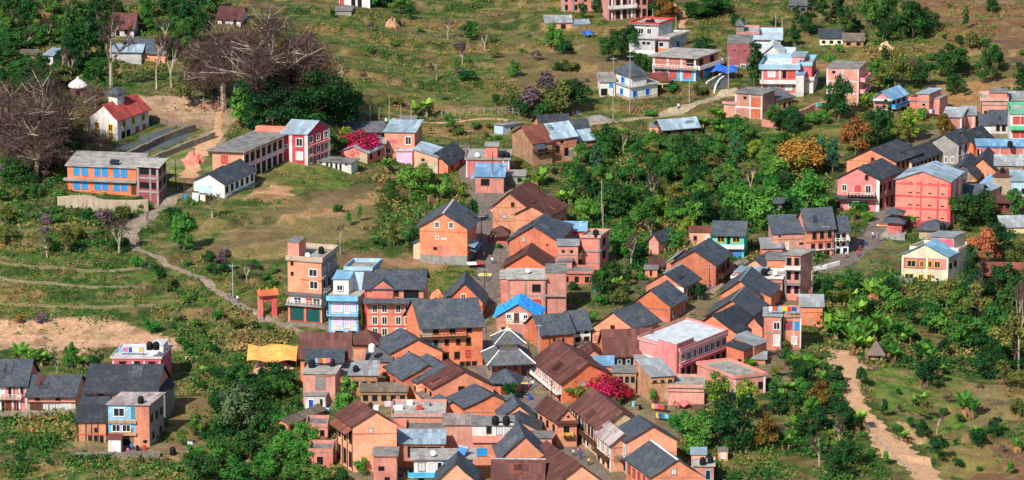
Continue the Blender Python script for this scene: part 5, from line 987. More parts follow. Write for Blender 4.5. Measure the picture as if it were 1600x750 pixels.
H('gable_house', 'orange house with slate eave beside the shaded street corner', 834, 652, 26, 50, 3, 6, 'so', 'gf', 19, 'sl', yd=-10, cat='house', grp=GS, n='orange house at the shaded street corner', win=[ko('F', 20, [814], 5, 8, 'k')])
H('gable_house', 'low orange house with long slate eave and roof clutter', 842, 671, 26, 66, 3, 4.5, 'so', 'gf', 14, 'sl', cat='house', grp=GS, win=[ko('F', 13, [808], 7, 9, 'k')])
H('yard_block', 'low pinkish brick block with grey coping beside the gate house', 862, 684, 26, 66, 2, 3.5, 'br', 'flat', 0, 'cd', cat='outbuilding', grp=GS)
H('annex', 'narrow brick annex with broken window and red laundry', 620, 712, 46, 36, 2, 4.5, 'br', 'flat', 0, 'cd', cat='annex', grp=GS, n='brick annex with red laundry', win=[ko('F', 26, [596], 10, 7, 'k'), ko('F', 8, [605], 9, 9, 'k')], x=[('band', 'F', 44, 47, 'od', 0, 1, .15)])
H('lean_to', 'long lean-to with weathered grey roof in the overgrown yard', 451, 662, 17, 22, 6, 10.5, 'so', 'gf', 6, 'wo', yd=37, cat='shed', n='long lean-to in the yard', win=[ko('F', 9, [443], 6, 8, 'c'), ko('R', 6, 4, 9, 8, 'k')])
H('ruin', 'roofless brick ruin with dark yard below the blue door', 512, 668, 18, 34, 2, 5, 'br', 'flat', 0, 'cd', ov=.02, cat='ruin', par=('br', .6), n='brick ruin', win=[ko('F', 9, 2, 7, 10, 'k')])
H('ruin', 'lower roofless ruin with stepped walls beside the salmon gable', 520, 708, 22, 38, 3, 5, 'br', 'flat', 0, 'cd', ov=.02, cat='ruin', par=('br', .7), win=[ko('F', 10, [500], 9, 12, 'k')])
H('tin_house', 'brick house with grey tin roof and black tank among the terraces', 590, 587, 32, 54, 1, 5, 'bk', 'sF', 8, 'tg', cat='house', grp=GS, n='terrace house with the grey tin roof', win=[ko('F', 18, 4, 8, 10, 'k')])
H('terrace_house', 'low pergola topped house with creepers and coloured washing', 636, 612, 22, 72, 1, 5, 'bk', 'flat', 0, 'wo', cat='house', grp=GS, n='creeper covered terrace', win=[ko('F', 12, 5, 8, 10, 'k')])
# --- lower left
H('pink_house', 'pink rooftop house with white terrace behind the big slate roof', 252, 560, 44, 76, 2, 7.5, 'pp', 'flat', 0, 'cw', yd=12, par=('wp', .25), n='pink house behind the slate roof', cat='house', grp=GL, win=[ko('F', 34, [192, 238], 9, 9, 'd'), ko('F', 34, [215], 7, 11, 'd')], x=[('band', 'F', 40, 47, 'rd', 0, 1, .1), ('pil', 'F', [.02, .42, .66, .98], 2.4, 'wh')], V=[(.72, .98, .35, .8, 44, 58, 'wh', 'flat', 0, 'cw', None, .1)])
H('slate_house', 'long orange house with a big dark slate roof', 246, 609, 50, 110, 1, 8, 'or', 'ge', 29, 'sb', yd=12, n='long house with the big slate roof', cat='house', grp=GL, ov=.8, win=[ko('F', 43, [158], 7, 10, 'd'), ko('F', 44, [198, 222], 6, 6, 'k')], V=[(1.0, 1.1, .1, .9, 0, 40, 'gr', 'sR', 8, 'sb')])
H('small_house', 'orange side house with low slate roof, upper of the pair by the cyan house', 170, 636, 32, 42, 1, 5, 'or', 'sF', 14, 'sb', cat='house', grp=GL, ov=.3)
H('small_house', 'orange side house with low slate roof, lower of the pair by the cyan house', 166, 660, 33, 45, 1, 4.5, 'od', 'sF', 12, 'sb', cat='house', grp=GL, ov=.4, n='lower slate side house', win=[ko('F', 21, [151], 6, 8, 'k'), ko('F', 7, [141, 150, 159], 6, 11, 'k')], x=[('band', 'F', 14, 15.5, 'od', 0, 1, .1), ('pil', 'F', [.02, .3, .5, .72], 2, 'wd')])
H('cyan_brick_house', 'cyan and brick house with patched tin roof and grey side', 234, 632, 66, 64, 2, 7, 'od', 'flat', 0, 'tr', yd=19, n='cyan and brick house', cat='house', grp=GL, ov=.4,
  win=[ko('F', 54, [187], 16, 12, 'w'), ko('F', 29, [182, 198], 11, 10, 'w'), ko('F', 9, [190], 26, 15, 'k'), ko('F', 8, [227], 6, 5, 'v'), ko('R', 42, 3, 6, 10, 'd'), ko('R', 14, 2, 6, 9, 'd')],
  x=[('pan', 'F', .0, .66, 41, 65, 'pb'), ('pan', 'F', .56, .67, 43, 63, 'cy'), ('pan', 'F', 0, .66, 22, 37, 'cy'), ('band', 'F', 37, 41, 'bk', 0, .68, .4), ('band', 'F', 18, 22, 'bk', 0, .68, .4), ('pan', 'R', 0, 1, 0, 65, 'gr'), ('pan', 'F', .52, .78, 0, 17, 'so')])
H('white_hut', 'little white hut with rusty roof in front of the cyan house', 189, 686, 22, 20, 2, 2.6, 'wh', 'flat', 0, 'ru', cat='hut', ov=.25)
H('pink_long_house', 'pink house with slate roof and maroon shop fronts at the left edge', 43, 599, 44, 60, 1, 8, 'pk', 'ge', 27, 'sl', yd=10, n='pink house at the left edge', cat='house', grp=GL, ov=.7, win=[ko('F', 33, [4], 8, 9, 'W'), ko('F', 31, [18.5], 7, 14, 'd'), ko('F', 33, [33], 6, 9, 'd'), ko('F', 8, [4, 30], 7, 14, 'k'), ko('F', 8, [17], 14, 15, 'm')], x=[('pil', 'F', [.3, .62, .8, .98], 3, 'wh'), ('bal', 'F', 21, .9, 0, .85, 'be', 'wp', False)])
H('grey_pink_house', 'low pinkish house with slate roof and grey panelled ground floor', 118, 616, 27, 74, 1, 6, 'be', 'ge', 22, 'sl', yd=17, n='low pinkish house', cat='house', grp=GL, ov=.7, win=[ko('F', 21, [59, 91], 6, 6, 'd'), ko('F', 6, [52, 62], 8, 12, 'o'), ko('F', 6, [71, 82, 91], 8, 12, 'G'), ko('F', 6, [104], 13, 11, 'W')], x=[('band', 'F', 13.5, 15, 'wd', 0, 1, .2), ('pan', 'F', 0, 1, 15, 26, 'br')])
H('hut', 'tiny pink brick hut in the vegetable plots', 1137, 706, 14, 15, 1, 2.2, 'so', 'flat', 0, 'cd', cat='hut', ov=.1, win=[ko('F', 8, [1130], 5, 7, 'W')])
H('hut', 'brown thatched hut at the top of the sandy track', 1379, 553, 12, 20, 2, 3.2, 'bk', 'hip', 16, 'wo', cat='hut', n='thatched hut', win=[ko('F', 5, [1372], 6, 7, 'k')])
# ---------------------------------------------------------------- plants
def leaf_mat(name, a, b, transl=.25, third=None):
    m, nt, bs = new_mat(name, .75)
    at = nt.nodes.new('ShaderNodeAttribute'); at.attribute_name = 'tint'
    c = mix(nt, at.outputs['Fac'], lin(a), lin(b))
    if third: c = mix(nt, ramp(nt, at.outputs['Fac'], .26, .34, 1, 0), c, lin(third))
    hs = nt.nodes.new('ShaderNodeHueSaturation'); nt.links.new(c, hs.inputs['Color']); r = objrand(nt)
    nt.links.new(ramp(nt, r, 0, 1, .468, .52), hs.inputs['Hue']); nt.links.new(ramp(nt, r, 0, 1, 1.25, .78), hs.inputs['Value'])
    nt.links.new(hs.outputs[0], bs.inputs['Base Color'])
    tr = nt.nodes.new('ShaderNodeBsdfTranslucent'); nt.links.new(hs.outputs[0], tr.inputs['Color'])
    mx = nt.nodes.new('ShaderNodeMixShader'); mx.inputs[0].default_value = transl
    nt.links.new(bs.outputs[0], mx.inputs[1]); nt.links.new(tr.outputs[0], mx.inputs[2])
    nt.links.new(mx.outputs[0], nt.nodes['Material Output'].inputs['Surface']); return m
LM = {'dark': leaf_mat('leaf_dark', '153a19', '2d6327'), 'mid': leaf_mat('leaf_mid', '285420', '538a3a'), 'bright': leaf_mat('leaf_bright', '2b6a24', '62a03e'),
      'olive': leaf_mat('leaf_olive', '3f4a20', '71793a'), 'rust': leaf_mat('leaf_rust', '5f4420', '9c702e'), 'yellow': leaf_mat('leaf_yellow', '7e6c26', 'b8963a', .25, '5c6424'),
      'lime': leaf_mat('leaf_lime', '4c701c', '8fa83a'), 'brown': leaf_mat('twig_brown', '3a2b2a', '69544c', .05), 'purple': leaf_mat('leaf_purple', '4a3f38', '75606a', .1),
      'grey': leaf_mat('leaf_grey', '3f5238', '728a58'), 'pink': leaf_mat('blossom_crimson', '9c0a28', 'd8263e', .25, '6a3a24'), 'dry': leaf_mat('leaf_dry', '6e5238', '9c7a50'), 'banana': leaf_mat('leaf_banana', '30691f', '7cae42', .35),
      'orange': leaf_mat('leaf_orange', '84502e', 'b9804e'), 'teal': leaf_mat('leaf_teal', '1c4a38', '3f7a55')}
BARK = wall_mat('bark', '7a6552', .6); PALE = wall_mat('pale_bark', 'b5a48f', .6)

def mesh_np(name, V, nper, tint, mat):
    n = len(V) // nper; me = bpy.data.meshes.new(name)
    me.vertices.add(len(V)); me.vertices.foreach_set('co', np.asarray(V, np.float32).ravel())
    me.loops.add(len(V)); me.loops.foreach_set('vertex_index', np.arange(len(V), dtype=np.int32))
    me.polygons.add(n); me.polygons.foreach_set('loop_start', np.arange(0, len(V), nper, dtype=np.int32))
    me.update(calc_edges=True)
    a = me.attributes.new('tint', 'FLOAT', 'POINT'); a.data.foreach_set('value', np.repeat(tint, nper).astype(np.float32))
    me.materials.append(mat); return me
def cards(P, Nrm, size, rg, aspect=1.0):
    """small leaf-shaped quads at P facing roughly Nrm"""
    n = len(P); Nrm = Nrm / (np.linalg.norm(Nrm, axis=1, keepdims=True) + 1e-9)
    t = rg.normal(size=(n, 3)); t -= Nrm * (t * Nrm).sum(1, keepdims=True); t /= np.linalg.norm(t, axis=1, keepdims=True) + 1e-9
    b = np.cross(Nrm, t); s = size[:, None]
    q = np.stack([P - t * s * aspect, P - b * s * .62 + t * s * .1, P + t * s * aspect, P + b * s * .62 + t * s * .1], 1)
    return q.reshape(-1, 3)
def crown(name, blobs, n, leaf, seed, wild=.5):
    rg = np.random.default_rng(seed); Ps, Ns, Ts, Ss = [], [], [], []
    vol = np.array([b[3] * b[3] * b[4] for b in blobs]) ** .67; cnt = (n * vol / vol.sum()).astype(int)
    for b, k in zip(blobs, cnt):
        c = np.array(b[:3]); R = np.array([b[3], b[3], b[4]])
        d = rg.normal(size=(k, 3)); d /= np.linalg.norm(d, axis=1, keepdims=True)
        d[:, 2] = np.where(d[:, 2] < -.45, -d[:, 2], d[:, 2])
        lump = 1 + .22 * np.sin(d[:, 0] * 5 + seed) * np.sin(d[:, 1] * 6 + 1) + .14 * np.sin(d[:, 2] * 9 + d[:, 0] * 7)
        r = (rg.random(k) ** .35) * lump
        Ps.append(c + d * R * r[:, None]); Ns.append(d * .9 + rg.normal(size=(k, 3)) * wild + [0, 0, .35])
        bt = rg.uniform(.15, .8); Ts.append(np.clip(bt + rg.normal(size=k) * .16 + .12 * (lump - 1) * 4, 0, 1)); Ss.append(leaf * rg.uniform(.55, 1.35, k))
    P = np.concatenate(Ps); V = cards(P, np.concatenate(Ns), np.concatenate(Ss), rg)
    return mesh_np(name, V, 4, np.concatenate(Ts), LM['mid'])
def blobset(kind, seed):
    r = random.Random(seed); B = []
    if kind == 'round':
        B.append((0, 0, .52, .30, .32))
        for i in range(13):
            a = i * 2.4 + r.random(); z = r.uniform(.20, .80); q = .31 * math.sqrt(max(.05, 1 - ((z - .50) / .40) ** 2)) + .03
            B.append((q * math.cos(a), q * math.sin(a), z, r.uniform(.13, .21), r.uniform(.11, .17)))
        B.append((r.uniform(-.1, .1), r.uniform(-.1, .1), .86, .16, .13))
    elif kind == 'tall':
        for i in range(11):
            z = .24 + .07 * i; q = .26 * (1 - ((z - .45) / .75) ** 2); a = i * 2.4 + r.random()
            B.append((q * math.cos(a) * .8, q * math.sin(a) * .8, z, r.uniform(.15, .23) * (1.15 - .55 * z), r.uniform(.08, .12)))
    elif kind == 'spread':
        for i in range(12):
            a = i * 2.4 + r.random(); q = r.uniform(.12, .40); z = .78 - q * .7 + r.uniform(-.2, .08)
            B.append((q * math.cos(a), q * math.sin(a), z, r.uniform(.11, .19), r.uniform(.08, .13)))
        B.append((0, 0, .80, .2, .14))
    elif kind == 'dome':
        B.append((0, 0, .45, .44, .48))
        for i in range(10):
            a = i * 2.4; q = .36; B.append((q * math.cos(a), q * math.sin(a), r.uniform(.25, .6), .16, .2))
    else:      # bush
        for i in range(7):
            a = i * 2.4 + r.random(); q = r.uniform(.05, .32); B.append((q * math.cos(a), q * math.sin(a), r.uniform(.25, .62), r.uniform(.15, .25), r.uniform(.18, .32)))
    return B
def trunk_mesh(seed, top, pale=False, lean=.06, r0=.035):
    r = random.Random(seed); b = MB(); p = np.array([0, 0, -.12]); k = 5; rad = r0
    pts = [p]
    for i in range(k): p = np.array([r.uniform(-lean, lean), r.uniform(-lean, lean), top * (i + 1) / k]); pts.append(p)
    for i in range(k): b.tube(pts[i], pts[i + 1], rad * (1 - .13 * i), rad * (1 - .13 * (i + 1)), 6, cap=False)
    for i in range(6):
        q = pts[2 + i % 4]; a = i * 2.4 + r.random(); e = q + np.array([.24 * math.cos(a), .24 * math.sin(a), r.uniform(.12, .28)])
        b.tube(q, e, rad * .45, rad * .12, 5, cap=False)
    return b.mesh('trunk', PALE if pale else BARK)
def bare_mesh(seed, twigs=260, spread=.36, base=.30):
    """leafless crown: forking limbs and a haze of thin twigs"""
    r = random.Random(seed); b = MB(); tips = []
    def grow(p, d, L, rad, lev):
        q = p + d * L; b.tube(p, q, rad, rad * .68, 5 if lev < 2 else 4, cap=False)
        if lev >= 3: tips.append((p, q)); return
        for i in range(3 if lev < 2 else 2):
            nd = d + np.array([r.gauss(0, spread * 1.3), r.gauss(0, spread * 1.3), r.uniform(-.05, .25)]); nd /= np.linalg.norm(nd)
            grow(q, nd, L * r.uniform(.62, .82), rad * .62, lev + 1)
    grow(np.array([0, 0, -.05]), np.array([r.uniform(-.08, .08), r.uniform(-.08, .08), 1.0]), base, .028, 0)
    return b, tips
def twig_cloud(name, tips, n, seed, ln=.05, wd=.006):
    rg = np.random.default_rng(seed); k = rg.integers(0, len(tips), n)
    A = np.array([t[0] for t in tips]); Bq = np.array([t[1] for t in tips])
    P = A[k] + (Bq[k] - A[k]) * rg.uniform(.3, 1.25, n)[:, None]
    d = (Bq - A)[k]; d /= np.linalg.norm(d, axis=1, keepdims=True); d = d + rg.normal(size=(n, 3)) * .7 + [0, 0, .2]; d /= np.linalg.norm(d, axis=1, keepdims=True)
    s = np.cross(d, rg.normal(size=(n, 3))); s /= np.linalg.norm(s, axis=1, keepdims=True)
    L = (ln * rg.uniform(.6, 1.6, n))[:, None]
    V = np.stack([P - s * wd, P + s * wd, P + d * L + s * wd * .3, P + d * L - s * wd * .3], 1).reshape(-1, 3)
    return mesh_np(name, V, 4, rg.random(n), LM['brown'])
PROTO = {}
for k, n, lf in (('round', 2300, .036), ('tall', 2100, .036), ('spread', 2000, .034), ('dome', 3000, .034), ('bush', 1100, .05)):
    PROTO[k] = [(crown('crown', blobset(k, s), n, lf, s), trunk_mesh(s, .62 if k != 'tall' else .8, r0=.03)) for s in (3, 11, 27, 41)[:4 if k != 'dome' else 2]]
PROTO['big'] = [(crown('crown', blobset('round', s) + blobset('spread', s + 1), 9000, .018, s), trunk_mesh(s, .6)) for s in (5, 19)]
PROTO['bare'] = []; PROTO['twiggy'] = []
for s in (1, 2, 5, 8):
    b, tips = bare_mesh(s, spread=.5, base=.24); PROTO['bare'].append((twig_cloud('twigs', tips, 500, s, .07, .004), b.mesh('trunk', PALE)))
def twiggy(seed):
    r = random.Random(seed); b = MB(); BL = blobset('spread', seed) + blobset('spread', seed + 1)[:8]
    BL = [(q[0] * 1.12, q[1] * 1.12, q[2] + r.uniform(-.12, .06), q[3] * r.uniform(.55, 1.0), q[4] * r.uniform(.7, 1.2)) for q in BL]
    fork = np.array([r.uniform(-.04, .04), r.uniform(-.04, .04), .26]); b.tube((0, 0, -.08), fork, .034, .026, 7, cap=False)
    for q in BL:
        e = np.array(q[:3]); mid = fork + (e - fork) * .5 + np.array([0, 0, .05]); b.tube(fork, mid, .017, .011, 5, cap=False); b.tube(mid, e, .011, .006, 4, cap=False)
        for k in range(9):
            a = r.random() * 6.28; t = e + np.array([math.cos(a) * q[3], math.sin(a) * q[3], r.uniform(-.3, 1) * q[4]]); b.tube(mid + (e - mid) * r.random(), t, .005, .002, 3, cap=False)
    rg = np.random.default_rng(seed); Ps, Ds, Ts = [], [], []
    for q in BL:
        k = 400; dd = rg.normal(size=(k, 3)); dd /= np.linalg.norm(dd, axis=1, keepdims=True); rr = rg.random(k) ** .5 * 1.3
        Ps.append(np.array(q[:3]) + dd * np.array([q[3], q[3], q[4]]) * rr[:, None]); Ds.append(dd * .8 + rg.normal(size=(k, 3)) * .6 + [0, 0, .25]); Ts.append(np.clip(rg.uniform(.1, .7) + rg.normal(size=k) * .22, 0, 1))
    P = np.concatenate(Ps); D = np.concatenate(Ds); D /= np.linalg.norm(D, axis=1, keepdims=True); s = np.cross(D, rg.normal(size=D.shape)); s /= np.linalg.norm(s, axis=1, keepdims=True)
    L = rg.uniform(.025, .07, len(P))[:, None]; wd = .0024
    V = np.stack([P - s * wd, P + s * wd, P + D * L + s * wd * .4, P + D * L - s * wd * .4], 1).reshape(-1, 3)
    return mesh_np('twigs', V, 4, np.concatenate(Ts), LM['brown']), b.mesh('trunk', PALE)
PROTO['twiggy'] = [twiggy(s) for s in (4, 9, 14)]
def norm_bare(lst):      # crowns of bare trees brought to unit height and width
    for tw, tk in lst:
        V = np.array([v.co[:] for v in tw.vertices]); zm = np.percentile(V[:, 2], 99); wm = 2 * np.percentile(np.hypot(V[:, 0], V[:, 1]), 97)
        for me in (tw, tk):
            A = np.array([v.co[:] for v in me.vertices]); A = A / [wm, wm, zm]; me.vertices.foreach_set('co', A.astype(np.float32).ravel()); me.update()
norm_bare(PROTO['bare'])
def banana_mesh(seed):
    r = random.Random(seed); V = []; T = []; D = []; DT = []; sts = []; sm_ = wall_mat('banana_stem%d' % seed, 'a08a5a', .6)
    for s_ in range(3 if seed % 2 else 4):
        bx, by = r.uniform(-.22, .22), r.uniform(-.22, .22); hh = r.uniform(.16, .34)
        st = MB(); st.tube((bx, by, -.1), (bx + r.uniform(-.04, .04), by, hh), .045, .03, 6); sts.append(st.mesh('stem', sm_))
        for i in range(8):
            a = i * 2.4 + r.random(); up = r.uniform(.8, 2.2) ; L = r.uniform(.46, .70); dead = i >= 7
            if dead: up = -.6
            d = np.array([math.cos(a), math.sin(a), up]); d /= np.linalg.norm(d); side = np.array([-math.sin(a), math.cos(a), 0])
            pts = [np.array([bx, by, hh]) + d * L * t + np.array([0, 0, -.34 * L * t * t * (1 if not dead else .2)]) for t in (0, .25, .5, .75, 1.0)]
            wv = (.015, .075, .085, .07, .008); tv = r.random()
            for j in range(4):
                q = [pts[j] - side * wv[j], pts[j] + side * wv[j] - [0, 0, 0], pts[j + 1] + side * wv[j + 1], pts[j + 1] - side * wv[j + 1]]
                (D if dead else V).extend(q); (DT if dead else T).append(tv)
    return mesh_np('leaves', np.array(V), 4, np.array(T), LM['banana']), mesh_np('dead_leaves', np.array(D), 4, np.array(DT), LM['dry']), sts
PROTO['banana'] = [banana_mesh(s) for s in (1, 2, 3)]

KIND = {  # species: (object name, prototype, leaf material, words, plural)
 'dk': ('leafy_tree', 'round', 'dark', 'dark green leafy tree'), 'dt': ('leafy_tree', 'tall', 'dark', 'tall dark green tree'), 'md': ('leafy_tree', 'round', 'mid', 'mid green leafy tree'),
 'ms': ('leafy_tree', 'spread', 'mid', 'spreading mid green tree'), 'br': ('leafy_tree', 'round', 'bright', 'bright green leafy tree'), 'bt': ('leafy_tree', 'tall', 'bright', 'tall bright green tree'),
 'ol': ('leafy_tree', 'spread', 'olive', 'olive green spreading tree'), 'ot': ('leafy_tree', 'tall', 'olive', 'tall thin olive tree'), 'ru': ('leafy_tree', 'round', 'rust', 'rust orange leafed tree'), 'ye': ('leafy_tree', 'dome', 'yellow', 'yellow domed tree'),
 'li': ('leafy_tree', 'round', 'lime', 'yellow green leafy tree'), 'or': ('leafy_tree', 'spread', 'orange', 'sparse tree with orange pink leaves'), 'te': ('leafy_tree', 'tall', 'teal', 'bluish green tree'),
 'ba': ('bare_tree', 'bare', 'brown', 'bare grey branched tree'), 'tw': ('bare_tree', 'twiggy', 'brown', 'leafless brown twiggy tree'), 'BG': ('leafy_tree', 'big', 'dark', 'huge dark green tree'),
 'bu': ('bush', 'bush', 'mid', 'mid green bush'), 'bd': ('bush', 'bush', 'dark', 'dark green bush'), 'bb': ('bush', 'bush', 'bright', 'bright green bush'), 'bo': ('bush', 'bush', 'olive', 'olive brown bush'), 'bp': ('bush', 'bush', 'purple', 'dull purple brown bush'), 'bg': ('bush', 'bush', 'grey', 'grey green bush'),
 'bx': ('bush', 'bush', 'orange', 'orange brown bush'), 'bl': ('bush', 'bush', 'lime', 'yellow green bush'), 'bn': ('banana_plant', 'banana', 'banana', 'banana clump with long arching leaves'), 'pk': ('bougainvillea', 'dome', 'pink', 'crimson flowering bougainvillea'), 'dw': ('bush', 'twiggy', 'brown', 'dry brown twiggy shrub')}
PLANTS = []
def plant(k, px, py, hp, wp, label=None, mat=None):
    nm, pr, lm, words = KIND[k]; p = G(px, py); s = sc_at(p); h = hp / s / math.cos(PITCH); w = wp / s
    P = rnd.choice(PROTO[pr]); rz = rnd.uniform(0, 6.28)
    o = bpy.data.objects.new(nm, None); COL.objects.link(o); o.location = p; o.rotation_euler = (0, 0, rz); o.scale = (w, w, h); o.empty_display_size = .2
    if pr == 'banana':
        link('leaves', P[0], o); link('dead_leaves', P[1], o); [link('stem', q, o) for q in P[2]]
    elif pr == 'bush':
        bpy.data.objects.remove(o); o = link(nm, P[0], None, p, rz, LM[mat or lm]); o.scale = (w, w, h)
    else:
        cr = link('crown', P[0], o, mat=LM[mat or lm]); tk = link('trunk', P[1], o)
    PLANTS.append([o, k, px, py, hp, wp, words, nm, label])
    return o
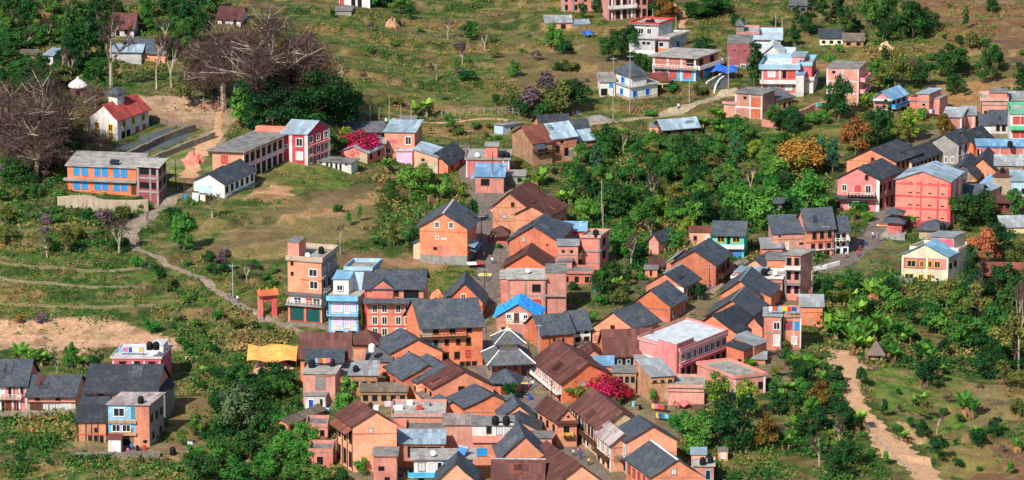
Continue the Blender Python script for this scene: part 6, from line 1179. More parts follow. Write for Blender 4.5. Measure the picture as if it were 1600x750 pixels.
# individual trees and bushes read off the photograph: kind, x, y of the foot, height and width in pixels
for a in [
 ('tw', 70, 262, 150, 170, 'huge leafless brown tree spreading over the far left slope beside the white temple'), ('tw', 20, 250, 120, 120), ('tw', 150, 170, 40, 50),
 ('tw', 350, 170, 150, 150, 'huge leafless grey brown tree, the left one of the dark grove'), ('tw', 420, 190, 185, 190, 'huge leafless grey brown tree in the middle of the dark grove'), ('tw', 470, 185, 150, 130, None), ('BG', 425, 196, 84, 130, 'dark green undertree beneath the huge leafless grove'), ('BG', 490, 198, 95, 120, 'dark green tree at the right end of the leafless grove'), ('BG', 330, 150, 80, 100, None), ('ol', 455, 168, 70, 80), ('dk', 500, 186, 64, 60), ('dk', 545, 188, 60, 50), ('ol', 300, 165, 60, 60), ('md', 60, 215, 50, 70), ('ol', 120, 230, 46, 60), ('dk', 15, 235, 50, 60), ('md', 100, 255, 40, 60), ('dk', 60, 270, 36, 60), ('dk', 25, 285, 40, 60), ('dk', 535, 200, 55, 60),
 ('tw', 55, 275, 95, 140), ('tw', 138, 250, 75, 80, 'leafless brown tree partly hiding the front of the white temple'), ('dw', 30, 250, 30, 50), ('dw', 95, 262, 26, 46), ('dw', 140, 262, 24, 40), ('bp', 12, 275, 26, 50), ('dk', 60, 130, 46, 56), ('md', 15, 80, 40, 44), ('dk', 110, 105, 44, 50), ('dk', 310, 66, 50, 50), ('md', 150, 80, 40, 30), ('bo', 563, 526, 58, 11, 'creeper climbing between the pale blue house and the peach house'),
 ('ba', 173, 138, 125, 90, 'tall bare tree with pale trunk and leafless crown, left of its row'), ('ba', 245, 140, 90, 50), ('ba', 268, 137, 75, 40), ('ba', 288, 134, 70, 36), ('ba', 305, 128, 68, 36), ('bt', 375, 200, 62, 50, 'bright green tree beside the peach school block'), ('bd', 395, 208, 30, 34),
 ('dk', 45, 42, 48, 48), ('dk', 135, 95, 72, 66), ('dk', 120, 60, 60, 60), ('dk', 20, 30, 45, 44), ('md', 85, 28, 40, 46), ('dk', 10, 112, 48, 50), ('md', 60, 70, 34, 40), ('ol', 100, 140, 40, 60), ('dk', 270, 30, 48, 50), ('md', 228, 40, 28, 26), ('dk', 300, 40, 50, 60), ('md', 330, 18, 40, 40), ('dk', 160, 30, 50, 40), ('dk', 30, 150, 30, 50), ('bd', 95, 118, 26, 36), ('md', 150, 118, 30, 36),
 ('br', 865, 80, 46, 36, 'bright green tree on the bare slope below the tin shelter'), ('bd', 884, 85, 24, 30), ('dk', 958, 96, 50, 48), ('dk', 984, 78, 42, 42), ('dk', 1000, 112, 30, 28), ('bd', 1015, 112, 24, 26), ('dt', 1180, 134, 66, 42, 'dark green tree between the maroon tower and the red terrace house'), ('dk', 1310, 186, 70, 46, 'dark green tree in front of the tall blank brick house'), ('dk', 1304, 186, 40, 44), ('bl', 1356, 168, 32, 36), ('dk', 1372, 226, 62, 48), ('dt', 1385, 208, 50, 30),
 ('ru', 1336, 242, 62, 50, 'rust orange tree behind the orange street house'), ('li', 1418, 222, 54, 48, 'olive yellow round tree in front of the stepped brick house'), ('ol', 1405, 228, 40, 36), ('ru', 1476, 214, 38, 30), ('bb', 1438, 188, 24, 26), ('ye', 1253, 268, 54, 86, 'big golden yellow domed tree in the woods behind the eastern street'), ('br', 1262, 338, 74, 70), ('br', 1193, 356, 68, 74), ('br', 1150, 330, 50, 60), ('dk', 1240, 345, 40, 36),
 ('dk', 1485, 122, 54, 58), ('dk', 1538, 130, 54, 32), ('dk', 1555, 116, 46, 28), ('dt', 1596, 152, 52, 40), ('ol', 1400, 140, 54, 60), ('md', 1375, 130, 40, 50), ('dk', 1440, 138, 44, 50), ('dk', 1425, 60, 60, 60), ('dk', 1390, 45, 50, 46), ('md', 1360, 40, 50, 46), ('dt', 1285, 35, 50, 26), ('dt', 1270, 20, 40, 24), ('dt', 1325, 58, 46, 40), ('dt', 1310, 30, 40, 30), ('bo', 1520, 78, 34, 34), ('dt', 1484, 150, 30, 18), ('dt', 1507, 150, 24, 14), ('dt', 1382, 95, 24, 16), ('bb', 1296, 104, 24, 18), ('bb', 1312, 82, 16, 14), ('dt', 1245, 38, 30, 16), ('dt', 1240, 62, 30, 14), ('dk', 1448, 50, 40, 44),
 ('bp', 830, 178, 52, 62), ('bo', 868, 182, 60, 66), ('dk', 900, 168, 46, 52), ('bp', 855, 150, 40, 44, 'dull purple flowering bush above the farmhouses'), ('bd', 845, 188, 34, 40), ('bo', 800, 176, 36, 40), ('bd', 818, 185, 34, 36), ('md', 735, 62, 30, 34), ('bd', 728, 126, 20, 42), ('bd', 776, 164, 20, 20), ('md', 802, 120, 26, 26), ('bn', 660, 182, 42, 44), ('ba', 700, 62, 30, 24), ('ba', 722, 100, 26, 24), ('ba', 682, 126, 30, 26), ('ba', 758, 80, 30, 22), ('ba', 535, 118, 30, 24), ('bo', 890, 110, 20, 34), ('bd', 875, 112, 18, 20), ('md', 1165, 60, 26, 30), ('dk', 1098, 84, 26, 40), ('md', 1152, 70, 22, 22), ('dk', 1035, 30, 40, 44), ('ru', 1042, 34, 40, 40, 'rust coloured tree beside the pink row house at the top edge'), ('dk', 910, 30, 26, 18), ('dk', 936, 22, 26, 26), ('bd', 1090, 25, 24, 60), ('dk', 1115, 20, 30, 60), ('dk', 600, 8, 26, 50), ('md', 625, 22, 30, 40), ('dk', 640, 30, 24, 20), ('bd', 520, 28, 16, 12), ('bo', 612, 40, 22, 30), ('bb', 585, 12, 24, 20),
 ('br', 288, 392, 64, 46, 'bright green tree standing alone beside the footpath bend'), ('bt', 278, 392, 44, 30), ('bd', 275, 345, 24, 40), ('ol', 104, 398, 50, 40), ('br', 76, 392, 30, 30), ('ba', 74, 402, 40, 30), ('ba', 186, 398, 56, 44), ('bd', 178, 392, 24, 24), ('ba', 332, 340, 40, 34), ('bd', 250, 440, 34, 36), ('bo', 262, 455, 28, 30), ('bb', 216, 420, 24, 30), ('bb', 237, 520, 28, 34), ('ba', 386, 440, 30, 26), ('bd', 235, 300, 24, 20), ('bd', 220, 328, 24, 34), ('bp', 160, 352, 30, 44), ('bo', 190, 345, 30, 40),
 ('bn', 36, 566, 44, 46), ('bn', 60, 572, 36, 36), ('br', 112, 575, 42, 26), ('bd', 152, 576, 30, 28), ('ba', 90, 585, 26, 18), ('bn', 317, 592, 30, 26), ('bd', 342, 592, 22, 26), ('bx', 30, 505, 18, 20), ('bp', 62, 505, 20, 26),
 ('md', 372, 678, 84, 72, 'large grey green tree on the lower slope left of the lean-to', 'grey'), ('md', 372, 606, 44, 46), ('dk', 400, 640, 52, 56), ('md', 425, 625, 40, 44), ('dk', 345, 650, 40, 40), ('dk', 440, 612, 44, 46), ('bt', 545, 655, 66, 46, 'very bright green dense tree above the salmon gable house'), ('bb', 530, 650, 44, 30), ('br', 478, 705, 48, 46), ('br', 452, 722, 50, 52), ('br', 430, 735, 50, 46), ('br', 470, 730, 40, 46), ('br', 415, 750, 46, 50), ('md', 460, 755, 40, 50), ('dk', 390, 725, 60, 60), ('md', 345, 735, 50, 60), ('dk', 310, 755, 50, 60), ('md', 370, 765, 50, 60), ('bx', 480, 722, 32, 22), ('bl', 472, 690, 16, 14), ('bb', 545, 690, 22, 20), ('md', 285, 695, 24, 22), ('md', 500, 760, 36, 40), ('bb', 565, 742, 34, 26), ('bd', 535, 756, 30, 34), ('dk', 420, 660, 30, 36),
 ('dk', 1148, 705, 98, 76, 'big dark green tree below the low terraced block'), ('li', 1122, 640, 62, 46, 'yellow green tree with reddish top before the terraced block'), ('li', 1165, 655, 66, 44), ('ru', 1196, 702, 58, 44, 'rust orange tree to the right of the big dark garden tree'), ('br', 1090, 700, 54, 56), ('br', 1066, 680, 40, 44), ('bb', 1050, 668, 26, 24), ('dk', 1122, 690, 50, 40), ('bb', 1085, 720, 34, 44), ('br', 1110, 735, 20, 30),
 ('ru', 1280, 645, 52, 44, 'orange green tree beside the sandy track'), ('bd', 1250, 640, 40, 40), ('bd', 1348, 602, 34, 28), ('dk', 1310, 600, 30, 24), ('dk', 1450, 604, 52, 44), ('bn', 1510, 650, 60, 46), ('bn', 1436, 640, 42, 30), ('bn', 1342, 672, 48, 36), ('bn', 1325, 662, 40, 30), ('bd', 1382, 650, 34, 16), ('bu', 1420, 668, 22, 20), ('ba', 1312, 690, 46, 34), ('ba', 1280, 728, 50, 34), ('dk', 1304, 742, 46, 40), ('bb', 1385, 726, 26, 14), ('dk', 1465, 718, 40, 36), ('ba', 1464, 680, 34, 22), ('dk', 1555, 680, 30, 26), ('bb', 1578, 742, 28, 16), ('bo', 1590, 650, 34, 30), ('dk', 1250, 600, 40, 44), ('bn', 1262, 580, 40, 40), ('bn', 1240, 575, 36, 34),
 ('bn', 1335, 545, 60, 46), ('bn', 1360, 540, 56, 44), ('bn', 1395, 535, 60, 46), ('bn', 1418, 540, 50, 40), ('bn', 1372, 520, 46, 40), ('bn', 1340, 500, 44, 40), ('bn', 1365, 470, 50, 46), ('bn', 1310, 520, 44, 40), ('bn', 1440, 560, 36, 34),
 ('or', 1540, 430, 78, 60, 'tall tree with sparse orange pink leaves beside the yellow house'), ('ol', 1525, 510, 74, 70), ('ol', 1585, 575, 96, 80), ('ms', 1550, 550, 84, 70), ('ms', 1498, 505, 60, 56), ('ol', 1478, 486, 52, 46), ('dk', 1530, 480, 56, 60), ('dk', 1585, 500, 70, 64), ('md', 1500, 545, 56, 56), ('dk', 1545, 590, 50, 56), ('ba', 1592, 585, 150, 40), ('ba', 1528, 500, 90, 30), ('md', 1460, 520, 46, 50), ('dk', 1430, 505, 44, 46), ('br', 1400, 490, 36, 44), ('dk', 1390, 465, 30, 44), ('md', 1330, 455, 34, 40), ('dk', 1300, 470, 36, 44), ('dk', 1500, 360, 56, 50), ('dk', 1530, 350, 54, 60), ('bx', 1545, 335, 30, 36, 'rust orange bush below the coral house on the eastern street'), ('md', 1590, 340, 44, 46), ('ol', 1605, 500, 90, 60), ('dk', 1570, 470, 60, 60), ('dt', 1518, 450, 66, 40), ('ol', 1590, 430, 60, 50), ('dk', 1560, 400, 54, 60), ('bb', 1420, 348, 22, 60),
 ('bn', 680, 318, 44, 46, 'broad banana plant behind the brick gable house'), ('br', 640, 300, 44, 40), ('li', 665, 292, 38, 34), ('bt', 698, 310, 40, 26), ('dk', 610, 315, 38, 24), ('bt', 545, 352, 24, 14), ('bt', 562, 345, 26, 12), ('ot', 615, 385, 44, 20), ('ms', 640, 392, 54, 36), ('dk', 645, 396, 40, 24), ('bn', 605, 268, 32, 30), ('bo', 600, 330, 20, 24), ('bl', 720, 310, 24, 16), ('bd', 738, 350, 46, 22), ('ba', 532, 398, 50, 16), ('bd', 700, 250, 20, 16), ('ms', 702, 205, 30, 30),
 ('dk', 940, 470, 56, 40, 'dense dark green tree right of the pink brick flat roofed house'), ('bo', 965, 480, 34, 40), ('dt', 982, 448, 34, 16), ('bb', 985, 505, 24, 20), ('dk', 958, 440, 36, 34), ('ba', 985, 420, 60, 40), ('br', 970, 400, 50, 40), ('bd', 1000, 405, 30, 34), ('br', 1052, 390, 34, 44), ('bb', 875, 350, 36, 30), ('br', 915, 350, 40, 40), ('bn', 845, 290, 40, 40), ('bn', 882, 320, 36, 30), ('bn', 825, 300, 30, 28), ('bb', 900, 285, 24, 24), ('dk', 1092, 468, 26, 34), ('bb', 1068, 415, 16, 12), ('bb', 922, 505, 22, 26), ('bn', 880, 486, 34, 30), ('bb', 925, 525, 16, 14), ('bb', 808, 462, 12, 14), ('bb', 779, 389, 12, 13), ('bd', 800, 625, 34, 34), ('bb', 830, 655, 18, 26), ('bb', 700, 560, 16, 14), ('bb', 650, 592, 26, 40), ('bl', 615, 600, 20, 40), ('bb', 745, 460, 14, 22), ('bn', 1100, 540, 12, 12), ('bb', 1170, 572, 16, 24), ('bb', 1140, 562, 14, 12), ('bo', 1225, 545, 20, 30), ('bb', 972, 575, 14, 20), ('bb', 1020, 632, 30, 16), ('ms', 895, 625, 40, 44, 'slender green trees by the crimson bougainvillea on the street'), ('bo', 915, 628, 26, 40),
 ('bb', 925, 634, 34, 30), ('bb', 962, 634, 22, 24), ('pk', 948, 628, 46, 68, 'crimson bougainvillea in full bloom between the maroon roofs'), ('pk', 975, 625, 26, 34, 'small crimson bougainvillea spilling beside the larger one'), ('pk', 562, 240, 38, 66, 'crimson bougainvillea over the coral cottage near the school'), ('bd', 530, 238, 34, 30), ('bl', 543, 214, 20, 22), ('md', 518, 240, 40, 18),
 ('md', 1312, 320, 30, 18), ('bb', 1340, 330, 22, 40), ('bb', 1355, 345, 20, 26), ('bn', 1332, 345, 36, 22), ('br', 1210, 288, 44, 50), ('te', 1280, 262, 44, 40), ('te', 1300, 270, 50, 36), ('dk', 1225, 300, 36, 34), ('bb', 1265, 195, 22, 30), ('bd', 1235, 182, 20, 34), ('br', 1285, 194, 22, 30), ('bn', 1118, 190, 34, 34), ('bn', 1125, 215, 30, 30), ('bd', 1052, 140, 12, 30), ('bo', 1094, 148, 18, 30), ('bb', 1050, 145, 16, 20), ('bb', 1015, 182, 12, 30),
]: plant(*a)

def near_foot(x, y, pad):
    for f in FOOT:
        c = sum(f) / 4
        if abs(c[0] - x) > 22 or abs(c[1] - y) > 22: continue
        X = np.array([x]); Y = np.array([y]); g = [c + (q - c) * (1 + pad / max(1, np.linalg.norm(q - c))) for q in f]
        if inpoly(X, Y, [tuple(q) for q in g])[0]: return True
    return False
def near_rib(x, y, pad=.6):
    for X, Y, w in RIBS:
        d = np.hypot(X - x, Y - y); i = int(np.argmin(d))
        if d[i] < w[i] + pad: return True
    return False
def scatter(poly, n, mixk, sd, gap=12):
    r = random.Random(sd); xs = [p[0] for p in poly]; ys = [p[1] for p in poly]; got = []; tries = 0
    while len(got) < n and tries < n * 30:
        tries += 1; x = r.uniform(min(xs), max(xs)); y = r.uniform(min(ys), max(ys))
        if not inpoly(np.array([x]), np.array([y]), poly)[0]: continue
        if any((x - a) ** 2 + ((y - b) * 1.6) ** 2 < gap * gap for a, b in got): continue
        if any((x - cx) ** 2 + (y - cy) ** 2 < rr * rr for cx, cy, rr in ((1253, 282, 46), (225, 98, 44), (195, 62, 34), (72, 108, 28), (122, 150, 22), (355, 40, 30))): continue
        p = G(x, y)
        if near_foot(p[0], p[1], 1.2) or near_rib(p[0], p[1]): continue
        k, h0, h1, asp = r.choices([m[:4] for m in mixk], [m[4] for m in mixk])[0]
        h = r.uniform(h0, h1); got.append((x, y)); plant(k, x, y, h, h * asp * r.uniform(.85, 1.2))
WOOD = [('dk', 30, 55, .95, 2.4), ('md', 24, 46, .95, 4), ('br', 22, 46, .95, 4.5), ('ms', 26, 46, 1.0, 2), ('ol', 22, 42, 1.0, 2.4), ('li', 20, 36, 1.0, 1.2), ('dt', 36, 56, .6, 1.0), ('bn', 26, 38, .95, 1.4), ('ba', 30, 52, .6, 1.2), ('bu', 12, 22, 1.4, .8), ('bd', 12, 22, 1.4, .8), ('te', 34, 50, .7, .6)]
scatter([(905, 245), (960, 225), (1110, 235), (1215, 245), (1290, 300), (1240, 345), (1180, 355), (1110, 355), (1060, 375), (1000, 380), (955, 350), (900, 320)], 84, WOOD, 1, 16)
scatter([(940, 215), (1020, 205), (1130, 190), (1160, 235), (1000, 245)], 16, [('bu', 12, 24, 1.4, 3), ('ms', 20, 34, .9, 2), ('br', 20, 30, 1, 1), ('bn', 20, 30, .9, 1)], 2, 16)
scatter([(960, 380), (1000, 395), (1010, 440), (980, 470), (900, 500), (890, 450), (945, 430)], 14, [('bd', 10, 20, 1.4, 2), ('bb', 10, 22, 1.3, 2), ('bo', 10, 20, 1.4, 2), ('bn', 18, 28, 1, 1)], 3, 12)
scatter([(1280, 440), (1400, 440), (1470, 500), (1600, 560), (1600, 610), (1500, 560), (1440, 590), (1330, 560), (1280, 520)], 48, [('bu', 12, 24, 1.4, 2), ('bd', 14, 26, 1.3, 1.5), ('bn', 30, 46, .9, 3), ('dk', 24, 40, 1.0, 2), ('br', 20, 36, 1.0, 2), ('md', 22, 36, 1.0, 2), ('ol', 24, 40, 1, 1.5), ('bo', 10, 20, 1.5, 1)], 4, 16)
scatter([(1200, 560), (1300, 560), (1320, 640), (1330, 750), (1210, 700), (1205, 620)], 44, [('md', 24, 40, 1.0, 2), ('dk', 26, 44, 1.0, 2), ('br', 22, 36, 1.0, 1), ('bu', 12, 24, 1.4, 2), ('bd', 12, 24, 1.4, 1), ('bo', 10, 20, 1.5, 2), ('dw', 14, 24, 1.2, 1), ('bn', 24, 34, .9, 1)], 5, 12)
scatter([(0, 30), (270, 25), (300, 100), (170, 130), (0, 170)], 92, [('dk', 26, 44, .95, 3), ('md', 24, 40, 1, 2), ('ol', 20, 34, 1, 1), ('bu', 10, 20, 1.5, 2), ('bd', 12, 22, 1.4, 2), ('dt', 34, 48, .55, 1), ('ba', 30, 46, .6, .8)], 6, 10.5)
scatter([(0, 255), (95, 260), (95, 320), (230, 345), (200, 395), (0, 395)], 22, [('bu', 12, 24, 1.5, 3), ('bd', 14, 26, 1.4, 3), ('bp', 12, 22, 1.5, 2), ('ol', 22, 34, 1, 1), ('md', 24, 36, .95, 1), ('bg', 10, 18, 1.5, 1)], 7, 15)
scatter([(250, 400), (350, 395), (445, 420), (440, 480), (300, 430)], 12, [('bu', 10, 20, 1.5, 2), ('bo', 10, 18, 1.5, 2), ('bd', 12, 22, 1.4, 2), ('bp', 10, 20, 1.5, 1)], 8, 15)
scatter([(225, 440), (330, 480), (470, 530), (380, 545), (380, 590), (300, 600), (270, 530)], 18, [('bu', 10, 20, 1.5, 3), ('bo', 10, 20, 1.5, 2), ('bg', 10, 18, 1.5, 2), ('bd', 12, 22, 1.4, 2), ('dw', 12, 22, 1.2, 1)], 9, 15)
scatter([(300, 600), (460, 590), (465, 650), (420, 740), (280, 750), (310, 660)], 30, [('dk', 26, 46, .95, 2), ('md', 26, 44, .95, 2), ('bd', 14, 26, 1.4, 3), ('bb', 12, 24, 1.4, 2)], 10, 16)
scatter([(540, 40), (930, 60), (920, 165), (800, 165), (560, 175)], 18, [('bu', 6, 13, 1.8, 3), ('bo', 6, 13, 1.8, 3), ('bg', 6, 12, 1.8, 2), ('dw', 14, 24, .9, 2), ('bp', 8, 14, 1.6, 1)], 11, 26)
scatter([(1060, 20), (1600, 10), (1600, 160), (1420, 160), (1280, 100), (1150, 40)], 30, [('bu', 8, 18, 1.5, 3), ('bd', 10, 22, 1.3, 3), ('dt', 22, 36, .5, 2), ('bo', 8, 14, 1.6, 2), ('dk', 22, 38, .95, 2), ('dw', 16, 26, 1, 1)], 12, 24)
scatter([(0, 560), (170, 560), (130, 575), (0, 572)], 8, [('bu', 8, 16, 1.5, 2), ('bn', 22, 32, .9, 1)], 13, 14)
scatter([(0, 655), (130, 660), (260, 720), (300, 750), (0, 750)], 12, [('bu', 7, 14, 1.6, 3), ('bd', 8, 18, 1.5, 2), ('bo', 8, 14, 1.6, 2)], 14, 17)
scatter([(560, 280), (640, 270), (700, 330), (640, 400), (560, 380), (520, 330)], 8, [('bu', 8, 16, 1.6, 3), ('bo', 8, 16, 1.6, 2), ('bd', 10, 18, 1.4, 1)], 15, 15)
scatter([(1400, 560), (1600, 600), (1600, 740), (1400, 745)], 26, [('bu', 8, 16, 1.6, 3), ('bd', 10, 20, 1.4, 2), ('dw', 12, 22, 1, 1.5), ('bn', 24, 36, .9, 1.5), ('ol', 22, 34, 1, 1.2), ('dk', 22, 36, 1, 1)], 16, 20)
scatter([(690, 180), (790, 200), (780, 240), (720, 225)], 7, [('bu', 8, 16, 1.5, 3), ('bb', 8, 16, 1.4, 2), ('bo', 8, 14, 1.5, 1)], 17, 13)
scatter([(1300, 590), (1340, 640), (1390, 745), (1330, 750)], 6, [('bo', 8, 16, 1.5, 2), ('bu', 8, 16, 1.5, 2)], 18, 16)
scatter([(1150, 190), (1280, 200), (1290, 250), (1200, 250), (1150, 225)], 12, [('bu', 8, 16, 1.5, 2), ('md', 22, 36, 1, 2), ('dk', 24, 38, .95, 1)], 19, 18)

def undergrowth():
    rg = np.random.default_rng(3); N = 82000
    px = rg.uniform(-40, 1640, N); py = rg.uniform(-15, 850, N)
    # cheap inverse: a plane through the slope, then the true height
    dx = (px - 800) / F; dy = (375 - py) / F
    D = FWD[None] + dx[:, None] * np.array([1.0, 0, 0]) + dy[:, None] * UPV[None]
    t = np.full(N, 1100.0)
    for _ in range(30):
        X = CAM[0] + D[:, 0] * t; Y = CAM[1] + D[:, 1] * t; Z = CAM[2] + D[:, 2] * t
        t = t + (Z - hz(X, Y)) / (-D[:, 2] + .12) * .8
    X = CAM[0] + D[:, 0] * t; Y = CAM[1] + D[:, 1] * t
    clump = vn(X / 5, Y / 5, 41) * .6 + vn(X / 14, Y / 14, 42) * .6
    thick = np.zeros(N)
    for poly, col, st in ZONES:
        if col in ('4a5a2a', '4f5f2c'): thick = np.maximum(thick, inpoly(px, py, poly))
    for poly in ([(0, 250), (100, 255), (240, 340), (200, 400), (0, 400)], [(300, 590), (470, 585), (475, 660), (540, 750), (280, 750)], [(0, 20), (280, 20), (300, 120), (170, 140), (0, 170)], [(240, 440), (330, 470), (470, 525), (385, 560), (380, 600), (270, 560)], [(1200, 560), (1310, 560), (1330, 750), (1200, 750)], [(1350, 30), (1450, 60), (1460, 150), (1350, 150)], [(0, 645), (300, 645), (310, 750), (0, 750)], [(1040, 650), (1210, 640), (1210, 750), (1060, 750)], [(560, 280), (720, 270), (750, 340), (660, 400), (580, 380)]): thick = np.maximum(thick, .8 * inpoly(px, py, poly))
    _, frr, mm, _ = terr(X, Y)
    keep = rg.random(N) < np.maximum(S(.3, .75, clump) * .75 + .5 * mm * S(.72, .8, frr) * S(.4, .6, clump), thick * S(.2, .6, clump))
    for poly, col, st in ZONES:
        if st >= .95 or col in ('9c8558', '8d6f56', 'd8a274', 'a0745c', 'b98c70', 'a97a58', 'a98d74', '86694e', 'a07e5c', '8a5f4a', 'c98f62', 'a88a66', 'a0714f', '6f5048', 'a89588', '9c8672', '9c8a7c', '8f6046', '8b8372', 'c0b098', 'cfae90'):
            keep &= ~(inpoly(px, py, poly) & (rg.random(N) < .93))
        if col in ('8ea04a', '90a84a', 'a08c50', '8b9048'): keep &= ~(inpoly(px, py, poly) & (rg.random(N) < .7))
    for f in FOOT:
        c = sum(f) / 4; g = [tuple(c + (q - c) * 1.12) for q in f]; keep &= ~inpoly(X, Y, g)
    for RX, RY, w in RIBS:
        for x, y, ww in zip(RX[::2], RY[::2], w[::2]): keep &= (X - x) ** 2 + (Y - y) ** 2 > (ww * .85) ** 2
    X, Y, px, py, thick = X[keep], Y[keep], px[keep], py[keep], thick[keep]; n = len(X); K = 13
    big = .25 + (.65 + .8 * thick) * rg.random(n) ** (2.5 - 1.1 * thick)
    ox = rg.normal(size=(n, K)) * big[:, None] * .55; oy = rg.normal(size=(n, K)) * big[:, None] * .55
    XX = (X[:, None] + ox).ravel(); YY = (Y[:, None] + oy).ravel()
    hh = (big[:, None] * rg.uniform(.1, 1.0, (n, K))).ravel()
    P = np.stack([XX, YY, hz(XX, YY) + hh * .8], 1)
    Nn = rg.normal(size=P.shape) * .7 + np.stack([ox.ravel() * .6, oy.ravel() * .6, np.full(len(XX), .75)], 1)
    V = cards(P, Nn, np.repeat(big, K) * rg.uniform(.12, .30, n * K) + .05, rg)
    tint = np.repeat(np.clip(vn(X / 9, Y / 9, 51) * 1.3 - .15 - .22 * thick + rg.normal(size=n) * .22, 0, 1), K)
    m, nt, b = new_mat('undergrowth', .8)
    at = nt.nodes.new('ShaderNodeAttribute'); at.attribute_name = 'tint'
    cr = nt.nodes.new('ShaderNodeValToRGB'); e = cr.color_ramp.elements
    e[0].position = 0; e[0].color = lin('24501c'); e[1].position = 1; e[1].color = lin('94784c')
    for p_, c_ in ((.28, '3d6a28'), (.52, '657a34'), (.75, '7a6c3c')):
        q = cr.color_ramp.elements.new(p_); q.color = lin(c_)
    nt.links.new(at.outputs['Fac'], cr.inputs[0]); nt.links.new(cr.outputs[0], b.inputs['Base Color'])
    o = link('undergrowth', mesh_np('undergrowth', V, 4, tint, m)); o['kind'] = 'stuff'
    tag(o, 'low weeds, tufts and shrubs covering the terraces and banks', 'undergrowth')
undergrowth()
# ---------------------------------------------------------------- shrines, gate, tents
def hiproof(mb, w, d, z, rise, top=.0, th=.16):
    """four-sided roof of eave size w x d with a small flat top"""
    D = [np.array([-w / 2, -d / 2, z]), np.array([w / 2, -d / 2, z]), np.array([w / 2, d / 2, z]), np.array([-w / 2, d / 2, z])]
    U = [np.array([p[0] * top, p[1] * top, z + rise]) for p in D]; T = np.array([0, 0, th])
    for i in range(4):
        j = (i + 1) % 4; L = np.linalg.norm(D[j] - D[i])
        mb.face([D[i] + T, D[j] + T, U[j] + T, U[i] + T], [(0, 0), (L, 0), (L * .6, rise * 1.6), (L * .4, rise * 1.6)]); mb.face([D[i], D[j], D[j] + T, D[i] + T])
    mb.face(D[::-1]); mb.face([u + T for u in U])
def hip_ridges(mb, w, d, z, rise, top, r=.13):
    for sx in (-1, 1):
        for sy in (-1, 1): mb.tube((sx * w / 2, sy * d / 2, z + .2), (sx * w / 2 * top, sy * d / 2 * top, z + rise + .2), r, r, 5)
def at_building(px, py, name, label, cat, yaw, grp=None):
    p = G(px, py); s = sc_at(p); t = root(name, p, label, cat, grp, -math.radians(yaw)); return t, s, 1 / (s * math.cos(PITCH))
t, s, pz = at_building(794, 588, 'pagoda_temple', 'two tiered slate roofed temple with white ridges and golden finial', 'temple', -8)
m = MB(); m.box(-4.1, 4.1, -3.6, 3.6, -2, .5); m.obj('plinth', M['st'], t)
m = MB(); m.box(-2.3, 2.3, -2.1, 2.1, .5, 4.4); m.obj('wall', M['od'], t)
for x in (-3.4, -1.15, 1.15, 3.4):
    for y in (-2.9, 2.9): m = MB(); m.box(x - .13, x + .13, y - .13, y + .13, .5, 3.2); m.obj('column', M['wood'], t)
m = MB(); m.box(-3.5, 3.5, -3.0, -2.8, 3.2, 3.5); m.obj('lintel', M['wood'], t)
m = MB(); hiproof(m, 9.6, 8.6, 3.6, 2.4, .36); lo = m.obj('lower_roof', M['sg'], t)
m = MB(); hip_ridges(m, 9.6, 8.6, 3.6, 2.4, .36); m.box(-1.8, 1.8, -1.65, 1.65, 5.98, 6.3); m.obj('ridge_band', M['white'], lo)
m = MB(); m.box(-1.6, 1.6, -1.45, 1.45, 6.3, 7.5); m.obj('upper_wall', M['cr'], t)
m = MB(); hiproof(m, 6.2, 5.6, 7.3, 2.1, .1); up = m.obj('upper_roof', M['sg'], t)
m = MB(); hip_ridges(m, 6.2, 5.6, 7.3, 2.1, .1, .1); m.box(-.45, .45, -.45, .45, 9.3, 9.9); m.obj('ridge_band', M['white'], up)
m = MB(); m.lathe([(.30, 9.9), (.34, 10.1), (.18, 10.4), (.22, 10.6), (.08, 11.0), (0, 11.6)], 10); m.obj('finial', M['gold'], t)
LAND.append((794, 560, 'two tiered temple', 70))
t, s, pz = at_building(790, 612, 'pavilion', 'small pavilion with hipped slate roof in front of the two tiered temple', 'pavilion', 12)
m = MB(); hiproof(m, 6.4, 5.2, 2.3, 2.2, .06); m.obj('roof', M['sl'], t)
m = MB(); m.box(-2.6, 2.6, -1.9, 1.9, -2, 2.35); m.obj('wall', M['od'], t)
m = MB(); m.box(-.5, .5, -1.95, -1.85, .1, 1.9); m.obj('door', M['wood'], t)
t, s, pz = at_building(1399, 364, 'red_shrine', 'small red brick shrine with two tiers of dark slate roof', 'shrine', 14)
m = MB(); m.box(-2.4, 2.4, -2.0, 2.0, -1.5, .35); m.obj('plinth', M['cn'], t)
m = MB(); m.box(-1.5, 1.5, -1.3, 1.3, .35, 2.7); m.obj('wall', M['sr'], t)
m = MB(); m.box(-1.53, 1.53, -1.34, 1.34, 1.35, 1.5); m.obj('cornice', M['rd'], t)
m = MB(); hiproof(m, 4.8, 4.2, 2.65, .9, .4); m.obj('lower_roof', M['sl'], t)
m = MB(); m.box(-.75, .75, -.65, .65, 3.5, 4.6); m.obj('upper_wall', M['sr'], t)
m = MB(); hiproof(m, 3.9, 3.4, 4.45, .8, .05); m.obj('upper_roof', M['sl'], t)
LAND.append((1399, 345, 'red two tiered shrine', 34))
t, s, pz = at_building(122, 149, 'round_shrine', 'round brick shrine with white domed roof among the bare trees', 'shrine', 0)
m = MB(); m.lathe([(1.75, -1), (1.75, 2.2), (0, 2.2)], 8); m.obj('wall', M['mr'], t)
m = MB(); m.lathe([(2.15, 2.15), (2.15, 2.4), (1.7, 2.9), (1.0, 3.4), (.45, 3.7), (.3, 4.1), (0, 4.4)], 16); m.obj('dome', M['wh'], t)
m = MB(); m.box(-.4, .4, -1.78, -1.6, 0, 1.6); m.obj('door', M['ink'], t)
t, s, pz = at_building(782, 379, 'shelter', 'small open shelter with maroon hipped roof on the main street', 'shelter', 5)
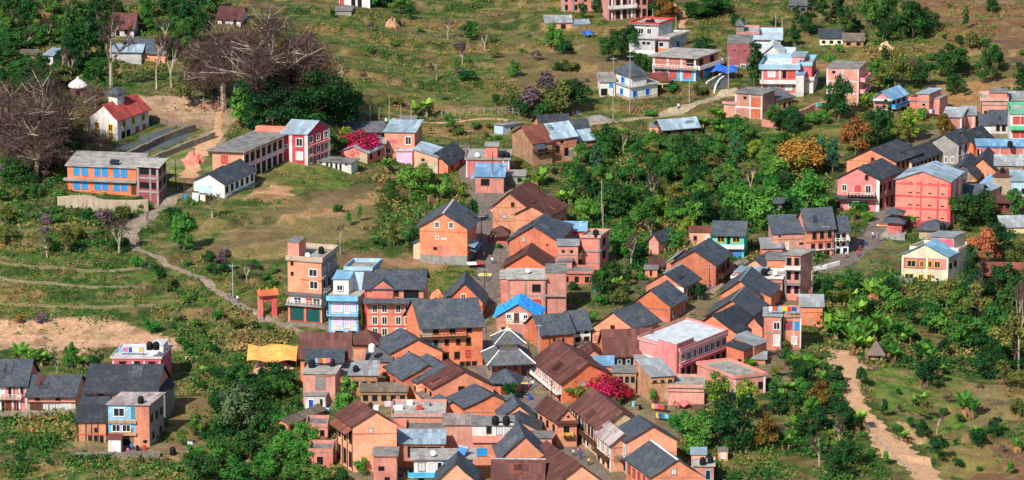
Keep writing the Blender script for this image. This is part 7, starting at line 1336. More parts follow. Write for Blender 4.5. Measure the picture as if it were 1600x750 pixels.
m = MB(); hiproof(m, 4.2, 3.6, 2.0, 1.5, .1); m.obj('roof', M['mn'], t)
for x in (-1.5, 1.5):
    for y in (-1.2, 1.2): m = MB(); m.box(x - .12, x + .12, y - .12, y + .12, .46, 2.0); m.obj('post', M['wood'], t)
m = MB(); m.box(-1.7, 1.7, -1.4, 1.4, -1, .45); m.obj('plinth', M['br'], t)
t, s, pz = at_building(418, 497, 'village_gate', 'pink red gateway with tiled orange roof across the footpath', 'gate', -18)
hg = 46 * pz
for x in (-1.45, 1.45):
    m = MB(); m.box(x - .42, x + .42, -.45, .45, -1, hg * .78); pp = m.obj('pillar', M['sk'], t)
    m = MB(); m.box(x - .5, x + .5, -.53, .53, -1, .4); m.obj('pillar_base', M['gr'], pp)
m = MB(); m.box(-1.03, 1.03, -.4, .4, hg * .66, hg * .80)
for i in range(6):
    a0 = math.pi * i / 6; a1 = math.pi * (i + 1) / 6
    m.hexa([(-1.03 * math.cos(a0), -.3, hg * .5 + .7 * math.sin(a0) * .9), (-1.03 * math.cos(a1), -.3, hg * .5 + .7 * math.sin(a1) * .9), (-1.03 * math.cos(a1), .3, hg * .5 + .7 * math.sin(a1) * .9), (-1.03 * math.cos(a0), .3, hg * .5 + .7 * math.sin(a0) * .9)], [(-1.03 * math.cos(a0), -.3, hg * .67), (-1.03 * math.cos(a1), -.3, hg * .67), (-1.03 * math.cos(a1), .3, hg * .67), (-1.03 * math.cos(a0), .3, hg * .67)])
m.obj('arch', M['sk'], t)
m = MB(); z = hg * .80
slope_slab(m, [-2.2, -1.0, z], [2.2, -1.0, z], [2.2, 0, z + 1.0], [-2.2, 0, z + 1.0]); slope_slab(m, [2.2, 1.0, z], [-2.2, 1.0, z], [-2.2, 0, z + 1.0], [2.2, 0, z + 1.0]); m.obj('roof', M['pt'], t)
m = MB()
for x in (-1.6, 0, 1.6): m.lathe([(.14, z + .9), (.16, z + 1.2), (.05, z + 1.5), (0, z + 1.8)], 8, (x, 0, 0))
m.obj('finial', M['gold'], t)
LAND.append((418, 475, 'pink red gateway', 30))

def tarp(label, px, py, wpx, hpx, d, yaw, mat, sag, posts=True, kind='tarpaulin', lift=0.0):
    p = G(px, py); s = sc_at(p); w = wpx / s; h = hpx / (s * math.cos(PITCH)); nx, ny = 12, 6; b = MB(); r = random.Random(int(px))
    def P(i, j):
        u, v = i / nx - .5, j / ny - .5
        z = h * (1 - .35 * abs(v) * 2) - sag * (1 - (2 * abs(u) - .5) ** 2) * .5 + .28 * math.sin(u * 9 + v * 3) + r.uniform(-.05, .05)
        return np.array([u * w, v * d, z])
    g = [[P(i, j) for j in range(ny + 1)] for i in range(nx + 1)]
    for i in range(nx):
        for j in range(ny):
            b.face([g[i][j], g[i + 1][j], g[i + 1][j + 1], g[i][j + 1]]); q = np.array([0, 0, .03]); b.face([g[i][j + 1] - q, g[i + 1][j + 1] - q, g[i + 1][j] - q, g[i][j] - q])
    for i in range(nx): q = np.array([0, 0, .03]); b.face([g[i][0] - q, g[i + 1][0] - q, g[i + 1][0], g[i][0]])
    t = root(kind, p + np.array([0, 0, lift]), label, 'tarpaulin', None, -math.radians(yaw)); b.obj('sheet', M[mat], t)
    if posts:
        for i, j in ((0, 0), (nx, 0), (nx // 2, 0), (0, ny), (nx, ny)):
            c = MB(); q = g[i][j]; c.tube((q[0], q[1], -1 - lift), q, .07, .06, 6); c.obj('post', M['wood'], t)
tarp('bright orange tarpaulin stretched over a heap of bricks', 427, 572, 77, 34, 10.0, 1, 'ot', .5)
tarp('deep blue tarpaulin over the shack by the concrete ramp', 1112, 118, 38, 18, 4.0, -4, 'db', .3)
tarp('deep blue tarpaulin in front of the maroon brick tower', 1138, 122, 28, 20, 4.0, 10, 'db', .3)
tarp('small deep blue tarpaulin beside the low orange shelter', 918, 58, 18, 10, 2.5, 0, 'db', .2)
tarp('red cloth awning over the washing by the yard wall', 1066, 638, 24, 12, 2.0, -14, 'rd', .2)

# ---------------------------------------------------------------- things on roofs and streets
def on(n, px, py, dz=0.18):
    z = BLD[n][0] + dz; d = ray(px, py); t = (z - CAM[2]) / d[2]; return CAM + d * t
def tank_mesh():
    b = MB(); pr = [(.0, 0), (.56, 0), (.56, .12)]
    for i in range(5): z = .12 + i * .2; pr += [(.60, z + .03), (.60, z + .12), (.55, z + .15)]
    pr += [(.5, 1.24), (.30, 1.36), (.0, 1.38)]; b.lathe(pr, 14); c = MB(); c.lathe([(.22, 1.36), (.22, 1.44), (0, 1.46)], 10)
    return b.mesh('water_tank', M['black']), c.mesh('lid', M['black'])
TK, TL = tank_mesh()
def tank(p, label, sc_=1.0, mat='black'):
    o = link('water_tank', TK, None, p, 0, M[mat]); o.scale = (sc_, sc_, sc_); link('lid', TL, o, None, 0, M[mat]); tag(o, label, 'water tank', 'water tanks')
for n, x, y, lab, k in [('tall pink tower house', 502, 396, 'black water tank on the roof terrace of the tall pink tower house', 1.0), ('pale blue house', 566, 430, 'black water tank on the pale blue house, left of two', 1), ('pale blue house', 577, 430, 'black water tank on the pale blue house, right of two', 1),
    ('pink flat roofed house', 785, 248, 'black water tank on the pink flat roofed house, left of two', 1), ('pink flat roofed house', 793, 248, 'black water tank on the pink flat roofed house, right of two', 1), ('house with white upper floor', 774, 663, 'black water tank above the white upper floor, left of two', 1.15), ('house with white upper floor', 791, 663, 'black water tank above the white upper floor, right of two', 1.15),
    ('house with the two black tanks', 1098, 726, 'black water tank on the pinkish garden house, left of two', 1), ('house with the two black tanks', 1110, 723, 'black water tank on the pinkish garden house, right of two', .9), ('cyan and brick house', 220, 630, 'black water tank on the patched roof of the cyan and brick house', 1), ('brick terrace house with railings', 487, 574, 'black water tank on the brick terrace with railings, left of two', 1.1), ('brick terrace house with railings', 519, 572, 'black water tank on the brick terrace with railings, right of two', 1),
    ('flat roofed house with tanks', 1194, 432, 'black water tank on the flat roof between the slate roofs', 1.2), ('unfinished brick house', 931, 370, 'black water tank on the unfinished brick house', 1.1), ('yellow house', 1473, 360, 'black water tank behind the yellow house', 1.1), ('grey three tier house', 1012, 40, 'black water tank on the grey three tier house, left of two', 1), ('grey three tier house', 1019, 39, 'black water tank on the grey three tier house, right of two', 1), ('terrace house with the grey tin roof', 556, 582, 'black water tank on the grey tin roof among the terraces', 1), ('wide salmon brick house', 1578, 230, 'black water tank on the blue rim of the wide salmon house', 1), ('tall beige house', 1566, 270, 'black water tank on the tall beige house', .8)]:
    dz = .18 + (16 * BLD[n][1] if n == 'grey three tier house' else 0) + (19 * BLD[n][1] if n == 'yellow house' else 0)
    tank(on(n, x, y, dz), lab, k)
b_ = BLD['pink house behind the slate roof']
for x, w in ((234, 'left'), (244, 'right')): tank(on('pink house behind the slate roof', x, 546, .2 + 14 * b_[1]), f'dark water tank on the pink house behind the slate roof, {w} of two', 1.1)
tank(on('house with the maroon hipped roof', 581, 549, .3), 'white water tank beside the maroon hipped roof', 1.1, 'white')
for x, y, lab in ((270, 710, 'black water tank on the ground by the cyan and brick house'), (459, 634, 'black water tank in the weeds left of the blue door'), (625, 252, 'black water tank under the lilac porch, left of two'), (632, 252, 'black water tank under the lilac porch, right of two'), (864, 480, 'black water tank beside the pink brick flat roofed house'), (640, 712, 'black water tank before the open house with bluish roof'), (866, 272, 'black water tank by the grey concrete annex'), (775, 700, 'dark water tank beside the blue shuttered window')):
    tank(G(x, y), lab)
# solar heater and panel
p = on('white and cyan balcony house', 722, 712); t = root('solar_heater', p, 'solar water heater with blue panel and red frame on the balcony house', 'solar heater', None, -.5)
m = MB(); m.hexa([(-.9, -.9, .25), (.9, -.9, .25), (.9, .6, 1.25), (-.9, .6, 1.25)], [(-.9, -.95, .33), (.9, -.95, .33), (.9, .55, 1.33), (-.9, .55, 1.33)]); m.obj('panel', M['panel'], t)
m = MB(); m.tube((-1.1, .7, 1.45), (1.1, .7, 1.45), .22, .22, 10); m.obj('tank', M['steel'], t)
m = MB()
for x in (-.85, .85): m.tube((x, -.9, 0), (x, .7, 1.3), .05, .05, 5); m.tube((x, .75, 0), (x, .7, 1.3), .05, .05, 5)
m.obj('frame', M['redp'], t)
p = on('orange block with blue shutters', 179, 257); t = root('solar_collector', p, 'dark solar panel tilted on the roof of the orange block', 'solar collector', None, -.3)
m = MB(); m.hexa([(-1, -.6, .25), (1, -.6, .25), (1, .6, .9), (-1, .6, .9)], [(-1, -.62, .31), (1, -.62, .31), (1, .58, .96), (-1, .58, .96)]); m.obj('panel', M['glass'], t)
m = MB(); m.tube((-.8, .5, 0), (-.8, .5, .85), .04, .04, 5); m.tube((.8, .5, 0), (.8, .5, .85), .04, .04, 5); m.obj('stand', M['steel'], t)
# boards by the hut, stall, haystack, junk on the terrace
def board(px, py, w, h, mat, label, kind='board', yaw=20):
    p = G(px, py); s = sc_at(p); b = MB(); W = w / s / 2; Hh = h / (s * math.cos(PITCH)); b.hexa([(-W, -.05, -.2), (W, -.05, -.2), (W, .05, -.2), (-W, .05, -.2)], [(-W, .25, Hh), (W, .25, Hh), (W, .33, Hh), (-W, .33, Hh)])
    f = MB(); f.box(-W, W, -.02, .3, Hh * .99, Hh * 1.06); t = root(kind, p, label, kind.replace('_', ' '), None, -math.radians(yaw)); b.obj('panel', M[mat], t); f.obj('rail', M['wood'], t)
board(305, 314, 11, 14, 'cw', 'pale blue board leaning in front of the white hut', 'notice_board'); board(316, 315, 10, 12, 'ye', 'yellow and white board leaning in front of the white hut', 'notice_board'); board(297, 710, 8, 22, 'cw', 'white sheet of tin standing beside the bare earth bank', 'tin_sheet', 5)
t, s, pz = at_building(742, 418, 'market_stall', 'street stall with white and red cloth top in front of the brick gable house', 'stall', -10)
m = MB(); m.box(-1.5, 1.5, -.8, .8, .75, .85); m.obj('table', M['wood'], t); m = MB(); m.hexa([(-1.6, -.9, .851), (.3, -.9, .851), (.3, .9, .851), (-1.6, .9, .851)], [(-1.6, -.9, 1.0), (.3, -.9, 1.0), (.3, .9, 1.0), (-1.6, .9, 1.0)]); m.obj('white_cloth', M['white'], t); m = MB(); m.box(.31, 1.6, -.9, .9, .851, 1.02); m.obj('red_cloth', M['redp'], t)
for x in (-1.3, 1.3):
    for y in (-.6, .6): m = MB(); m.box(x - .05, x + .05, y - .05, y + .05, -.3, .75); m.obj('leg', M['wood'], t)
mound('pale haystack on the bare terrace', 1384, 77, 24, 12, 'cr', 'haystack', 'haystack', 9)
mound('heap of dry brown hay under the bare bushes', 612, 42, 26, 16, 'bk', 'haystack', 'haystack', 12)
for i, (x, y, w, mat, lab) in enumerate([(588, 640, 8, 'white', 'white plastic crate at the left on the cluttered roof terrace'), (606, 634, 10, 'curtain', 'grey crate in the middle of the cluttered roof terrace'), (622, 640, 14, 'white', 'long white box at the front of the cluttered roof terrace'), (640, 632, 9, 'white', 'white box near the back of the cluttered roof terrace'), (655, 640, 8, 'redp', 'red box on the cluttered roof terrace'), (668, 634, 8, 'grey', 'grey box at the right on the cluttered roof terrace')]):
    p = on('cluttered roof terrace', x, y); s = sc_at(p); W = w / s / 2; b = MB(); b.box(-W, W, -.4, .4, 0, .7); o = b.obj('storage_box', M[mat], None, p, rnd.uniform(-.4, .4)); tag(o, lab, 'box', 'boxes on the roof terrace')
    c = MB(); c.box(-W - .04, W + .04, -.44, .44, .701, .78); c.obj('lid', M[mat], o)

# ---------------------------------------------------------------- poles
def pole(px, py, hpx, label, mat='paletrunk', arms=True, r=.13):
    p = G(px, py); s = sc_at(p); h = hpx / (s * math.cos(PITCH)); t = root('utility_pole', p, label, 'pole', 'utility poles')
    b = MB(); b.tube((0, 0, -1), (0, 0, h), r, r * .65, 8); b.obj('shaft', M[mat], t)
    if arms:
        c = MB(); c.box(-.7, .7, -.05, .05, h - .5, h - .38); c.box(-.04, .04, -.06, .06, h - .62, h - .3); c.obj('crossarm', M['steel'], t)
for a in [(364, 466, 54, 'grey metal pole beside the footpath above the pink red gateway', 'steel'), (1077, 160, 42, 'pale concrete pole on the bank below the sky blue and brick house'), (984, 178, 92, 'tall thin pole in front of the white house with blue shutters', 'grey'), (958, 190, 100, 'tall leaning thin pole just left of the white two tier house', 'grey'), (1138, 142, 54, 'grey pole at the top of the concrete ramp'), (1056, 56, 30, 'pale pole on the path above the grey three tier house'), (1020, 44, 30, 'pale pole on the roof edge of the grey three tier house'), (735, 250, 48, 'thin dark pole at the top of the main street', 'wood'), (716, 240, 56, 'dark post on the weedy bank above the street', 'wood'), (842, 557, 52, 'flag pole by the orange house at the temple', 'steel'), (1533, 195, 36, 'dark pole beside the brick roof terrace house', 'wood'), (942, 380, 62, 'pale bare pole in the thicket behind the blue tin roofs', 'paletrunk'), (940, 348, 66, 'tall bare trunk like pole standing in the thicket'), (1212, 50, 32, 'thin pole beside the pale blue terraces'), (1222, 62, 34, 'second thin pole beside the pale blue terraces'), (275, 300, 50, 'brown pole by the orange block and the white hut', 'wood'), (288, 302, 22, 'short pole with a blue sign by the white hut', 'wood')]:
    pole(*a[:4], mat=a[4] if len(a) > 4 else 'paletrunk', arms=a[2] > 40 and 'trunk' not in a[3] and 'bare' not in a[3])
for i, (x, y, h) in enumerate([(562, 196, 34), (578, 200, 36), (592, 198, 30), (608, 198, 44), (626, 196, 34), (642, 192, 30)]):
    p = G(x, y); s = sc_at(p); b = MB(); b.tube((0, 0, -1), (.1, 0, h / s), .14, .07, 6); o = b.obj('wooden_post', M['paletrunk'], None, p); tag(o, 'bare pale post in the row behind the grey slate shed', 'post', 'bare posts behind the slate shed')
def fence(label, pts, n, h=1.5):
    P = np.array([G(*p) for p in pts]); d = np.concatenate([[0], np.cumsum(np.linalg.norm(np.diff(P, axis=0), axis=1))]); t = root('fence', P[0], label, 'fence'); prev = None; w = MB()
    for i in range(n):
        u = d[-1] * i / (n - 1); q = np.array([np.interp(u, d, P[:, k]) for k in range(3)]); q[2] = hz(q[0], q[1]); q = q - P[0]; b = MB(); b.tube(q - [0, 0, .5], q + [0, 0, h], .09, .08, 5); b.obj('post', M['paletrunk'], t)
        if prev is not None:
            for zz in (.5, 1.0, 1.35): w.tube(prev + [0, 0, zz * h / 1.5], q + [0, 0, zz * h / 1.5], .02, .02, 4, cap=False)
        prev = q
    w.obj('wire', M['steel'], t)
fence('wire fence with pale posts along the path behind the farmhouse', [(690, 182), (740, 178), (800, 178), (830, 184)], 14)
fence('short wire fence along the edge of the playground', [(292, 160), (330, 158), (352, 164)], 6)
fence('rough post fence beside the sandy track', [(1345, 655), (1370, 690), (1400, 718), (1428, 742)], 12, 1.0)

# ---------------------------------------------------------------- people
def person_mesh(walk):
    f = .22 if walk else .04
    V = [(0, 0, .95), (0, 0, 1.15), (0, 0, 1.36), (0, 0, 1.50), (0, -.02, 1.64), (0, -.01, 1.72), (.16, 0, 1.40), (.23, .03, 1.13), (.23, -.12 - f * .4, .92), (-.16, 0, 1.40), (-.23, .03, 1.13), (-.23, -.08 + f * .6, .90),
         (.09, 0, .88), (.10, -f * .8, .48), (.10, -f, .09), (.10, -f - .14, .04), (-.09, 0, .88), (-.10, f * .3, .48), (-.10, f, .10), (-.10, f - .14, .04)]
    E = [(0, 1), (1, 2), (2, 3), (3, 4), (4, 5), (2, 6), (6, 7), (7, 8), (2, 9), (9, 10), (10, 11), (0, 12), (12, 13), (13, 14), (14, 15), (0, 16), (16, 17), (17, 18), (18, 19)]
    Rr = [.14, .12, .145, .055, .10, .085, .065, .048, .036, .065, .048, .036, .095, .065, .045, .035, .095, .065, .045, .035]
    me = bpy.data.meshes.new('figure'); me.from_pydata(V, E, []); ob = bpy.data.objects.new('figure', me); COL.objects.link(ob)
    ob.modifiers.new('skin', 'SKIN'); sv = me.skin_vertices[0].data
    for i, r in enumerate(Rr): sv[i].radius = (r, r * (.8 if i < 3 else 1))
    sv[0].use_root = True; ob.modifiers.new('sub', 'SUBSURF').levels = 1
    dg = bpy.context.evaluated_depsgraph_get(); out = bpy.data.meshes.new_from_object(ob.evaluated_get(dg)); bpy.data.objects.remove(ob)
    out.materials.clear()
    for _ in range(3): out.materials.append(M['skin'])
    for p in out.polygons:
        c = p.center; p.material_index = 0 if c[2] > 1.49 or (abs(c[0]) > .17 and c[2] < 1.0 and c[2] > .8) else (1 if c[2] > .93 else 2)
    return out
FIG = [person_mesh(False), person_mesh(True)]
hb = MB(); hb.lathe([(.10, 1.62), (.115, 1.70), (.09, 1.79), (0, 1.82)], 10, (0, .015, 0)); HAIR = hb.mesh('hair', M['hair'])
def person(px, py, shirt, trs, label, sc_=1.0, p=None):
    p = G(px, py) if p is None else p; o = link('person', rnd.choice(FIG), None, p, rnd.uniform(-2, 2), [M['skin'], CLOTH[shirt], CLOTH[trs]]); o.scale = (sc_, sc_, sc_)
    link('hair', HAIR, o); tag(o, label, 'person', 'people in the village')
for a in [(274, 173, 1, 6, 'person in white on the left edge of the playground'), (292, 175, 3, 6, 'person in yellow standing near the playground fence'), (308, 168, 4, 6, 'person in green on the playground'), (315, 170, 2, 6, 'person in blue on the playground'), (319, 174, 0, 6, 'person in bright red in the middle of the playground'), (333, 171, 0, 2, 'person in red and blue trousers on the playground'), (338, 175, 0, 6, 'person in red at the right of the playground'), (350, 178, 0, 6, 'person in red next to the bright green tree'), (345, 163, 3, 4, 'person in yellow top at the far side of the playground'),
          (359, 468, 7, 2, 'person in pale blue on the footpath by the metal pole'), (371, 473, 1, 2, 'person in white on the footpath by the metal pole'), (769, 413, 1, 2, 'person in white top and navy trousers on the main street'), (1363, 373, 1, 6, 'person in white at the bend of the eastern street'), (1373, 378, 2, 6, 'person in blue at the bend of the eastern street'), (51, 680, 8, 8, 'person in rust red working in the vegetable plots'), (896, 714, 1, 6, 'person in white on the street below the gate house'), (903, 711, 5, 2, 'person in pink on the street below the gate house'), (907, 718, 2, 6, 'person in navy on the street below the gate house'), (630, 130, 4, 6, 'person in teal working on the terraces'), (902, 184, 2, 6, 'person in navy on the track behind the farmhouses'), (760, 520, 5, 6, 'person in pink walking beside the temple'), (826, 610, 0, 6, 'person in red in the temple square'), (762, 345, 2, 6, 'person in navy at the upper end of the main street'), (1450, 175, 0, 6, 'person in red outside the stepped brick house'), (764, 380, 0, 6, 'person in red walking on the street beside the maroon roofed shelter'), (756, 405, 3, 2, 'person in yellow by the street stall'), (760, 440, 4, 6, 'person in green walking down the main street'), (748, 500, 7, 6, 'person in pale blue in the shade of the four storey orange house'), (832, 606, 1, 2, 'person in white in the temple square'), (812, 600, 8, 6, 'person in rust near the edge of the temple square'), (868, 690, 4, 6, 'person in green under the gate house stair'), (920, 728, 3, 6, 'person in yellow at the lower end of the street'), (1340, 402, 0, 2, 'person in red on the lower side of the eastern street'), (1322, 404, 1, 6, 'person in white by the narrow white house'), (1110, 452, 5, 6, 'person in pink in the lane between the slate houses'), (1405, 372, 7, 2, 'person in pale blue beside the red shrine'), (230, 346, 8, 6, 'person in rust on the footpath below the orange block'), (1060, 172, 1, 6, 'person in white on the track below the concrete pole'), (200, 712, 5, 6, 'person in pink in front of the little white hut')]:
    person(*a)

# ---------------------------------------------------------------- washing
GR = [MB() for _ in range(2)]
for k, b in enumerate(GR):
    n = 5; W = .32 + .2 * k; Hh = .95 - .1 * k
    for i in range(n):
        x0, x1 = -W + 2 * W * i / n, -W + 2 * W * (i + 1) / n; y0, y1 = .06 * math.sin(i * 1.9), .06 * math.sin((i + 1) * 1.9)
        b.hexa([(x0, y0 - .02, -Hh), (x1, y1 - .02, -Hh), (x1, y1 + .02, -Hh), (x0, y0 + .02, -Hh)], [(x0, -.02, 0), (x1, -.02, 0), (x1, .02, 0), (x0, .02, 0)])
GM = [b.mesh('garment', CLOTH[0]) for b in GR]
def washing(px, py, wpx, n, yaw, where, p=None, seed=1):
    p = G(px, py) if p is None else p; s = sc_at(p); W = wpx / s / 2; r = random.Random(seed); t = root('washing_line', p, f'washing line {where}', 'washing line', 'washing lines', -math.radians(yaw))
    for x in (-W, W): b = MB(); b.tube((x, 0, -.3), (x, 0, 1.75), .05, .05, 5); b.obj('post', M['wood'], t)
    b = MB(); b.tube((-W, 0, 1.7), (W, 0, 1.68), .018, .018, 4); b.obj('line', M['steel'], t)
    ya = -math.radians(yaw)
    names = ['red', 'white', 'blue', 'yellow', 'green', 'pink', 'dark', 'pale blue', 'rust']; used = []
    for i in range(n):
        c = r.choice([q for q in range(9) if q not in used] or range(9)); used.append(c); u = -W + 2 * W * (i + .5) / n
        o = link('garment', GM[i % 2], None, (p[0] + u * math.cos(ya), p[1] + u * math.sin(ya), p[2] + 1.67), ya, CLOTH[c]); tag(o, f'{names[c]} garment hanging on the line {where}', 'garment', 'washing hung out to dry')
washing(1040, 660, 34, 6, 25, 'behind the slate gable house with white columns', None, 3)
washing(1030, 645, 26, 5, 20, 'against the brick yard wall', None, 4)
washing(585, 622, 34, 6, 2, 'below the creeper covered terrace', None, 5)
washing(1228, 492, 44, 6, 3, 'on the roof of the arched brick house', on('brick house with arched openings', 1222, 492), 6)
washing(1255, 466, 24, 4, 3, 'at the foot of the balcony tower', None, 7)
washing(1448, 182, 24, 5, 10, 'outside the stepped brick house', None, 8)
washing(208, 556, 40, 5, 2, 'on the white terrace of the pink house', on('pink house behind the slate roof', 204, 556), 9)
washing(618, 752, 20, 4, 0, 'beside the narrow brick annex', None, 10)
washing(505, 575, 24, 4, 2, 'on the brick terrace with railings', on('brick terrace house with railings', 504, 573), 11)
washing(1284, 172, 22, 4, 4, 'in the yard below the tall blank brick house', None, 12)
washing(905, 246, 18, 3, -20, 'by the timber porch house', None, 13)
washing(612, 196, 26, 4, 2, 'between the bare posts behind the slate shed', None, 14)

# ---------------------------------------------------------------- clutter and cables
def barrel(px, py, mat, label, k=1.0):
    b = MB(); b.lathe([(0, 0), (.3, 0), (.32, .3), (.29, .33), (.32, .36), (.32, .62), (.29, .65), (.31, .9), (0, .9)], 12); o = b.obj('barrel', M[mat], None, G(px, py)); o.scale = (k, k, k); tag(o, label, 'barrel', 'barrels and tubs')
    r = MB(); r.lathe([(.33, .88), (.33, .94), (.27, .94), (.27, .9)], 12); r.obj('rim', M[mat], o)
for a in ((205, 702, 'blue', 'blue barrel beside the little white hut'), (215, 704, 'black', 'black barrel in the middle of the row by the little white hut'), (226, 703, 'redp', 'red barrel at the foot of the grey side of the cyan house'), (180, 712, 'steel', 'grey drum in front of the little white hut'), (990, 635, 'cyan', 'pale blue barrel by the yard wall near the bougainvillea'), (1000, 640, 'black', 'black tub by the yard wall near the bougainvillea'), (828, 625, 'navy', 'navy barrel at the mouth of the narrow street'), (1246, 470, 'redp', 'red tub at the foot of the balcony tower'), (760, 545, 'blue', 'blue barrel beside the temple plinth'), (930, 455, 'blue', 'blue barrel below the unfinished brick house'), (1098, 415, 'cyan', 'pale blue tub in the lane by the orange gable house'), (875, 268, 'redp', 'red tub in the yard behind the tall maroon gable house'), (290, 310, 'blue', 'blue barrel by the short signpost near the white hut')): barrel(*a)
def woodpile(px, py, label, yaw=0):
    p = G(px, py); t = root('firewood_stack', p, label, 'firewood', 'firewood stacks', -math.radians(yaw)); b = MB(); r = random.Random(int(px))
    for j in range(5):
        for i in range(9 - j % 2): x = -1.0 + .25 * i + .12 * (j % 2); y = r.uniform(-.05, .05); b.tube((x, -.45 + y, .12 + .21 * j), (x, .45 + y, .12 + .21 * j), .115, .11, 6)
    b.obj('logs', BARK, t); s = MB()
    for x in (-1.2, 1.2): s.tube((x, 0, -.2), (x, 0, 1.3), .05, .05, 5)
    s.obj('stake', M['wood'], t)
for a in ((1006, 447, 'firewood stack below the tiny brick shed', 5), (1130, 430, 'firewood stack in the lane by the orange gable house', 30), (445, 668, 'firewood stack at the end of the long lean-to', 36), (912, 262, 'firewood stack below the brown brick farmhouse', -25), (1092, 640, 'firewood stack by the long pinkish yard wall', 0), (240, 590, 'firewood stack behind the long house with the big slate roof', 0), (700, 520, 'firewood stack beside the small slate gabled house', 0), (1215, 545, 'firewood stack below the arched brick house', 0)): woodpile(*a)
def mat_(px, py, mt, crop, label, yaw=0):
    p = G(px, py); t = root('drying_mat', p + np.array([0, 0, .12]), label, 'drying mat', 'mats with drying crops', -math.radians(yaw)); b = MB(); b.box(-1.3, 1.3, -.9, .9, 0, .03); b.obj('mat', M[mt], t); c = MB(); c.lathe([(1.0, .031), (.8, .07), (.3, .10), (0, .11)], 12); o = c.obj('crop', M[crop], t); o.scale = (1.1, .75, 1)
for a in ((758, 430, 'creamp', 'yellow', 'pale mat of yellow grain drying on the main street', 5), (774, 330, 'redp', 'creamp', 'red mat of pale grain drying by the tall maroon gable house', 5), (1380, 352, 'creamp', 'grill', 'pale mat of red chillies drying by the red shrine', 10), (820, 600, 'blue', 'yellow', 'blue sheet of yellow grain drying in the temple square', 0), (505, 640, 'blue', 'creamp', 'blue sheet of pale grain drying below the blue door', 0), (300, 560, 'creamp', 'grill', 'pale mat of red chillies drying on the slope by the pink rooftop house', 0)): mat_(*a)
def motorbike(px, py, mat, label, yaw):
    t = root('motorbike', G(px, py) + np.array([0, 0, .08]), label, 'motorbike', 'parked motorbikes', math.radians(yaw))
    for x in (-.62, .62):
        w = MB(); w.tube((x, -.05, .3), (x, .05, .3), .3, .3, 14); o = w.obj('wheel', M['black'], t); h = MB(); h.tube((x, -.06, .3), (x, .06, .3), .16, .16, 10); h.obj('rim', M['steel'], o)
    b = MB(); b.hexa([(-.3, -.12, .35), (.3, -.12, .35), (.3, .12, .35), (-.3, .12, .35)], [(-.2, -.13, .72), (.42, -.14, .78), (.42, .14, .78), (-.2, .13, .72)]); b.tube((.62, 0, .3), (.42, 0, .95), .04, .04, 6); b.obj('body', M[mat], t)
    b = MB(); b.hexa([(-.75, -.12, .72), (0, -.12, .70), (0, .12, .70), (-.75, .12, .72)], [(-.75, -.10, .82), (0, -.10, .78), (0, .10, .78), (-.75, .10, .82)]); b.obj('saddle', M['black'], t)
    b = MB(); b.tube((.42, -.32, .98), (.42, .32, .98), .025, .025, 6); b.obj('handlebar', M['steel'], t)
for a in ((748, 452, 'redp', 'red motorbike parked on the main street below the brick gable house', 70), (1350, 384, 'navy', 'dark blue motorbike parked at the eastern street bend', 30), (1342, 392, 'redp', 'red motorbike parked at the eastern street bend', 35), (818, 618, 'black', 'black motorbike parked in the temple square', 10), (285, 300, 'black', 'black motorbike parked by the white hut', 50)): motorbike(*a)
def dish(px, py, n, label):
    p = on(n, px, py); t = root('satellite_dish', p, label, 'satellite dish', 'satellite dishes'); b = MB(); b.tube((0, 0, 0), (0, 0, .7), .04, .04, 5); b.obj('mast', M['steel'], t); d = MB(); d.lathe([(0, 0), (.25, .04), (.5, .16), (.52, .17), (.5, .19), (.25, .07), (0, .03)], 14); o = d.obj('reflector', M['white'], t, (0, -.05, .75)); o.rotation_euler = (1.0, 0, .3)
for a in ((1210, 432, 'flat roofed house with tanks', 'white satellite dish on the flat roof between the slate roofs'), (745, 247, 'pink flat roofed house', 'white satellite dish on the pink flat roofed house'), (480, 404, 'tall pink tower house', 'white satellite dish on the terrace of the tall pink tower house'), (824, 428, 'pink brick flat roofed house', 'white satellite dish on the pink brick flat roofed house'), (676, 714, 'white and cyan balcony house', 'white satellite dish on the white and cyan balcony house')): dish(*a)
def cable(A, B, label, sag=1.2):
    b = MB(); A = np.array(A); B = np.array(B); n = 10; pr = np.zeros(3)
    for i in range(1, n + 1):
        t = i / n; q = (B - A) * t - np.array([0, 0, sag * 4 * t * (1 - t)]); b.tube(pr, q, .028, .028, 4, cap=False); pr = q
    o = b.obj('power_cable', M['black'], None, A); tag(o, label, 'cable', 'power cables')
PP = [(770, 300, 62, 'wooden pole on the main street beside the tall maroon gable house'), (752, 395, 60, 'wooden pole on the main street by the brick gable house'), (757, 474, 56, 'wooden pole on the main street by the small slate gabled house'), (826, 590, 58, 'wooden pole at the edge of the temple square'), (862, 652, 58, 'wooden pole beside the gate house in the street'), (1336, 372, 60, 'wooden pole at the bend of the eastern street'), (1290, 405, 54, 'wooden pole by the white roadside wall'), (1108, 470, 56, 'wooden pole in the lane between the slate houses')]
tops = []
for x, y, h, l in PP: pole(x, y, h, l, 'wood', True, .11); p = G(x, y); tops.append(p + np.array([0, 0, h / (sc_at(p) * math.cos(PITCH)) - .4]))
for i, j, l in ((0, 1, 'uppermost power cable sagging along the main street'), (1, 2, 'power cable sagging past the brick gable house'), (2, 3, 'power cable sagging over the roofs to the temple square'), (3, 4, 'power cable sagging from the temple square to the gate house'), (5, 6, 'power cable sagging along the eastern street'), (6, 7, 'power cable sagging over the slate house cluster')): cable(tops[i], tops[j], l)
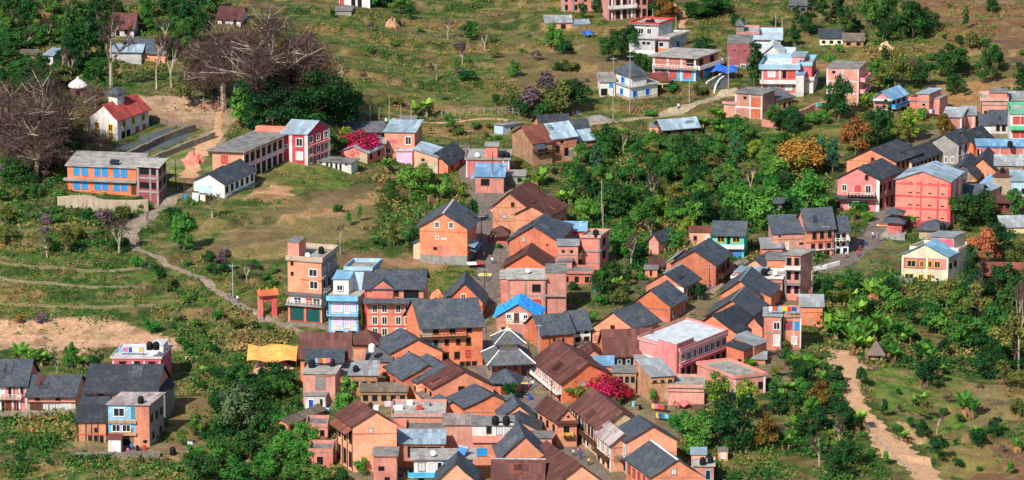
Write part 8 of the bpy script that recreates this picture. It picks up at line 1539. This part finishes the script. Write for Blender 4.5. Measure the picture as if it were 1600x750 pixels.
# labels of plants: what it looks like and the nearest landmark
NAMED = [l for l in LAND if l[2]]
for P in PLANTS:
    o, k, px, py, hp, wp, words, nm, label = P
    best = sorted(NAMED, key=lambda l: (l[0] - px) ** 2 + 1.7 * (l[1] - py) ** 2)[:3]
    def rel(l):
        dx, dy = px - l[0], py - l[1]
        if abs(dx) > max(l[3] * .55, abs(dy) * 1.1): return 'left of' if dx < 0 else 'right of'
        return 'below' if dy > 0 else 'behind'
    short = words.replace(' with long arching leaves', '').replace(' with orange pink leaves', '')
    words = words.replace(' with long arching leaves', '') if len(best[0][2].split()) > 5 else words
    L1 = f'{words} {rel(best[0])} the {best[0][2]}'
    if len(L1.split()) > 15: short = short.replace('leafy ', '').replace('spreading ', ''); L1 = f'{short} {rel(best[0])} the {best[0][2]}'
    L2 = f'{short} {rel(best[0])} the {best[0][2]}, {rel(best[1])} the {best[1][2]}'
    P.append([L1, L2 if len(L2.split()) <= 15 else L1])
def assign():
    from collections import defaultdict
    used = defaultdict(list)
    for P in PLANTS:
        if P[8]: P[0]['label'] = P[8]
        else: used[P[9][0]].append(P)
    for lab, L in list(used.items()):
        if len(L) == 1: L[0][0]['label'] = lab; continue
        L.sort(key=lambda P: P[4])
        if len(L) == 2:
            for P, w in zip(L, ('smaller', 'larger')): P[0]['label'] = w + ' ' + lab
        elif len(L) == 3 and L[2][4] > 1.08 * L[1][4] > 1.16 * L[0][4]:
            for P, w in zip(L, ('smallest', 'middle sized', 'largest')): P[0]['label'] = w + ' ' + lab
        else:
            sub = defaultdict(list)
            for P in L: sub[P[9][1] if len(P[9][1].split()) <= 16 else lab].append(P)
            for l2, Q in sub.items():
                Q.sort(key=lambda P: P[2])
                if len(Q) == 1: Q[0][0]['label'] = l2
                elif len(Q) == 2 and len(l2.split()) <= 15:
                    for P, w in zip(sorted(Q, key=lambda P: P[4]), ('smaller', 'larger')): P[0]['label'] = w + ' ' + l2
                else:
                    for P in Q: P[0]['label'] = l2
    for P in PLANTS:
        o, k, nm = P[0], P[1], P[7]
        o['category'] = {'leafy_tree': 'tree', 'bare_tree': 'bare tree', 'bush': 'bush', 'banana_plant': 'banana plant', 'bougainvillea': 'bougainvillea'}[nm]
        o['group'] = {'leafy_tree': 'leafy trees on the slopes', 'bare_tree': 'bare trees on the slopes', 'bush': 'bushes on the slopes', 'banana_plant': 'banana clumps', 'bougainvillea': 'crimson bougainvilleas'}[nm]


assign()
for _o in COL.objects:
    if _o.get('label') and len(_o['label'].split()) > 16: print('LONG', _o.name, _o['label'])
